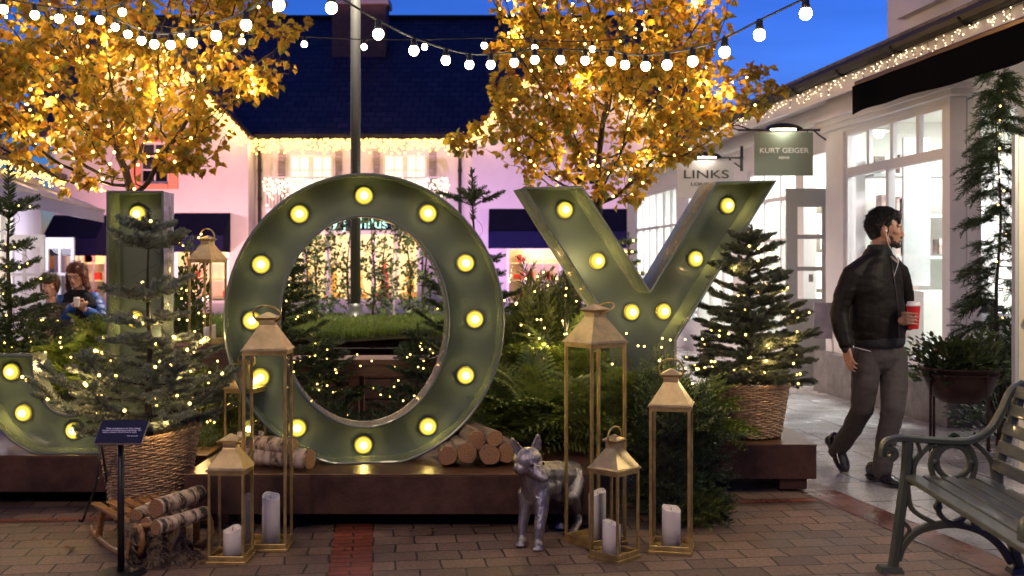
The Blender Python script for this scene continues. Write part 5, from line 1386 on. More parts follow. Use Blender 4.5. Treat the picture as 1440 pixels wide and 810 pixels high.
# coloured floodlights on the far facade (ground fixtures)
def flood(x, y, tx, tz, wat, col, label):
    t = thing('floodlight', label, 'floodlight', (x, y, 0), 0, 'floodlights washing the far facade', world=True)
    g = G(); g.box((x, y, 0.16), (0.3, 0.12, 0.2), Matrix.Rotation(R(-35), 3, 'X')); g.box((x, y, 0.03), (0.2, 0.15, 0.06)); obj('housing', g, M_black, t)
    d = Vector((tx, 29.5, tz))-Vector((x, y+0.15, 0.35)); q = d.to_track_quat('-Z', 'Y').to_euler()
    plight((x, y+0.15, 0.35), wat, col, 0.15, typ='SPOT', rot=q, spot=R(100), blend=0.9, parent=t)
flood(-9.4, 25.5, -9.4, 3.4, FL*1.3, (1.0,0.43,0.45), 'pink floodlight aimed at the left gable')
flood(-7.3, 25.5, -7.6, 3.6, FL*0.8, (1.0,0.52,0.40), 'warm pink floodlight beside the downpipe')
flood(-4.3, 26.0, -4.2, 3.5, FL*0.8, (1.0,0.50,0.52), 'mauve floodlight under the long eaves')
flood(-1.0, 25.5, 0.3, 3.6, FL*1.0, (0.85,0.48,0.90), 'lavender floodlight aimed at the right gable')
flood(4.2, 25.5, 2.6, 3.8, FL*0.8, (1.0,0.55,0.60), 'pink floodlight under the right gable')

# ---------------- right-hand shop
Bs = thing('shop_building', 'white-painted row of shops with bay window and black gutter on the right', 'building', S(12, 5.2, 0), 0, world=True)
PB = lambda u, z, d: S(u, 5.05+d, z)
PM = lambda u, z, d: S(u, 5.30+d, z)
BAY = [(9.53, 11.56, 0.50, 2.86)]
g = G(); pwall(g, PB, 9.4, 12.0, 0.45, 3.36, BAY, 0.14)
def Q(x0, x1, y0, y1, z0, z1, gg): gg.box(((x0+x1)/2, (y0+y1)/2, (z0+z1)/2), (x1-x0, y1-y0, z1-z0))
xb = S(9.4,5.05,0).x
PS = lambda u, z, d: Vector((u, 9.4+d, z))
pwall(g, PS, xb+0.155, xb+1.5, 0.45, 3.36, [(4.10, 4.52, 0.55, 2.86), (4.62, 5.1, 0.55, 2.86)], 0.14)
pwall(g, lambda u,z,d: Vector((u, 12.0-d, z)), S(12,5.05,0).x+0.16, S(12,5.45,0).x, 0, 3.36, [], 0.14)
pwall(g, PM, 12.02, 22.6, 0.0, 3.36, [(12.32,13.25,0.05,2.75),(13.5,15.3,0.45,2.75),(15.9,18.3,0.45,2.75),(18.9,21.9,0.45,2.85)], 0.16)
pwall(g, lambda u,z,d: S(u, 6.5+d, z), 3.0, 9.4, 0, 3.36, [(5.0,8.2,0.5,2.7)], 0.14)
obj('wall', g, M_white, Bs)
# stone plinth, cornice, fascia
g = G(); g.hexa([S(9.25,4.94,0),S(12.08,4.94,0),S(12.08,5.40,0),S(9.25,5.9,0),S(9.25,4.94,0.455),S(12.08,4.94,0.455),S(12.08,5.40,0.455),S(9.25,5.9,0.455)]); Q(xb+0.8, xb+1.6, 9.25, 9.5, 0, 0.455, g)
obj('stone_plinth', g, M_stone, Bs, bevel=0.01)
g = G()
for (w_, za, zb) in ((4.985,2.90,2.95),(4.94,2.95,3.0),(4.88,3.0,3.035)):
    g.hexa([S(9.33-(5.05-w_),w_,za),S(12.05,w_,za),S(12.05,5.06,za),S(9.41,5.06,za),S(9.33-(5.05-w_),w_,zb),S(12.05,w_,zb),S(12.05,5.06,zb),S(9.41,5.06,zb)])
    Q(S(9.4,w_,0).x+0.02, xb+1.5, 9.33-(5.05-w_), 9.40, za+0.001, zb+0.001, g)
obj('cornice', g, M_white, Bs)
g = G(); g.hexa([S(3.0,4.80,3.19),S(22.6,4.80,3.19),S(22.6,4.83,3.19),S(3.0,4.83,3.19),S(3.0,4.80,3.37),S(22.6,4.80,3.37),S(22.6,4.83,3.37),S(3.0,4.83,3.37)])
g.hexa([S(3.0,4.83,3.30),S(22.6,4.83,3.30),S(22.6,5.46,3.34),S(3.0,6.6,3.34),S(3.0,4.83,3.33),S(22.6,4.83,3.33),S(22.6,5.46,3.37),S(3.0,6.6,3.37)])
obj('fascia', g, M_white, Bs)
g = G(); 
pts = [S(a, 4.745, 3.425) for a in np.linspace(3, 22.7, 12)]; g.tube(pts, 0.058, 8)
g.hexa([S(3,4.72,3.375),S(22.7,4.72,3.375),S(22.7,4.835,3.375),S(3,4.835,3.375),S(3,4.72,3.468),S(22.7,4.72,3.468),S(22.7,4.835,3.468),S(3,4.835,3.468)])
for a in np.arange(4, 22.5, 1.15): g.tube([S(a,4.82,3.36), S(a,4.74,3.355), S(a,4.68,3.41)], 0.012, 4)
obj('gutter', g, M_gut, Bs)
g = G(); g.hexa([S(3,4.70,3.47),S(22.7,4.70,3.47),S(22.7,9,5.2),S(3,9,5.2),S(3,4.70,3.50),S(22.7,4.70,3.50),S(22.7,9,5.26),S(3,9,5.26)]); obj('roof', g, M_slate, Bs)
g = G(); g.hexa([S(3,5.55,3.7),S(11.6,5.55,3.7),S(11.6,8.6,4.6),S(3,8.6,4.6),S(3,5.55,6.2),S(11.6,5.55,6.2),S(11.6,8.6,6.2),S(3,8.6,6.2)])
dm = obj('upper_storey', g, M_white, Bs)
g = G(); g.beam(S(3,5.50,4.02), S(11.2,5.50,4.02), 0.10, 0.05); obj('string_course', g, M_white, Bs)
# interior
g = G()
g.hexa([S(9.5,8.6,0.1),S(22.4,8.6,0.1),S(22.4,8.7,0.1),S(9.5,8.7,0.1),S(9.5,8.6,3.1),S(22.4,8.6,3.1),S(22.4,8.7,3.1),S(9.5,8.7,3.1)])
g.hexa([S(9.5,5.2,3.1),S(22.4,5.2,3.1),S(22.4,8.7,3.1),S(9.5,8.7,3.1),S(9.5,5.2,3.14),S(22.4,5.2,3.14),S(22.4,8.7,3.14),S(9.5,8.7,3.14)])
g.hexa([S(9.5,5.2,0.3),S(22.4,5.47,0.3),S(22.4,8.7,0.3),S(9.5,8.7,0.3),S(9.5,5.2,0.34),S(22.4,5.47,0.34),S(22.4,8.7,0.34),S(9.5,8.7,0.34)])
for a in (12.6, 15.6, 18.6, 22.3): Q(S(a,5.6,0).x, S(a,8.6,0).x, a, a+0.1, 0.3, 3.1, g)
Q(xb+1.5, xb+4.0, 9.42, 9.52, 0.3, 3.1, g)
obj('shop_interior', g, M_roomw, Bs)
for (a, wv, n) in ((10.6,6.6,0),(14.0,6.6,1),(17.0,6.6,2),(20.4,6.6,3)):
    g = G(); c = S(a, wv, 3.08); g.box(c, (1.6,1.2,0.03)); obj('ceiling_panel', g, M_litpanel, Bs)
    plight(c-Vector((0,0,0.05)), SHOP*(1.0, 1.0, 0.8, 1.0)[n], (0.93,1.0,0.93), 1.5, typ='AREA', sizey=1.1, parent=Bs)
# bay display: white plinths, a table with folded goods
g = G(); Q(S(10,5.7,0).x, S(10,5.7,0).x+0.5, 10.0, 10.5, 0.34, 0.95, g); Q(S(11,5.6,0).x, S(11,5.6,0).x+0.6, 10.9, 11.3, 0.34, 1.15, g); Q(S(10.2,6.6,0).x, S(10.2,6.6,0).x+0.9, 10.2, 10.9, 0.34, 0.9, g)
obj('display_plinth', g, M_roomw, Bs)
g = G(); Q(S(9.8,5.28,0).x, S(9.8,5.28,0).x+0.40, 9.62, 9.95, 0.99, 1.05, g); Q(S(9.8,5.28,0).x+0.05, S(9.8,5.28,0).x+0.35, 9.66, 9.90, 1.05, 1.11, g); obj('folded_clothes', g, M_dark, Bs)
g = G(); Q(S(9.8,5.28,0).x, S(9.8,5.28,0).x+0.5, 9.60, 10.0, 0.36, 0.98, g); obj('display_table', g, M_whitesh, Bs)
g = G(); Q(S(11.1,5.5,0).x, S(11.1,5.5,0).x+0.28, 11.15, 11.2, 1.2, 2.75, g); obj('mirror_panel', g, M_grey, Bs)
g = G(); Q(S(10.0,5.3,0).x-0.05, S(10.0,5.3,0).x+0.45, 10.02, 10.06, 0.60, 0.68, g); obj('red_ribbon', g, M_redthing, Bs)
rgd = random.Random(5)
for (a, w_) in ((10.3,7.4),(11.2,7.9),(10.9,8.4)):
    g = G(); c = S(a, w_, 0); g.tube([c+Vector((-0.4,0,0.34)), c+Vector((-0.4,0,1.75)), c+Vector((0.4,0,1.75)), c+Vector((0.4,0,0.34))], 0.012, 6); rl = obj('clothes_rail', g, M_black, Bs)
    for k in range(9):
        x = c.x-0.34+0.085*k; g = G(); h = rgd.uniform(0.7,1.0); g.hexa([(x-0.02,a-0.2,1.70-h),(x+0.02,a-0.2,1.70-h),(x+0.02,a+0.2,1.70-h),(x-0.02,a+0.2,1.70-h),(x-0.012,a-0.08,1.70),(x+0.012,a-0.08,1.70),(x+0.012,a+0.08,1.70),(x-0.012,a+0.08,1.70)])
        obj('garment', g, pmat('garment_%d' % (k % 4), [(0.05,0.05,0.07),(0.25,0.2,0.16),(0.1,0.12,0.2),(0.35,0.1,0.1)][k % 4], 0.9), rl)
for (a, za, zb, w0, wd, mt) in ((9.62,1.1,2.5,7.6,0.8,'a'),(9.62,0.6,1.0,6.2,0.9,'b')):
    g = G(); c = S(11.85, w0-0.9, 0); g.box((c.x, 11.84, (za+zb)/2), (wd, 0.03, zb-za)); obj('wall_poster', g, pmat('poster_'+mt, (0.45,0.40,0.42) if mt == 'a' else (0.2,0.17,0.2), 0.6, var=0.4, vscale=3), Bs)
g = G(); c = S(11.95, 5.9, 0)
for k in range(5): g.box((c.x, 11.75, 0.6+0.45*k), (0.9, 0.3, 0.035))
obj('wall_shelf', g, M_grey, Bs)
g = G()
for k in range(22): zz = rgd.randrange(5); g.box((c.x+rgd.uniform(-.38,.38), 11.72, 0.62+0.45*zz+0.1), (rgd.uniform(.05,.14), 0.18, rgd.uniform(.12,.26)))
obj('shelf_goods', g, pmat('mixed_goods', (0.3,0.22,0.2), 0.6, var=0.7, vscale=5), Bs)
plight(S(12.8, 5.9, 2.6), 30, (0.95,1.0,0.95), 0.15, parent=Bs)  # extra light added inside the doorway to brighten the pavement
# windows
f = win(PB, 9.53, 11.56, 2.42, 2.86, 4, 1, Bs, M_whitesh, M_win, fw=0.045, bw=0.055)
f = win(PB, 9.53, 11.56, 0.50, 2.42, 1, 1, Bs, M_whitesh, M_win, fw=0.05, bw=0.05)
g = G(); u = 10.62; g.hexa([PB(u-0.03,0.55,0.03),PB(u+0.03,0.55,0.03),PB(u+0.03,0.55,0.10),PB(u-0.03,0.55,0.10),PB(u-0.03,2.37,0.03),PB(u+0.03,2.37,0.03),PB(u+0.03,2.37,0.10),PB(u-0.03,2.37,0.10)]); obj('mullion', g, M_whitesh, f)
for (a, b) in ((4.10,4.52),(4.62,5.1)): win(PS, a, b, 0.55, 2.86, 1, 2, Bs, M_whitesh, M_win, zsplit=[2.42])
for (a, b, n, zt) in ((13.5,15.3,3,2.75),(15.9,18.3,4,2.75),(18.9,21.9,6,2.85)): win(PM, a, b, 0.45, zt, n, 1, Bs, M_whitesh, M_win, zsplit=[1.0,1.75,2.3] if n == 3 else [2.15], fw=0.06, bw=0.05)
# shelves with goods inside the farther windows
for a in (13.9, 14.8, 16.4, 17.5, 19.5, 20.6):
    c = S(a, 6.0, 0); g = G()
    for k in range(4): Q(c.x-0.1, c.x+0.25, a-0.32, a+0.32, 0.5+0.55*k, 0.54+0.55*k, g)
    rgd = random.Random(int(a*10))
    for k in range(12): 
        y = a+rgd.uniform(-.28,.28); z = 0.54+0.55*rgd.randrange(4); Q(c.x-0.05, c.x+0.12, y-0.05, y+0.05, z, z+rgd.uniform(0.12,0.3), g)
    obj('goods_shelf', g, pmat('shelf_goods', (0.16,0.12,0.09), 0.6, var=0.4, vscale=4), Bs)
# open door leaf
xd0, xd1 = (1105-CX)/F*12.35, (1105-CX)/F*12.35+0.68
dr_ = G(); PD = lambda u, z, d: Vector((u, 12.33+d, z))
zs_ = [(Z30(420,12.35), Z30(381,12.35)), (Z30(375,12.35), Z30(336,12.35)), (Z30(330,12.35), Z30(291,12.35))]
us_ = [((1121-CX)/F*12.35, (1156-CX)/F*12.35), ((1161-CX)/F*12.35, (1161-CX)/F*12.35+0.15)]
pwall(dr_, PD, xd0, xd1, 0.02, Z30(265,12.35), [(u[0],u[1],z[0],z[1]) for u in us_ for z in zs_], 0.045)
dl = obj('open_door', dr_, M_grey, Bs, label='grey part-glazed shop door standing open')
for u in us_:
    for z in zs_: g = G(); g.box(((u[0]+u[1])/2, 12.352, (z[0]+z[1])/2), (u[1]-u[0], 0.006, z[1]-z[0])); obj('pane', g, M_win, dl)
g = G(); g.box(((1140-CX)/F*12.33, 12.32, Z30(391,12.35)), (0.05,0.02,0.09)); obj('notice', g, M_grey, dl)
g = G(); g.box(((xd0+xd1)/2, 12.322, 0.55), (0.46,0.012,0.62)); obj('moulding', g, M_grey, dl, bevel=0.01)
# black awning with its roller box
t = thing('shop_awning', 'long black awning rolled out over the bay window on the right', 'awning', S(8, 4.7, 3.2), 0, world=True)
g = G(); g.hexa([S(4.0,4.66,3.155),S(10.42,4.66,3.155),S(10.42,4.84,3.19),S(4.0,4.84,3.19),S(4.0,4.66,3.205),S(10.42,4.66,3.205),S(10.42,4.80,3.26),S(4.0,4.80,3.26)]); obj('roller_box', g, pmat('bronze_box', (0.07,0.035,0.02), 0.3, 0.6), t, bevel=0.01)
g = G(); va = []; n = 60
for k in range(n+1):
    a = 4.0+6.42*k/n; va += [S(a,4.645+0.006*math.sin(a*9),3.16), S(a,4.64+0.010*math.sin(a*9+1),2.885+0.014*math.sin(a*2.1)+0.006*math.sin(a*7))]
fs = [(2*k,2*k+2,2*k+3,2*k+1) for k in range(n)]; nv0 = len(va); g.add(va+[v+Vector((0.006,0,0)) for v in va], fs+[tuple(nv0+i for i in reversed(f)) for f in fs]); obj('valance', g, pmat('black_canvas', (0.003,0.003,0.004), 0.95, spec=0.03), t, smooth=True)
pts = []
icicles(S(5.5,4.775,3.35), S(21.5,4.775,3.35), 130, 0.15, 0.0045, M_fairydim, 'string of tiny lights under the black gutter of the right-hand shops', j=0.02)
# hanging signs
def hsign(label, x0, x1, y0, y1, Y, xm, ym, lamp, mat, lines, lcol, group):
    t = thing('hanging_sign', label, 'sign', W(xm, ym, Y), 0, group, world=True)
    a = W(x0, y1, Y); b = W(x1, y0, Y); g = G(); g.box(((a.x+b.x)/2, Y, (a.z+b.z)/2), (b.x-a.x, 0.03, b.z-a.z)); pn = obj('sign_panel', g, mat, t, bevel=0.003)
    for (s, sz, dy, wd) in lines: text('lettering', s, sz, lcol, ((a.x+b.x)/2, Y-0.017, (a.z+b.z)/2+dy), Matrix.Rotation(R(90), 3, 'X'), pn, extrude=0.002, width=wd, bold=0.001)
    g = G(); m = W(xm, ym, Y); l = W(lamp[0]-62, ym, Y); c = W(lamp[0], ym, Y)
    g.tube([m, l], 0.013, 8); g.tube([l, l+Vector((-0.05,0,0.02)), l+Vector((-0.07,0,0.05)), l+Vector((0.0,0,0.055)), l+Vector((0.14,0,0.005))], 0.009, 6)
    g.tube([m+Vector((0,0,-0.17)), m+Vector((0,0,0.15))], 0.02, 8); g.tube([m+Vector((0,0,-0.13)), m+Vector((-0.10,0,-0.06)), m+Vector((-0.17,0,0.0))], 0.010, 6); g.ball(m, 0.03, 10, 8)
    for x in (a.x+0.06, b.x-0.06): g.tube([(x, Y, m.z), (x, Y, b.z-0.005)], 0.006, 6)
    obj('bracket', g, M_black, t, smooth=True)
    g = G(); vs = []; n = 18; rl, rh_ = 0.21, 0.085
    for i in range(n+1):
        an = math.pi*i/n; 
        for s in range(9):
            ph = -math.pi/2+math.pi*s/8; vs.append((c.x-rl*math.cos(an), Y-0.05+0.085*math.sin(ph), c.z-0.01+rh_*math.sin(an)*max(0.15,math.cos(ph*0.9))))
    g.add(vs, [(i*9+s, i*9+s+1, (i+1)*9+s+1, (i+1)*9+s) for i in range(n) for s in range(8)]); obj('lamp_hood', g, M_black, t, smooth=True)
    g = G(); g.tube([(c.x-0.14,Y-0.05,c.z+0.008),(c.x+0.14,Y-0.05,c.z+0.008)], 0.018, 8); obj('lamp_tube', g, emat('sign_lamp', (1.0,0.93,0.70), 14.0, False), t, smooth=True)
    plight((c.x, Y-0.09, c.z-0.03), 1.7, (1.0,0.92,0.7), 0.06, parent=t)
gs = None
hsign('grey-green hanging sign lettered KURT GEIGER', 1061, 1143, 186, 247, 12.0, 1165, 183, (1100,183), pmat('sign_sage', (0.17,0.20,0.16), 0.6), [('KURT GEIGER', 0.080, 0.035, 1.12), ('MENS', 0.038, -0.045, 1.25)], pmat('sign_white', (0.75,0.75,0.72), 0.5), gs)
hsign('pale hanging sign lettered LINKS LONDON', 953, 1032, 226, 279, 13.6, 1043, 222, (990,222), pmat('sign_pale', (0.42,0.39,0.40), 0.6), [('LINKS', 0.15, 0.06, 1.5), ('LONDON', 0.055, -0.06, 1.6)], pmat('sign_dark', (0.03,0.03,0.03), 0.5), gs)
# cream door at the right edge
t = thing('cream_door', 'cream panelled door leaf standing open at the right edge', 'door', ((1432-CX)/F*7.0, 7.0, 0), 0, world=True)
x0 = (1425-CX)/F*7.0; M_cr = pmat('cream_paint', (0.62,0.55,0.38), 0.45, var=0.04)
g = G(); g.box((x0+0.011, 7.0, 1.13), (0.022, 0.05, 2.26)); obj('hinge_stile', g, M_grey, t)
g = G(); g.box((x0+0.45, 7.0, 1.13), (0.85, 0.045, 2.24)); pn = obj('leaf', g, M_cr, t, bevel=0.003)
for (za, zb) in ((0.2,0.85),(1.0,2.1)): 
    g = G(); g.box((x0+0.45, 6.972, (za+zb)/2), (0.68,0.014,zb-za)); obj('panel', g, M_cr, t, bevel=0.008)
g = G(); g.ball((x0+0.07, 6.955, 1.05), 0.022, 12, 8); obj('knob', g, M_brass, t, smooth=True)
plight((3.75, 5.9, 2.3), 100, (1.0,0.85,0.6), 0.15)  # fill light without a fixture, added to brighten the cream door

# ---------------- left-hand shop
Bl = thing('shop_building', 'white shop with lavender awning and icicle lights on the left', 'building', T(18, 6.3, 0), 0, world=True)
PL = lambda u, z, d: T(u, 6.3+d, z)
g = G(); pwall(g, PL, 8, 23.5, 0, 3.3, [(9,13,0.4,2.7),(14,17.5,0.4,2.7),(18.3,21.5,0.1,2.6)], 0.16); pwall(g, lambda u,z,d: Vector((u,23.34+d,z)), T(23.5,9,0).x, T(23.5,6.3,0).x-0.01, 0, 3.3, [], 0.16); obj('wall', g, M_white, Bl)
for (a, b, n) in ((9,13,4),(14,17.5,4),(18.3,21.5,4)): win(PL, a, b, 0.4 if a < 18 else 0.1, 2.7 if a < 18 else 2.6, n, 1, Bl, M_whitesh, M_win, zsplit=[2.1])
g = G(); g.hexa([T(8,8.6,0.1),T(23.3,8.6,0.1),T(23.3,8.7,0.1),T(8,8.7,0.1),T(8,8.6,3.1),T(23.3,8.6,3.1),T(23.3,8.7,3.1),T(8,8.7,3.1)]); g.hexa([T(8,6.48,3.0),T(23.3,6.48,3.0),T(23.3,8.7,3.0),T(8,8.7,3.0),T(8,6.48,3.04),T(23.3,6.48,3.04),T(23.3,8.7,3.04),T(8,8.7,3.04)])
g.hexa([T(8,6.48,0.06),T(23.3,6.48,0.06),T(23.3,8.7,0.06),T(8,8.7,0.06),T(8,6.48,0.1),T(23.3,6.48,0.1),T(23.3,8.7,0.1),T(8,8.7,0.1)]); obj('shop_interior', g, M_roomw, Bl)
for a in (11, 16, 20): plight(T(a,7.6,2.9), SHOP*0.9, (1.0,0.93,0.75), 1.2, typ='AREA', sizey=0.8, parent=Bl)
g = G(); g.hexa([T(8,5.85,3.32),T(23.6,5.85,3.32),T(23.6,9,5.0),T(8,9,5.0),T(8,5.85,3.40),T(23.6,5.85,3.40),T(23.6,9,5.1),T(8,9,5.1)]); obj('roof', g, M_slate, Bl)
g = G(); g.beam(T(8,5.82,3.38), T(23.7,5.82,3.38), 0.10, 0.12); obj('gutter', g, M_gut, Bl)
g = G(); g.box(T(17.0,5.6,1.55), (0.03, 0.5, 0.75)); obj('red_poster', g, M_redthing, Bl)
icicles(T(9,5.76,3.30), T(23.4,5.76,3.30), 170, 0.30, 0.016, M_fairyfar, 'icicle lights under the gutter of the left-hand shop', j=0.04)
for a in (14, 17, 20, 22.5): plight(T(a,5.6,3.05), 5, (1.0,0.66,0.25), 0.12)
t = thing('shop_awning', 'wide white fabric awning of the left-hand shop', 'awning', T(18, 5.7, 3), 0, world=True)
M_aw = pmat('white_canvas', (0.60,0.56,0.66), 0.8, var=0.03)
g = G(); g.hexa([T(9,5.15,2.70),T(24.6,5.15,2.70),T(24.6,6.28,3.15),T(9,6.28,3.15),T(9,5.15,2.715),T(24.6,5.15,2.715),T(24.6,6.28,3.17),T(9,6.28,3.17)]); obj('canvas', g, M_aw, t)
g = G(); g.beam(T(9,5.14,2.69), T(24.6,5.14,2.69), 0.05, 0.06); obj('front_rail', g, M_grey, t)
g = G(); g.hexa([T(9,5.145,2.42),T(24.6,5.145,2.42),T(24.6,5.155,2.42),T(9,5.155,2.42),T(9,5.145,2.66),T(24.6,5.145,2.66),T(24.6,5.155,2.66),T(9,5.155,2.66)]); obj('valance', g, M_aw, t)
for a in (13, 18, 22): plight(T(a,5.3,1.9), 50, (0.85,0.8,1.0), 0.3)  # fixtureless fill lights added to brighten the awning
for (px0, px1, Y, lab) in ((5,62,17.5,'wide white glazed shop door leaf standing open at the left'), (63,104,19.0,'narrower white glazed door leaf nearest the navy awning')):
    x0 = (px0-CX)/F*Y; x1 = (px1-CX)/F*Y; zt = CAMZ-(330-HY)/F*Y+(0.0 if px0 < 50 else -0.05); t = thing('glazed_door', lab, 'door', ((x0+x1)/2, Y, 0), 0, world=True)
    g = G(); n = 2; hs_ = []; wd = (x1-x0); 
    for k in range(n):
        for q in range(3): hs_.append((x0+wd*(0.12+0.42*k), x0+wd*(0.46+0.42*k), zt-0.2-0.48*(q+1)+0.05, zt-0.2-0.48*q))
    PDl = (lambda YY: (lambda u, z, d: Vector((u, YY+d, z))))(Y)
    pwall(g, PDl, x0, x1, 0.03, zt, hs_, 0.05); dl = obj('leaf', g, M_whitesh, t)
    for h in hs_: g = G(); g.box(((h[0]+h[1])/2, Y+0.025, (h[2]+h[3])/2), (h[1]-h[0], 0.006, h[3]-h[2])); obj('pane', g, M_win, dl)

# ---------------- pole, planting bed, saplings, table
t = thing('pole_with_added_floods', 'tall dark pole rising behind the letter O', 'pole', W(500,450,13), 0, world=True)
b = W(500,450,13); g = G(); g.tube([b, (b.x,b.y,3.2), (b.x,b.y,7.5)], [0.063,0.061,0.058], 16); pl_ = obj('shaft', g, M_darkpole, t, smooth=True)
g = G(); g.lathe([(0.20,0.0),(0.20,0.03),(0.12,0.06),(0.09,0.14),(0.08,0.20)], 20, b); obj('flange', g, M_darkpole, t, smooth=True)
g = G()
for (x_, y_) in ((-0.22,-0.12),(0.22,-0.12)):
    g.box((b.x+x_, b.y+y_, 6.3), (0.26,0.16,0.20), Matrix.Rotation(R(-20), 3, 'X'))
g.box((b.x, b.y, 6.3), (0.5,0.05,0.05)); obj('added_flood_head', g, M_black, pl_)  # flood heads are added to the pole to light the lawn
for sx_ in (-1,1): plight((b.x+0.22*sx_, b.y-0.15, 6.12), POLE, (1.0,0.80,0.62), 0.12, typ='SPOT', rot=(R(12),0,R(0)), spot=R(120), blend=0.8, parent=pl_)
t = thing('pole_with_added_floods', 'added dark pole with two fill floods standing behind the viewer', 'pole', (-3.2,-2.2,0), 0, world=True)  # unseen pole added as warm fill for the foreground
b = Vector((-3.2,-2.2,0)); g = G(); g.tube([b, (b.x,b.y,3.2), (b.x,b.y,5.6)], [0.073,0.071,0.066], 16); pl2 = obj('shaft', g, M_darkpole, t, smooth=True)
g = G()
for x_ in (-0.22,0.22): g.box((b.x+x_, b.y+0.12, 5.4), (0.26,0.16,0.20), Matrix.Rotation(R(20), 3, 'X'))
g.box((b.x, b.y, 5.4), (0.5,0.05,0.05)); obj('added_flood_head', g, M_black, pl2)
for sx_ in (-1,1): plight((b.x+0.22*sx_, b.y+0.18, 5.22), FRONT, (1.0,0.72,0.45), 0.55, typ='SPOT', rot=(R(48),0,R(-14)), spot=R(100), blend=0.9, parent=pl2)
t = thing('planting_bed', 'raised bed with dark timber sides in the middle of the square', 'planter', (-1.9, 12, 0), 0, world=True)
bx0, bx1, by0, by1 = -4.0, 0.4, 9.7, 13.3
g = G()
for k in range(3): 
    z = 0.10+0.19*k; 
    for (c, d) in ((((bx0+bx1)/2, by0, z), (bx1-bx0, 0.1, 0.18)), (((bx0+bx1)/2, by1, z), (bx1-bx0, 0.1, 0.18)), ((bx0, (by0+by1)/2, z), (0.1, by1-by0-0.12, 0.18)), ((bx1, (by0+by1)/2, z), (0.1, by1-by0-0.12, 0.18))): g.box(c, d)
obj('timber_side', g, M_timber, t, bevel=0.01)
# turf mound
def tz(x, y):
    e = min(x-bx0, bx1-x, y-by0, by1-y); k = min(1, max(0, e/0.10)); return 0.50+0.28*math.sin(k*math.pi/2)+0.015*math.sin(x*5)*math.sin(y*4)
g = G(); nx, ny = 44, 50
for i in range(nx+1):
    for j in range(ny+1):
        x = bx0+0.06+(bx1-bx0-0.12)*i/nx; y = by0+0.06+(by1-by0-0.12)*(j/ny)**1.5; g.v.append((x, y, tz(x, y)))
fs = [(i*(ny+1)+j, (i+1)*(ny+1)+j, (i+1)*(ny+1)+j+1, i*(ny+1)+j+1) for i in range(nx) for j in range(ny)]
g.f = fs; g.m = [0]*len(fs); o = obj('soil', g, pmat('turf_soil', (0.05,0.055,0.02), 0.95, var=0.4, vscale=9), t, smooth=True)
nb_ = 26000; rn = np.random.default_rng(77); xs = rn.uniform(bx0+0.08, bx1-0.08, nb_); ys = by0+0.07+(by1-by0-0.15)*rn.uniform(0,1,nb_)**1.9
zs = np.array([tz(x, y) for x, y in zip(xs, ys)]); D = rn.normal(size=(nb_,3))*0.45; D[:, 2] = 1; 
blade = (np.array([(0,-0.06,0),(0,0.06,0),(0.6,0.045,0.05),(1,0,0.18),(0.6,-0.045,0.05)]), [(0,1,2,3,4)])
gr = bulk('grass', [(blade[0], blade[1], rot_from(D, rn.uniform(-3,3,nb_), rn.uniform(0.035,0.075,nb_)), np.stack([xs,ys,zs],1))], leafmat('turf_blades', [(0.06,0.10,0.015),(0.10,0.15,0.02),(0.14,0.17,0.03)], 0.3), None, kind='stuff')
props(gr, 'short green turf covering the raised bed', 'grass')
for (px, Y, label) in ((462,18.0,'thin white-stemmed sapling left of the pole'), (553,18.2,'thin white-stemmed sapling right of the pole'), (430,17.0,'leafy sapling left behind the letter O'), (525,17.4,'leafy sapling just right of the pole'), (575,17.2,'leafy sapling at the right in the opening of the O'), (490,19.0,'slight sapling directly behind the pole'), (410,15.5,'dense leafy sapling at the left edge of the O opening'), (598,16.0,'leafy sapling at the right edge of the O opening'), (445,19.5,'far sapling left of the white stem'), (540,20.0,'far sapling between the two right saplings')):
    x = (px-CX)/F*Y; rg = random.Random(px); t = thing('sapling', label, 'tree', (x, Y, 0), 0, 'saplings in front of the far shopfront', world=True)
    H = 1.95+rg.uniform(-.1,.15); g = G(); pts = [Vector((x+0.03*math.sin(k+px), Y, H*k/8)) for k in range(9)]; g.tube(pts, [0.032*(1-k/10) for k in range(9)], 7)
    tips = []
    for k in range(26):
        h = rg.uniform(0.55, H); an = rg.uniform(0,6.28); a = Vector((x, Y, h)); b_ = a+Vector((math.cos(an)*rg.uniform(.15,.42), math.sin(an)*0.3, rg.uniform(.02,.3))); g.tube([a, a.lerp(b_,.5)+Vector((0,0,.03)), b_], [0.008,0.006,0.003], 4)
        for q in range(12): tips.append(a.lerp(b_, rg.uniform(.2,1.05))+Vector((rg.gauss(0,.05), rg.gauss(0,.05), rg.gauss(0,.05))))
    obj('trunk', g, pmat('birch_stem', (0.40,0.36,0.36), 0.7, var=0.4, vscale=12) if px in (462,553) else M_bark, t, smooth=True)
    tips = np.array([tuple(p) for p in tips]); rn = np.random.default_rng(px); D = rn.normal(size=tips.shape)
    bulk('crown', [(OV[0][0], OV[0][1], rot_from(D, rn.uniform(-3,3,len(D)), rn.uniform(0.05,0.10,len(D))), tips)], M_box, t, off=(x, Y, 0))
t = thing('timber_table', 'rough timber table behind the opening of the letter O', 'table', (-1.35, 8.95, 0), 0, world=True)
for k in range(3): g = G(); g.box((-1.30, 8.80+0.145*k, 0.615), (1.5, 0.135, 0.05)); obj('top_plank', g, M_timber, t, bevel=0.006)
g = G(); g.box((-1.30, 8.76, 0.545), (1.42, 0.035, 0.09)); g.box((-1.30, 9.12, 0.545), (1.42, 0.035, 0.09)); obj('apron', g, M_timber, t, bevel=0.004)
for x in (-1.98, -1.30, -0.62):
    for y in (8.80, 9.10): g = G(); g.box((x, y, 0.25), (0.08, 0.07, 0.50)); obj('leg', g, M_timber, t, bevel=0.005)
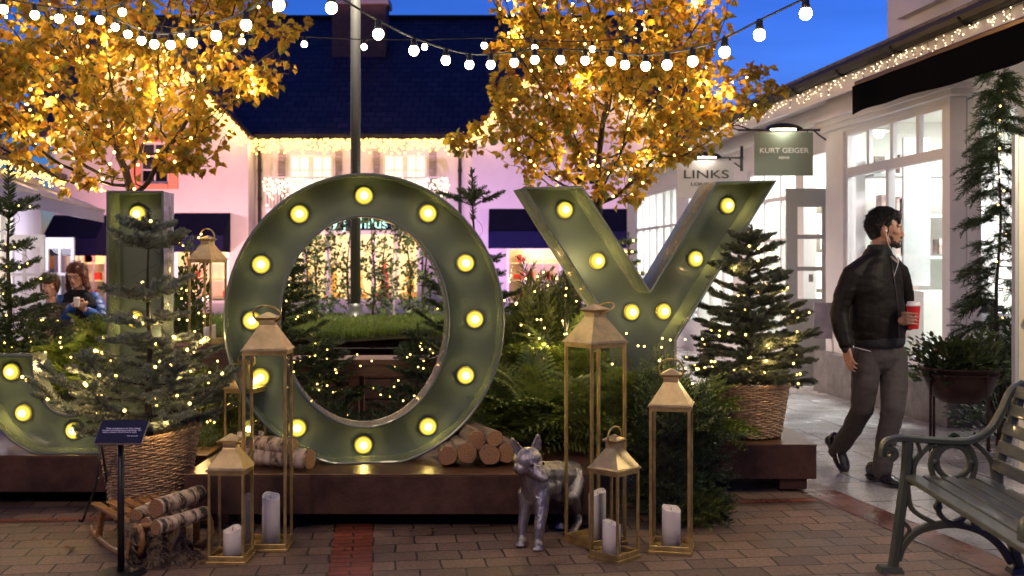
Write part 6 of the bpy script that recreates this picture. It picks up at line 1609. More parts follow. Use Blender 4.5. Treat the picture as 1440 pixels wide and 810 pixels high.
# ---------------- festoon strings
def festoon(label, bulbs, wire, col=M_festoon, r=None):
    """bulbs: (px, py, Y) centres; wire: extra (px,py,Y) cable points"""
    t = thing('festoon_lights', label, 'string lights', W(*bulbs[0]), 0, 'strings of round festoon bulbs', world=True)
    tops = [W(px, py-15.5*6.5/Y*1.0, Y) for (px, py, Y) in bulbs]; allp = sorted([(p.x, p) for p in tops]+[(W(*w_).x, W(*w_)) for w_ in wire], key=lambda q: q[0])
    P_ = [q[1] for q in allp]; pts = []
    for i in range(len(P_)-1):
        p0 = P_[max(i-1,0)]; p1 = P_[i]; p2 = P_[i+1]; p3 = P_[min(i+2,len(P_)-1)]
        for k in range(5):
            s = k/5; pts.append(0.5*((2*p1)+(-p0+p2)*s+(2*p0-5*p1+4*p2-p3)*s*s+(-p0+3*p1-3*p2+p3)*s**3))
    pts.append(P_[-1]); g = G(); g.tube(pts, 0.0055, 6); obj('cable', g, M_wire, t, smooth=True)
    for (px, py, Y), tp in zip(bulbs, tops):
        c = W(px, py, Y); rr = 0.0275; off = WL[t.name]
        g = G(); g.lathe([(0.010,tp.z+0.006),(0.016,tp.z-0.004),(0.0165,c.z+rr+0.012),(0.020,c.z+rr+0.010),(0.020,c.z+rr*0.80)], 14, (c.x,c.y,0)); s = obj('socket', g, M_black, t, smooth=True)
        g = G(); g.ball(c, (rr,rr,rr*1.06), 16, 12); obj('bulb', g, col, s, smooth=True)
    return t
festoon('string of round bulbs dipping from the pole to the upper right', [(466,11,5.0),(532,48,5.3),(582,71,5.8),(627,85,6.3),(660,91,6.6),(690,91,6.8),(723,88,6.9),(752,84,6.9),(788,84,6.9),(823,85,6.9),(859,86,6.8),(879,91,6.6),(908,93,6.3),(938,91,6.0),(974,86,5.6),(1019,73,5.2),(1068,49,4.95),(1133,19,4.7)],
        [(405,-22,4.8),(430,-12,4.85),(1200,-30,4.5),(1290,-90,4.3)])
festoon('string of round bulbs rising from the left tree towards the pole', [(162,38,7.8),(180,48,7.5),(199,57,7.1),(217,62,6.8),(240,63,6.5),(270,60,6.1),(304,50,5.7),(346,35,5.3),(392,7,4.9)], [(142,15,8.0),(440,-40,4.6)])
festoon('string of round bulbs across the top left corner', [(-30,4,6.6),(5,13,6.7),(49,21,6.8),(83,26,6.9),(112,28,7.0),(141,28,7.2),(172,17,7.5)], [(-70,-22,6.5),(188,-6,7.6)])
festoon('more distant string of bulbs behind both trees', [(428,62,9.6),(512,66,9.6),(597,66,9.6),(681,64,9.6),(752,67,9.6),(833,69,9.6),(340,58,9.6),(255,50,9.6)], [(200,34,9.6),(900,50,9.6)])
festoon('added string of round bulbs overhead out of view, nearer than the letters', [(150+k*150,-520-60*math.sin(k),3.2) for k in range(7)], [(60,-560,3.2),(1300,-560,3.2)])  # string added out of view to light the foreground
festoon('added string of round bulbs overhead out of view on the left side of the square', [(-60+k*90,-190-25*math.sin(k*0.6),7.4) for k in range(6)], [(-160,-230,7.4),(480,-150,7.4)])  # another out-of-view string added to light the left side
for k in range(0,6,2): plight(W(-60+k*90,-190-25*math.sin(k*0.6),7.4)-Vector((0,0,0.06)), OVER*1.3, (1.0,0.78,0.50), 0.12)  # fill lights for the two added overhead strings
for k in range(0,7,2): plight(W(150+k*150,-520-60*math.sin(k),3.2)-Vector((0,0,0.06)), OVER, (1.0,0.76,0.48), 0.12)
# ================================================================== FOX
from mathutils import noise as mnoise
def wrinkle(o, amp, sc_=(6,6,6), seed=0, fn=None):
    me = o.data; n = len(me.vertices); co_ = np.empty(n*3, np.float32); me.vertices.foreach_get('co', co_); co_ = co_.reshape(-1,3)
    no = np.empty(n*3, np.float32); me.vertices.foreach_get('normal', no); no = no.reshape(-1,3)
    for i in range(n):
        p = Vector((co_[i][0]*sc_[0]+seed, co_[i][1]*sc_[1], co_[i][2]*sc_[2]))
        a = mnoise.noise(p)+0.5*mnoise.noise(p*2.1)
        if fn: a *= fn(co_[i])
        co_[i] += no[i]*amp*a
    me.vertices.foreach_set('co', co_.ravel()); me.update()
def loft(g, rings, n=20, sq=2.0):
    """rings: (centre, axis_a, axis_b, ra, rb)"""
    vs = []; fs = []
    for (c, a, b, ra, rb) in rings:
        for j in range(n):
            t = 2*math.pi*j/n; ca, sa = math.cos(t), math.sin(t)
            vs.append(Vector(c)+Vector(a)*ra*math.copysign(abs(ca)**(2/sq), ca)+Vector(b)*rb*math.copysign(abs(sa)**(2/sq), sa))
    m = len(rings)
    for i in range(m-1):
        for j in range(n): fs.append((i*n+j, i*n+(j+1) % n, (i+1)*n+(j+1) % n, (i+1)*n+j))
    fs.append(tuple(reversed(range(n)))); fs.append(tuple((m-1)*n+j for j in range(n)))
    g.add(vs, fs)
def fox():
    c = Vector((0.20, 5.52, 0)); t = thing('fox_statue', 'silver fox statue standing before the plinth with its head turned', 'statue', c, 0, world=True)
    M_silver = pmat('silver_fur', (0.34,0.32,0.33), 0.34, 0.88, var=0.35, vscale=22, bump=0.35, bscale=130, stretch=(1,1,0.45), rvar=0.1)
    g = G(); cp = g.capsule
    ch = W(752,690,5.36); sh = W(757,662,5.43); wi = W(762,648,5.47); mid = W(785,672,5.60); ru = W(803,668,5.72); cr = W(800,652,5.74)
    # trunk
    cp(W(751,688,5.375), 0.070, W(768,682,5.52), 0.084); cp(W(757,668,5.43), 0.068, W(785,668,5.62), 0.076); cp(W(785,668,5.60), 0.071, W(803,668,5.74), 0.076); cp(W(752,700,5.37), 0.05, W(760,672,5.44), 0.06)
    # neck ruff and head
    hc = W(742,649,5.30)
    cp(W(753,684,5.36), 0.070, hc+Vector((0,0.03,-0.012)), 0.058)
    fw = (W(768,666,5.22)-hc); fw = Vector((0.62,-0.72,-0.30)).normalized(); sd = fw.cross(Vector((0,0,1))).normalized(); up = sd.cross(fw).normalized()
    HS = 1.27; Pq = lambda a, b, e: hc+(fw*a+sd*b+up*e)*HS
    cq = lambda a, ra, b, rb: g.capsule(a, ra*HS, b, rb*HS)
    g.ball(Pq(0,0,0.008), (0.058*HS,0.058*HS,0.050*HS), 18, 12)
    for s in (-1, 1):
        g.ball(Pq(0.010,s*0.036,-0.020), (0.031*HS,0.032*HS,0.027*HS), 12, 8)
        cq(Pq(0.036,s*0.026,0.020), 0.012, Pq(0.066,s*0.013,0.002), 0.010)
    cq(Pq(0.026,0,-0.004), 0.040, Pq(0.080,0,-0.020), 0.0245); cq(Pq(0.078,0,-0.018), 0.023, Pq(0.106,0,-0.023), 0.0155)
    cq(Pq(0.035,0,-0.028), 0.024, Pq(0.092,0,-0.036), 0.010)
    g.ball(Pq(0.116,0,-0.019), 0.0125*HS, 10, 8)
    for s, lean in ((-1, 0.10), (1, 0.55)):
        b0 = Pq(-0.010,s*0.040,0.032); tip = b0+(sd*s*(0.016+0.06*(lean-0.1))+up*0.066-fw*0.012)*HS
        n = 10; vs = []; rows = 6
        for side in (0, 1):
            for i in range(rows):
                f = i/(rows-1); cc = b0.lerp(tip, f); w_ = (0.029*(1-f)**0.6+0.003)*HS
                for j in range(n+1):
                    a = math.pi*(j/n)-math.pi/2; vs.append(cc+sd*w_*math.sin(a)+fw*(0.012*(1-f)-0.016*math.cos(a)*(1-f*0.6))*HS-fw*side*0.012)
        k = rows*(n+1); fs = []
        for i in range(rows-1):
            for j in range(n):
                a = i*(n+1)+j; fs.append((a,a+1,a+n+2,a+n+1)); fs.append((k+a+n+1,k+a+n+2,k+a+1,k+a))
            fs.append((i*(n+1), (i+1)*(n+1), k+(i+1)*(n+1), k+i*(n+1))); e = i*(n+1)+n; fs.append((e, k+e, k+e+n+1, e+n+1))
        for j in range(n): fs.append((j, k+j, k+j+1, j+1)); e = (rows-1)*(n+1)+j; fs.append((e, e+1, k+e+1, k+e))
        g.add(vs, fs)
    # legs
    def leg(pts, rr): 
        for i in range(len(pts)-1): cp(pts[i], rr[i], pts[i+1], rr[i+1])
    def paw(p, d):
        d = Vector(d).normalized(); s = d.cross(Vector((0,0,1)))
        g.ball(p+Vector((0,0,0.004)), (0.026,0.030,0.020), 12, 8)
        for k in (-1.5,-0.5,0.5,1.5): cp(p+s*k*0.011+Vector((0,0,0.0)), 0.010, p+d*(0.030-abs(k)*0.004)+s*k*0.012-Vector((0,0,0.006)), 0.0088)
    fd = Vector((-0.25,-1,0))
    a = GP(734,769); b = GP(757,775)
    leg([W(741,695,5.38), W(739,715,5.37), Vector((a.x+0.004,a.y+0.03,0.105)), Vector((a.x,a.y+0.025,0.045)), Vector((a.x,a.y+0.01,0.024))], [0.047,0.033,0.026,0.022,0.024]); paw(Vector((a.x-0.002,a.y,0.018)), (-0.5,-1,0))
    leg([W(760,694,5.34), W(762,716,5.31), Vector((b.x+0.006,b.y+0.03,0.105)), Vector((b.x+0.002,b.y+0.025,0.045)), Vector((b.x,b.y+0.01,0.024))], [0.049,0.035,0.028,0.023,0.024]); paw(Vector((b.x,b.y,0.018)), (-0.15,-1,0))
    h1 = GP(788,744); h2 = GP(800,751)
    leg([W(795,672,5.72), W(789,697,5.66), W(797,718,5.76), Vector((h1.x+0.008,h1.y+0.05,0.05)), Vector((h1.x,h1.y+0.015,0.022))], [0.066,0.042,0.022,0.018,0.020]); paw(Vector((h1.x,h1.y,0.017)), fd)
    leg([W(808,672,5.70), W(803,700,5.60), W(814,722,5.70), Vector((h2.x+0.055,h2.y+0.045,0.05)), Vector((h2.x+0.03,h2.y+0.01,0.022))], [0.066,0.045,0.023,0.018,0.020]); paw(Vector((h2.x+0.028,h2.y,0.017)), fd)
    # brush hanging behind
    leg([W(808,655,5.80), W(818,680,5.92), W(822,705,5.96), W(824,728,5.95), W(822,742,5.93)], [0.024,0.036,0.044,0.036,0.012])
    o = remeshed('body', g, M_silver, 0.0055, t, smooth=3, factor=0.5); wrinkle(o, 0.0012, (60,60,30))
    for s in (-1, 1):
        e = G(); e.ball(hc+(sd*s*0.0275+fw*0.054+up*0.013)*1.27, (0.0115,0.0115,0.0085), 12, 8); obj('eye', e, pmat('fox_eye', (0.04,0.035,0.03), 0.2, 0.3), t, smooth=True)
    e = G(); e.ball(hc+(fw*0.119-up*0.018)*1.27, (0.011,0.011,0.009), 10, 8); obj('nose', e, pmat('dark_pewter', (0.07,0.07,0.08), 0.3, 0.6), t, smooth=True)
fox()

# ================================================================== PEOPLE
M_skin = pmat('skin', (0.42,0.22,0.15), 0.5, var=0.08, vscale=14, bump=0.04, bscale=120)
M_skin2 = pmat('fair_skin', (0.55,0.32,0.24), 0.5, var=0.06, vscale=14)
M_hairb = pmat('black_hair', (0.010,0.008,0.007), 0.45, var=0.5, vscale=60, stretch=(1,1,0.25), bump=0.8, bscale=90)
M_hairr = pmat('auburn_hair', (0.10,0.025,0.012), 0.45, var=0.5, vscale=60, stretch=(1,1,0.25), bump=0.8, bscale=90)
M_hairc = pmat('brown_hair', (0.085,0.04,0.018), 0.5, var=0.4, vscale=60, stretch=(1,1,0.25), bump=0.8, bscale=90)
M_eyew = pmat('eye_white', (0.6,0.58,0.55), 0.2); M_eyed = pmat('eye_dark', (0.03,0.02,0.015), 0.15)
def frame(fw, up=(0,0,1)):
    fw = Vector(fw).normalized(); sd = fw.cross(Vector(up)).normalized(); u = sd.cross(fw).normalized(); return fw, sd, u   # sd = the person's right
def headblobs(g, c, fw, up, s=1.0, child=False):
    """c = centre of the skull; height of the whole head about 0.235*s"""
    f, d, u = frame(fw, up); P = lambda a, b, e: c+(f*a+d*b+u*e)*s
    rot = Matrix((f, -d, u)).transposed()
    B_ = lambda p, r, q=16: g.ball(p, tuple(x*s for x in r), q, 12, rot=rot)
    B_(P(-0.014,0,0.030), (0.096,0.074,0.088), 22); B_(P(0.020,0,0.020), (0.070,0.066,0.080)); B_(P(0.034,0,-0.030), (0.056,0.056,0.070))
    B_(P(0.048,0,-0.068), (0.036,0.042,0.030)); B_(P(0.066,0,-0.090), (0.022,0.024,0.020), 12)
    for k in (-1, 1):
        g.capsule(P(-0.008,k*0.060,-0.030), 0.018*s, P(0.020,k*0.050,-0.070), 0.017*s); g.capsule(P(0.020,k*0.050,-0.070), 0.017*s, P(0.060,k*0.018,-0.094), 0.014*s)
        B_(P(0.058,k*0.040,-0.014), (0.026,0.022,0.020), 12)                                    # cheekbone
        g.capsule(P(0.088,k*0.006,0.024), 0.0085*s, P(0.074,k*0.048,0.026), 0.009*s)            # brow
        B_(P(-0.006,k*0.076,-0.008), (0.018,0.007,0.032), 12); B_(P(-0.014,k*0.081,0.000), (0.012,0.006,0.024), 10)                             # ear
        B_(P(0.100,k*0.010,-0.038), (0.010,0.008,0.007), 10)
    g.capsule(P(0.086,0,0.018), 0.0085*s, P(0.101,0,-0.024), 0.0105*s); B_(P(0.102,0,-0.031), (0.012,0.012,0.010), 12)
    g.capsule(P(0.092,-0.016,-0.0585), 0.0062*s, P(0.092,0.016,-0.0585), 0.0062*s); g.capsule(P(0.089,-0.013,-0.0690), 0.0068*s, P(0.089,0.013,-0.0690), 0.0068*s); B_(P(0.078,0,-0.060), (0.018,0.026,0.016), 12)
def eyes(parent, c, fw, up, s, dark=M_eyed):
    f, d, u = frame(fw, up); P = lambda a, b, e: c+(f*a+d*b+u*e)*s
    for k in (-1, 1):
        g = G(); g.ball(P(0.0745,k*0.030,0.004), 0.0110*s, 12, 8); e = obj('eye', g, M_eyew, parent, smooth=True)
        g = G(); g.ball(P(0.0800,k*0.0300,0.004), 0.0074*s, 10, 8); obj('iris', g, dark, e, smooth=True)
def hand(g, wrist, dr, palm, s=1.0, curl=0.5, thumb=1, grip=None):
    """dr: direction of the fingers; palm: palm normal; thumb: +1/-1 side"""
    dr = Vector(dr).normalized(); pn = Vector(palm); pn = (pn-dr*pn.dot(dr)).normalized(); sd = dr.cross(pn)*thumb
    L_ = [0.040,0.045,0.042,0.032]
    for i in range(4):
        o = (i-1.5)*-0.019; a = wrist+dr*0.012*s+sd*o*0.65*s; b = wrist+dr*(0.088-abs(i-1)*0.004)*s+sd*o*s; g.capsule(a, 0.0140*s, b, 0.0105*s, 10, 3)
        d = dr.copy(); p = b; ln = L_[i]*s
        for j, (fr_, r) in enumerate(((1.0,0.0092),(0.62,0.0082),(0.50,0.0072))):
            ang = curl*(0.75 if j == 0 else 1.0)+0.06*i; ax = d.cross(pn).normalized(); d = (Quaternion(ax, ang) @ d).normalized(); pn2 = (Quaternion(ax, ang) @ pn).normalized()
            q = p+d*ln*fr_; g.capsule(p, r*s, q, (r-0.0008)*s, 8, 3); p = q; pn_ = pn2
            pn = pn2
        pn = Vector(palm); pn = (pn-dr*pn.dot(dr)).normalized()
    a = wrist+dr*0.020*s+sd*0.020*s; d = (dr*0.75+sd*0.65+pn*0.35).normalized(); b = a+d*0.042*s; g.capsule(a, 0.014*s, b, 0.0105*s, 8, 3)
    d2 = (d*0.75+dr*0.35+pn*(0.25+curl*0.5)-sd*curl*0.3).normalized(); c = b+d2*0.032*s; g.capsule(b, 0.0105*s, c, 0.009*s, 8, 3); d3 = (d2+pn*curl*0.5-sd*curl*0.4).normalized(); g.capsule(c, 0.009*s, c+d3*0.024*s, 0.0075*s, 8, 3)
def hairshell(c, fw, up, s, blobs, mat, parent, voxel=0.006, amp=0.006, scl=(45,45,20), name='hair'):
    f, d, u = frame(fw, up); g = G(); rot = Matrix((f, -d, u)).transposed()
    for (a, b, e, ra, rb, re) in blobs: g.ball(c+(f*a+d*b+u*e)*s, (ra*s, rb*s, re*s), 18, 12, rot=rot)
    o = remeshed(name, g, mat, voxel, parent, smooth=2, factor=0.5); wrinkle(o, amp, scl); return o

def strands(c, fw, up, s, n, mat, parent, seed, top=0.0, ln=0.035, r=0.0013, rad=(0.106,0.086,0.100), ctr=(-0.014,0,0.042), flow=(0.4,0.2,0.1), zm=-0.75, name='hair_strands'):
    f, d, u = frame(fw, up); rg = random.Random(seed); g = G()
    for _ in range(n):
        while True:
            q = Vector((rg.gauss(0,1), rg.gauss(0,1), rg.gauss(0,1))).normalized()
            if q.z > zm and not (q.x > 0.35 and q.z < 0.50) and not (q.x > -0.25 and q.z < -0.1): break
        a = Vector((ctr[0]+q.x*rad[0], ctr[1]+q.y*rad[1], ctr[2]+q.z*rad[2]))*0.985
        tang = Vector(flow)-q*Vector(flow).dot(q)+Vector((rg.uniform(-.3,.3), rg.uniform(-.3,.3), rg.uniform(-.35,.15)))*0.8+Vector((-0.1,0,-0.9))*max(0.0, 0.35-q.z); tang.normalize()
        l = ln*rg.uniform(0.6,1.3); b = a+tang*l*0.5+q*0.008; e = a+tang*l+q*rg.uniform(-0.006,0.006)
        w3 = [c+(f*p.x+d*p.y+u*p.z)*s for p in (a, b, e)]; g.tube(w3, [r*1.3, r, r*0.3], 3)
    return obj(name, g, mat, parent)
def man():
    base = Vector((2.30, 7.05, 0)); t = thing('person', 'man in a black bomber jacket and grey trousers walking past with a red cup', 'person', base, 0, world=True)
    M_jac = pmat('black_jacket', (0.007,0.0055,0.0048), 0.6, var=0.2, vscale=5, bump=0.12, bscale=30, spec=0.2)
    M_rib = pmat('ribbed_knit', (0.010,0.010,0.013), 0.8, bump=0.4, bscale=90)
    M_tr = pmat('grey_trousers', (0.055,0.047,0.045), 0.85, var=0.08, vscale=10, bump=0.2, bscale=40)
    M_sh = pmat('black_leather', (0.010,0.008,0.008), 0.25, coat=0.4)
    Y0 = 7.05; F3 = Vector((0.62,-0.785,0)); F3.normalize(); SD = F3.cross(Vector((0,0,1))).normalized()     # SD = his right
    hc = W(1245,323,Y0-0.02); hf = Vector((0.955,-0.295,-0.04)); hu = Vector((0.03,0,1))
    # body: one continuous skin from head to feet
    g = G(); headblobs(g, hc, hf, hu, 1.07)
    g.capsule(hc+Vector((-0.022,0.01,-0.065)), 0.058, W(1236,366,Y0), 0.062); g.capsule(W(1236,366,Y0), 0.07, W(1232,400,Y0), 0.11)
    for k in (-1, 1): g.capsule(W(1236,372,Y0), 0.05, W(1233,392,Y0)+SD*k*0.13, 0.045)
    g.capsule(W(1232,400,Y0), 0.12, W(1236,485,Y0), 0.12)
    J_ = dict(sR=W(1196,384,Y0-0.10), eR=W(1181,440,Y0-0.10), wR=W(1190,487,Y0-0.22), sL=W(1266,383,Y0+0.12), eL=W(1276,447,Y0+0.17), wL=W(1279,452,Y0-0.05),
              hR=W(1218,492,Y0-0.06), kR=W(1214,574,Y0-0.05), aR=W(1174,632,Y0+0.30), hL=W(1256,492,Y0+0.06), kL=W(1254,578,Y0-0.18), aL=W(1241,660,Y0-0.20))
    for a, b, r0, r1 in (('sR','eR',0.045,0.036),('eR','wR',0.038,0.027),('sL','eL',0.045,0.036),('eL','wL',0.038,0.027),('hR','kR',0.07,0.05),('kR','aR',0.048,0.035),('hL','kL',0.07,0.05),('kL','aL',0.048,0.035)): g.capsule(J_[a], r0, J_[b], r1)
    wd = (W(1194,512,Y0-0.26)-J_['wR']).normalized(); hand(g, J_['wR'], wd, (0.85,0.5,0.1), 0.98, 0.33, thumb=-1)
    cupc = W(1284.5,444,6.84)
    wl = cupc+Vector((-0.055,0.055,-0.035)); g.capsule(J_['wL'], 0.027, wl, 0.026)
    # left hand wraps the cup: palm behind, fingers round the front
    gp = [(-0.2,0.018),(0.0,-0.004),(0.2,-0.026),(0.42,-0.047)]
    R0 = 0.043
    for i, (_, dz) in enumerate(gp):
        p = wl+Vector((0.010,-0.002,0.028+dz)); a0 = 150; rr = R0+0.009; prev = cupc+Vector((rr*math.cos(R(a0)), -rr*math.sin(R(a0))*-1*-1, dz)); g.capsule(p, 0.014, prev, 0.0105, 8, 3)
        for j, da in enumerate((48,40,36)):
            a1 = a0+da; q = cupc+Vector((rr*math.cos(R(a1)), rr*math.sin(R(a1)), dz-0.002*j)); g.capsule(prev, 0.0095-0.0008*j, q, 0.0088-0.0008*j, 8, 3); prev = q; a0 = a1
    tp = cupc+Vector((R0*math.cos(R(60))+0.008, R0*math.sin(R(60))+0.008, 0.03)); tm = cupc+Vector((R0*math.cos(R(105)), R0*math.sin(R(105))+0.012, 0.015)); g.capsule(wl+Vector((0.01,0.0,0.01)), 0.015, tm, 0.012, 8, 3); g.capsule(tm, 0.0115, tp, 0.009, 8, 3)
    remeshed('body', g, M_skin, 0.0050, t, smooth=2, factor=0.5)
    eyes(t, hc, hf, hu, 1.07)
    hairshell(hc, hf, hu, 1.02, [(-0.020,0,0.042,0.100,0.080,0.086),(-0.055,0,-0.005,0.060,0.070,0.072),(0.025,0,0.088,0.066,0.060,0.040),(0.062,0.012,0.098,0.036,0.046,0.030),(0.074,0.030,0.080,0.022,0.026,0.026),(0.080,0.046,0.058,0.012,0.014,0.022),
        (-0.004,0.070,0.022,0.020,0.010,0.034),(-0.004,-0.070,0.022,0.020,0.010,0.034),(0.014,0.066,0.005,0.008,0.006,0.034),(0.014,-0.066,0.005,0.008,0.006,0.034),(-0.01,0,0.118,0.06,0.05,0.024)], M_hairb, t, 0.005, 0.008, (50,50,26))
    strands(hc, hf, hu, 1.05, 2600, M_hairb, t, 3, ln=0.024)
    hairshell(hc, hf, hu, 1.10, [(0.052,0,-0.086,0.036,0.040,0.020),(0.070,0,-0.094,0.022,0.024,0.016),(0.022,0.052,-0.060,0.026,0.010,0.026),(0.022,-0.052,-0.060,0.026,0.010,0.026),(0.046,0.040,-0.080,0.022,0.012,0.016),(0.046,-0.040,-0.080,0.022,0.012,0.016),(0.086,0,-0.0485,0.012,0.022,0.0055),(0.006,0.062,-0.035,0.010,0.007,0.032),(0.006,-0.062,-0.035,0.010,0.007,0.032)], pmat('stubble', (0.035,0.019,0.014), 0.85, var=0.5, vscale=120), t, 0.004, 0.002, (90,90,90), 'beard')
    g = G()
    for k in (-1,1):
        f, d, u = frame(hf, hu); g.capsule(hc+f*0.091+d*k*0.014+u*0.0275, 0.0045, hc+f*0.078+d*k*0.050+u*0.031, 0.0035, 8, 3)
    obj('eyebrows', g, M_hairb, t, smooth=True)
    # jacket
    g = G(); Z = Vector((0,0,1))
    def ring(px, py, ra, rb, dy=0.0): return (W(px,py,Y0+dy), SD, F3, ra, rb)
    loft(g, [ring(1236,484,0.185,0.125),ring(1235,474,0.205,0.140),ring(1234,455,0.222,0.152),ring(1233,430,0.218,0.148),ring(1231,405,0.222,0.146),ring(1231,386,0.220,0.130),ring(1232,373,0.185,0.110),ring(1233,362,0.125,0.092),ring(1235,353,0.088,0.082),ring(1236,349,0.078,0.076)], 28, 2.25)
    g.capsule(W(1222,368,Y0-0.06), 0.062, W(1199,386,Y0-0.11), 0.070); g.capsule(W(1248,368,Y0+0.05), 0.058, W(1265,385,Y0+0.12), 0.066)
    def limb(pts, rr): 
        for i in range(len(pts)-1): g.capsule(pts[i], rr[i], pts[i+1], rr[i+1], 14, 4)
    limb([W(1197,390,Y0-0.11), W(1186,415,Y0-0.12), W(1180,440,Y0-0.12), W(1183,462,Y0-0.17), W(1189,483,Y0-0.21)], [0.068,0.064,0.060,0.056,0.048])
    limb([W(1266,388,Y0+0.12), W(1272,418,Y0+0.16), W(1275,448,Y0+0.18), W(1277,453,Y0+0.07), W(1278,453,Y0-0.04)], [0.066,0.062,0.060,0.054,0.046])
    jo = remeshed('jacket', g, M_jac, 0.0075, t, smooth=4, factor=0.5)
    wrinkle(jo, 0.0065, (6,6,9), 3.0); wrinkle(jo, 0.0030, (10,10,30), 9.0)
    g = G(); loft(g, [ring(1236,487,0.188,0.130),ring(1236,484,0.200,0.137),ring(1236,475,0.204,0.142),ring(1235,472,0.198,0.137)], 40, 2.25)
    obj('waistband', g, M_rib, t, smooth=True)
    g = G(); loft(g, [(W(1235,360,Y0), SD, F3, 0.094, 0.090),(W(1236,353,Y0-0.002), SD, F3, 0.084, 0.082),(W(1237,345,Y0-0.004), SD, F3, 0.076, 0.076),(W(1237,344,Y0-0.004), SD, F3, 0.068, 0.068),(W(1236,350,Y0), SD, F3, 0.066, 0.064)], 30)
    obj('collar', g, M_rib, t, smooth=True)
    g = G(); q = [W(1250,372,Y0)+F3*0.085, W(1250,385,Y0)+F3*0.115, W(1250,410,Y0)+F3*0.134, W(1251,440,Y0)+F3*0.139, W(1252,470,Y0)+F3*0.130]
    c0 = [W(1235,362,Y0), W(1231,388,Y0), W(1231,410,Y0), W(1234,440,Y0), W(1236,474,Y0)]; dd = [0.094,0.134,0.152,0.155,0.145]
    g.tube([c+F3*d_ for c, d_ in zip(c0, dd)], 0.0045, 6); obj('zip', g, pmat('dull_zip', (0.10,0.09,0.08), 0.3, 0.8), t, smooth=True)
    g = G(); a = W(1247,357,Y0-0.02)+F3*0.04; g.tube([W(1232,352,Y0)+F3*0.03+Vector((-0.03,-0.03,0)), W(1240,362,Y0)+F3*0.072, W(1247,369,Y0)+F3*0.080, W(1252,362,Y0)+F3*0.062], [0.005,0.007,0.007,0.004], 8); obj('shirt_collar', g, pmat('pale_shirt', (0.55,0.45,0.42), 0.8), t, smooth=True)
    g = G(); limb([W(1190,482,Y0-0.21), W(1191,490,Y0-0.22)], [0.041,0.037]); limb([W(1278,453,Y0-0.03), W(1279.5,452,Y0-0.075)], [0.041,0.036]); obj('cuffs', g, M_rib, t, smooth=True)
    # trousers
    g = G(); loft(g, [ring(1236,478,0.165,0.115),ring(1236,492,0.178,0.125),ring(1236,505,0.178,0.124),ring(1236,516,0.150,0.105),ring(1236,524,0.100,0.07),ring(1236,529,0.05,0.03)], 24)
    limb([W(1218,500,Y0-0.05), W(1216,540,Y0-0.08), W(1213,574,Y0-0.06), W(1198,603,Y0+0.12), W(1180,630,Y0+0.28), W(1177,634,Y0+0.30)], [0.096,0.088,0.074,0.066,0.060,0.060])
    limb([W(1255,500,Y0+0.05), W(1257,540,Y0-0.05), W(1255,578,Y0-0.17), W(1247,615,Y0-0.17), W(1241,655,Y0-0.18), W(1240,662,Y0-0.18)], [0.098,0.090,0.075,0.067,0.062,0.064])
    to = remeshed('trousers', g, M_tr, 0.0075, t, smooth=4, factor=0.5); wrinkle(to, 0.0045, (6,6,16), 5.0); wrinkle(to, 0.002, (14,14,34), 15.0)
    # shoes: heel raised on the trailing foot
    def shoe(heel, toe, anklev, up_):
        g = G(); d = (toe-heel); L_ = d.length; d.normalize(); u = Vector(up_); s = d.cross(u).normalized(); u = s.cross(d).normalized(); rows = []
        for (f, w_, h0, h1) in ((-0.02,0.020,0.01,0.05),(0.03,0.034,0.0,0.075),(0.2,0.037,0.0,0.085),(0.42,0.037,0.0,0.072),(0.62,0.046,0.0,0.052),(0.82,0.046,0.0,0.040),(0.95,0.034,0.002,0.030),(1.02,0.014,0.006,0.020)):
            rows.append((heel+d*f*L_+u*(h0+h1)/2, s, u, w_, (h1-h0)/2))
        loft(g, rows, 18, 2.6); g.capsule(heel+d*0.14*L_+u*0.06, 0.042, anklev, 0.046)
        so = remeshed('shoe', g, M_sh, 0.005, t, smooth=2); 
        g = G(); rows = [(heel+d*f*L_-u*0.003, s, u, w_+0.003, 0.009) for (f, w_) in ((-0.03,0.02),(0.03,0.035),(0.25,0.038),(0.45,0.037),(0.65,0.047),(0.85,0.046),(0.97,0.034),(1.03,0.016))]; loft(g, rows, 18, 3); g.box(heel+d*0.12*L_-u*0.014, (0.06,0.06,0.02)); obj('sole', g, M_black, so)
    hl = GP(1229,678); hl.z = 0.02; tl = GP(1266,687); tl.z = 0.014; shoe(hl+Vector((-0.0,0.10,0.012)), tl+Vector((-0.02,-0.02,0.006)), W(1241,656,Y0-0.19), (0,0,1))
    shoe(W(1166,615,Y0+0.37), W(1189,663,Y0+0.22), W(1176,630,Y0+0.31), (0.25,-0.9,0.55))
    # earphones
    g = G(); f, d, u = frame(hf, hu); e = hc+d*0.083-u*0.010+f*0.002; g.ball(e, 0.009, 10, 8); g.tube([e, e-u*0.03+f*0.004, e-u*0.09+f*0.018-d*0.01, W(1247,368,Y0)+F3*0.088, c0[1]+F3*0.137], 0.0022, 5)
    pts = [W(1193,487,Y0-0.19)+F3*0.02, W(1204,494,Y0)+F3*0.150, W(1214,493,Y0)+F3*0.150, W(1221,483,Y0)+F3*0.149]; g.tube(pts, 0.0022, 5)
    obj('earphones', g, pmat('white_plastic', (0.75,0.72,0.75), 0.4), t, smooth=True)
    # cup
    tc_ = thing('paper_cup', 'red takeaway paper cup with a white lid in the walking man\'s hand', 'cup', cupc+Vector((0,0,-0.085)), 0, world=False)
    g = G(); g.lathe([(0.0305,0.0),(0.0315,0.004),(0.0425,0.150)], 28); obj('sleeve', g, pmat('red_paper', (0.60,0.012,0.02), 0.5), tc_, smooth=False, autosm=40)
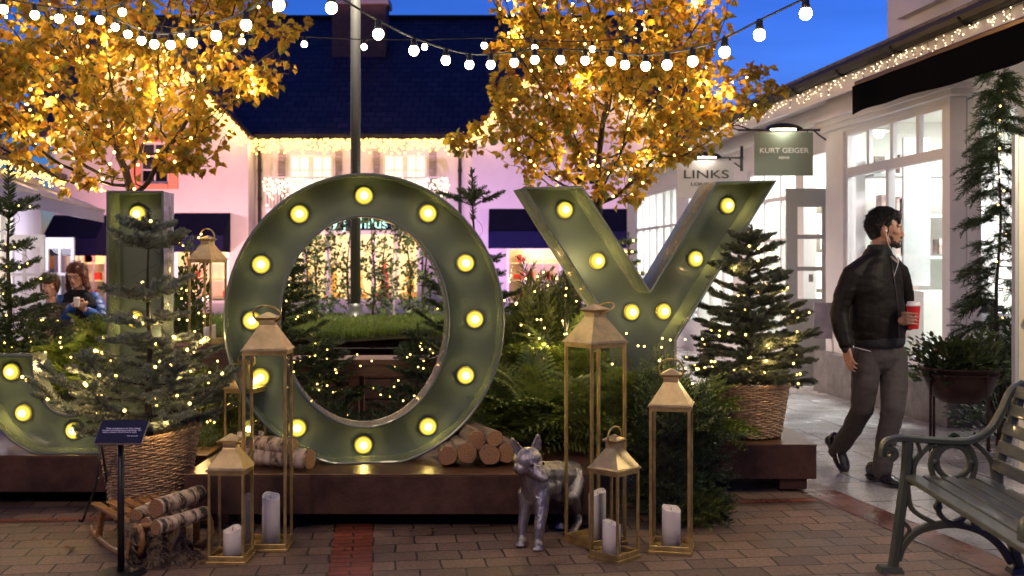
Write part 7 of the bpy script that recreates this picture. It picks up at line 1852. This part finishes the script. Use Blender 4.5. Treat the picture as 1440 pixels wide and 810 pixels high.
    g = G(); g.lathe([(0.0440,0.147),(0.0455,0.152),(0.0440,0.158),(0.0400,0.163),(0.0385,0.174),(0.0350,0.176),(0.033,0.172),(0.002,0.172)], 28); obj('lid', g, pmat('white_lid', (0.75,0.73,0.75), 0.4), tc_, autosm=40)
    g = G()
    for k in range(6): a = R(215+18*k); b = R(215+18*(k+1)); g.box((0.0390*math.cos(a), 0.0390*math.sin(a), 0.075+0.012*(k % 2)), (0.0075,0.001,0.003), Matrix.Rotation(a+R(90), 3, 'Z'))
    obj('cup_print', g, pmat('cup_white', (0.8,0.75,0.75), 0.5), tc_)
man()

def seated(label, hc, fw, shR, shL, hipc, handR, handL, elR, elL, hair, hairmat, coat, skin, legm, s=1.0, dirv=(0.1,-1,0), coatname='coat', lap=0.42):
    base = Vector((hipc.x, hipc.y, 0)); t = thing('person', label, 'person', base, 0, world=True)
    f3 = Vector(dirv).normalized(); sd = f3.cross(Vector((0,0,1))).normalized(); up = (0,0,1)
    g = G(); headblobs(g, hc, fw, up, s); nk = (shR+shL)/2+Vector((0,0,0.03))
    g.capsule(hc+Vector((0,0.02,-0.06)), 0.046*s, nk, 0.055*s); g.capsule(nk, 0.06, hipc+Vector((0,0,0.1)), 0.10)
    kn = [hipc+sd*k*0.10+f3*0.42+Vector((0,0,0.02)) for k in (1,-1)]; an = [Vector((k_.x+f3.x*0.04, k_.y+f3.y*0.04, 0.09)) for k_ in kn]
    for e, h, sh_ in ((elR, handR, shR), (elL, handL, shL)): g.capsule(sh_, 0.04, e, 0.034); g.capsule(e, 0.034, h, 0.025)
    for i in (0,1): g.capsule(hipc+sd*(1,-1)[i]*0.09, 0.07, kn[i], 0.05); g.capsule(kn[i], 0.045, an[i], 0.035); g.capsule(an[i]-Vector((0,0,0.04)), 0.035, an[i]+f3*0.15-Vector((0,0,0.055)), 0.028)
    hand(g, handR, (handL-handR).normalized()*0.6+Vector((0,-0.3,0.25)), (0,0.9,0.3), 0.9*s, 0.7, thumb=1); hand(g, handL, (handR-handL).normalized()*0.6+Vector((0,-0.3,0.25)), (0,0.9,0.3), 0.9*s, 0.7, thumb=-1)
    remeshed('body', g, skin, 0.0065, t, smooth=2); eyes(t, hc, fw, up, s)
    g = G(); f, d, u = frame(fw, up); g.capsule(hc+(f*0.0935+d*0.017-u*0.0600)*s, 0.0052*s, hc+(f*0.0935-d*0.017-u*0.0600)*s, 0.0052*s, 8, 3); obj('lips', g, pmat('lips', (0.40,0.12,0.10), 0.4), t, smooth=True)
    hairshell(hc, fw, up, s, hair, hairmat, t, 0.007, 0.008); strands(hc, fw, up, s*1.02, 500, hairmat, t, 4, flow=(0.5,0,-0.6), ln=0.06)
    g = G(); mid = (shR+shL)/2; w_ = (shR-shL).length/2
    loft(g, [(hipc+Vector((0,0,-0.02)), sd, f3, 0.19, 0.15),(hipc+Vector((0,0,0.12)), sd, f3, 0.19, 0.145),(hipc.lerp(mid, 0.55), sd, f3, w_*1.02, 0.14),(mid-Vector((0,0,0.06)), sd, f3, w_*1.02, 0.12),(mid+Vector((0,0,0.025)), sd, f3, w_*0.8, 0.09),(mid+Vector((0,0,0.075)), sd, f3, 0.065, 0.065)], 22)
    for sh_, e, h in ((shR, elR, handR), (shL, elL, handL)): g.capsule(sh_, 0.072, e, 0.062); g.capsule(e, 0.062, h.lerp(e, 0.12), 0.045)
    co_ = remeshed(coatname, g, coat, 0.009, t, smooth=4); wrinkle(co_, 0.010, (9,9,26), hc.x)
    g = G()
    for i in (0,1): g.capsule(hipc+sd*(1,-1)[i]*0.09, 0.092, kn[i], 0.072); g.capsule(kn[i], 0.068, an[i], 0.052)
    remeshed('trousers', g, legm, 0.01, t, smooth=3)
    g = G()
    for i in (0,1): g.capsule(an[i]-Vector((0,0,0.038)), 0.048, an[i]+f3*0.16-Vector((0,0,0.052)), 0.036)
    o = remeshed('shoes', g, M_black, 0.01, t, smooth=2)
    return t
M_khaki = pmat('dark_khaki_quilting', (0.042,0.036,0.026), 0.5, var=0.2, vscale=9, stretch=(0.4,0.4,9), bump=0.9, bscale=5)
M_navyc = pmat('dark_navy_wool', (0.005,0.006,0.012), 0.9, spec=0.2)
M_blue = pmat('bright_blue_jacket', (0.010,0.065,0.30), 0.5, var=0.15)
M_jean = pmat('denim', (0.03,0.045,0.10), 0.85, bump=0.2)
Yp = 10.2
seated('seated person with a brown fringe and dark khaki quilted jacket holding something white', W(70,402,Yp), Vector((0.12,-1,-0.12)), W(50,438,Yp), W(93,436,Yp+0.03), W(74,516,Yp+0.10), W(58,466,Yp-0.28), W(70,469,Yp-0.28), W(47,476,Yp-0.05), W(103,478,Yp-0.03),
    [(-0.014,0,0.042,0.100,0.082,0.082),(-0.04,0,-0.02,0.07,0.082,0.085),(0.072,0,0.066,0.028,0.058,0.030),(0.080,0.02,0.046,0.016,0.022,0.022),(0.080,-0.02,0.044,0.016,0.024,0.024),(0.02,0.078,-0.01,0.035,0.012,0.06),(0.02,-0.078,-0.01,0.035,0.012,0.06)], M_hairc, M_khaki, M_skin2, M_jean, 0.93)
wt = seated('woman with auburn hair and glasses in a navy wrap and bright blue sleeves', W(108,388,Yp+0.15), Vector((-0.10,-1,-0.18)), W(88,424,Yp+0.15), W(133,420,Yp+0.25), W(128,508,Yp+0.45), W(104,428,Yp-0.12), W(120,436,Yp-0.08), W(84,462,Yp+0.10), W(146,450,Yp+0.15),
    [(-0.014,0,0.046,0.106,0.092,0.086),(-0.04,0,-0.03,0.08,0.098,0.09),(0.0,0.086,-0.03,0.055,0.024,0.085),(0.0,-0.086,-0.03,0.055,0.024,0.085),(-0.01,0.10,-0.11,0.05,0.028,0.06),(-0.01,-0.095,-0.10,0.05,0.026,0.05),(0.052,0.045,0.085,0.035,0.03,0.026),(0.055,-0.04,0.085,0.035,0.03,0.024)], M_hairr, M_blue, M_skin2, M_jean, 0.97, coatname='jacket')
hcw = W(108,388,Yp+0.15); f, d, u = frame(Vector((-0.10,-1,-0.18)), (0,0,1))
g = G()
for k in (-1,1):
    g.tube([hcw+(f*0.098+d*(k*0.031+0.023*math.cos(a))+u*(0.004+0.017*math.sin(a)))*0.97 for a in [2*math.pi*j/20 for j in range(20)]], 0.0022, 5, closed=True); g.tube([hcw+(f*0.096+d*k*0.054+u*0.008)*0.97, hcw+(d*k*0.080+u*0.008)*0.97], 0.0022, 5)
g.tube([hcw+(f*0.100+d*0.009+u*0.006)*0.97, hcw+(f*0.100-d*0.009+u*0.006)*0.97], 0.0022, 5); obj('glasses', g, M_black, wt, smooth=True)
g = G(); mid = W(112,425,Yp+0.16); loft(g, [(W(116,474,Yp+0.20), Vector((1,0,0)), Vector((0,-1,0)), 0.150, 0.165),(W(113,450,Yp+0.16), Vector((1,0,0)), Vector((0,-1,0)), 0.165, 0.160),(W(112,430,Yp+0.17), Vector((1,0,0)), Vector((0,-1,0)), 0.185, 0.135),(W(110,414,Yp+0.18), Vector((1,0,0)), Vector((0,-1,0)), 0.135, 0.105),(W(109,407,Yp+0.18), Vector((1,0,0)), Vector((0,-1,0)), 0.075, 0.08)], 24)
o = remeshed('wrap', g, M_navyc, 0.009, wt, smooth=3); wrinkle(o, 0.012, (10,10,16))
def handheld(label, nm, c, d3):
    t = thing(nm, label, nm.replace('_', ' '), c, 0); g = G(); g.lathe([(0.028*d3,0.0),(0.036*d3,0.09*d3),(0.038*d3,0.095*d3),(0.030*d3,0.11*d3)], 20); obj('cup', g, pmat('white_paper', (0.75,0.72,0.70), 0.6), t, autosm=40)
handheld('white paper cup held by the person with the fringe', 'paper_cup', W(61,463,Yp-0.34), 1.0)
handheld('small white paper cup held by the woman with glasses', 'paper_cup', W(108,431,Yp-0.19), 0.8)
# bench that carries the two
t = thing('wooden_bench', 'plain wooden bench under the two seated people', 'bench', (W(100,500,Yp+0.25).x, Yp+0.22, 0), 0, world=True)
bx = W(100,500,Yp+0.25).x; sz_ = W(74,516,Yp+0.10).z-0.10
for k in range(4): g = G(); g.box((bx, Yp+0.02+0.14*k, sz_-0.02), (1.7,0.12,0.04)); obj('plank', g, M_timber, t, bevel=0.006)
for x in (-0.7, 0.7):
    for y in (0.0, 0.44): g = G(); g.box((bx+x, Yp+0.02+y, (sz_-0.04)/2), (0.08,0.07,sz_-0.04)); obj('leg', g, M_timber, t, bevel=0.005)
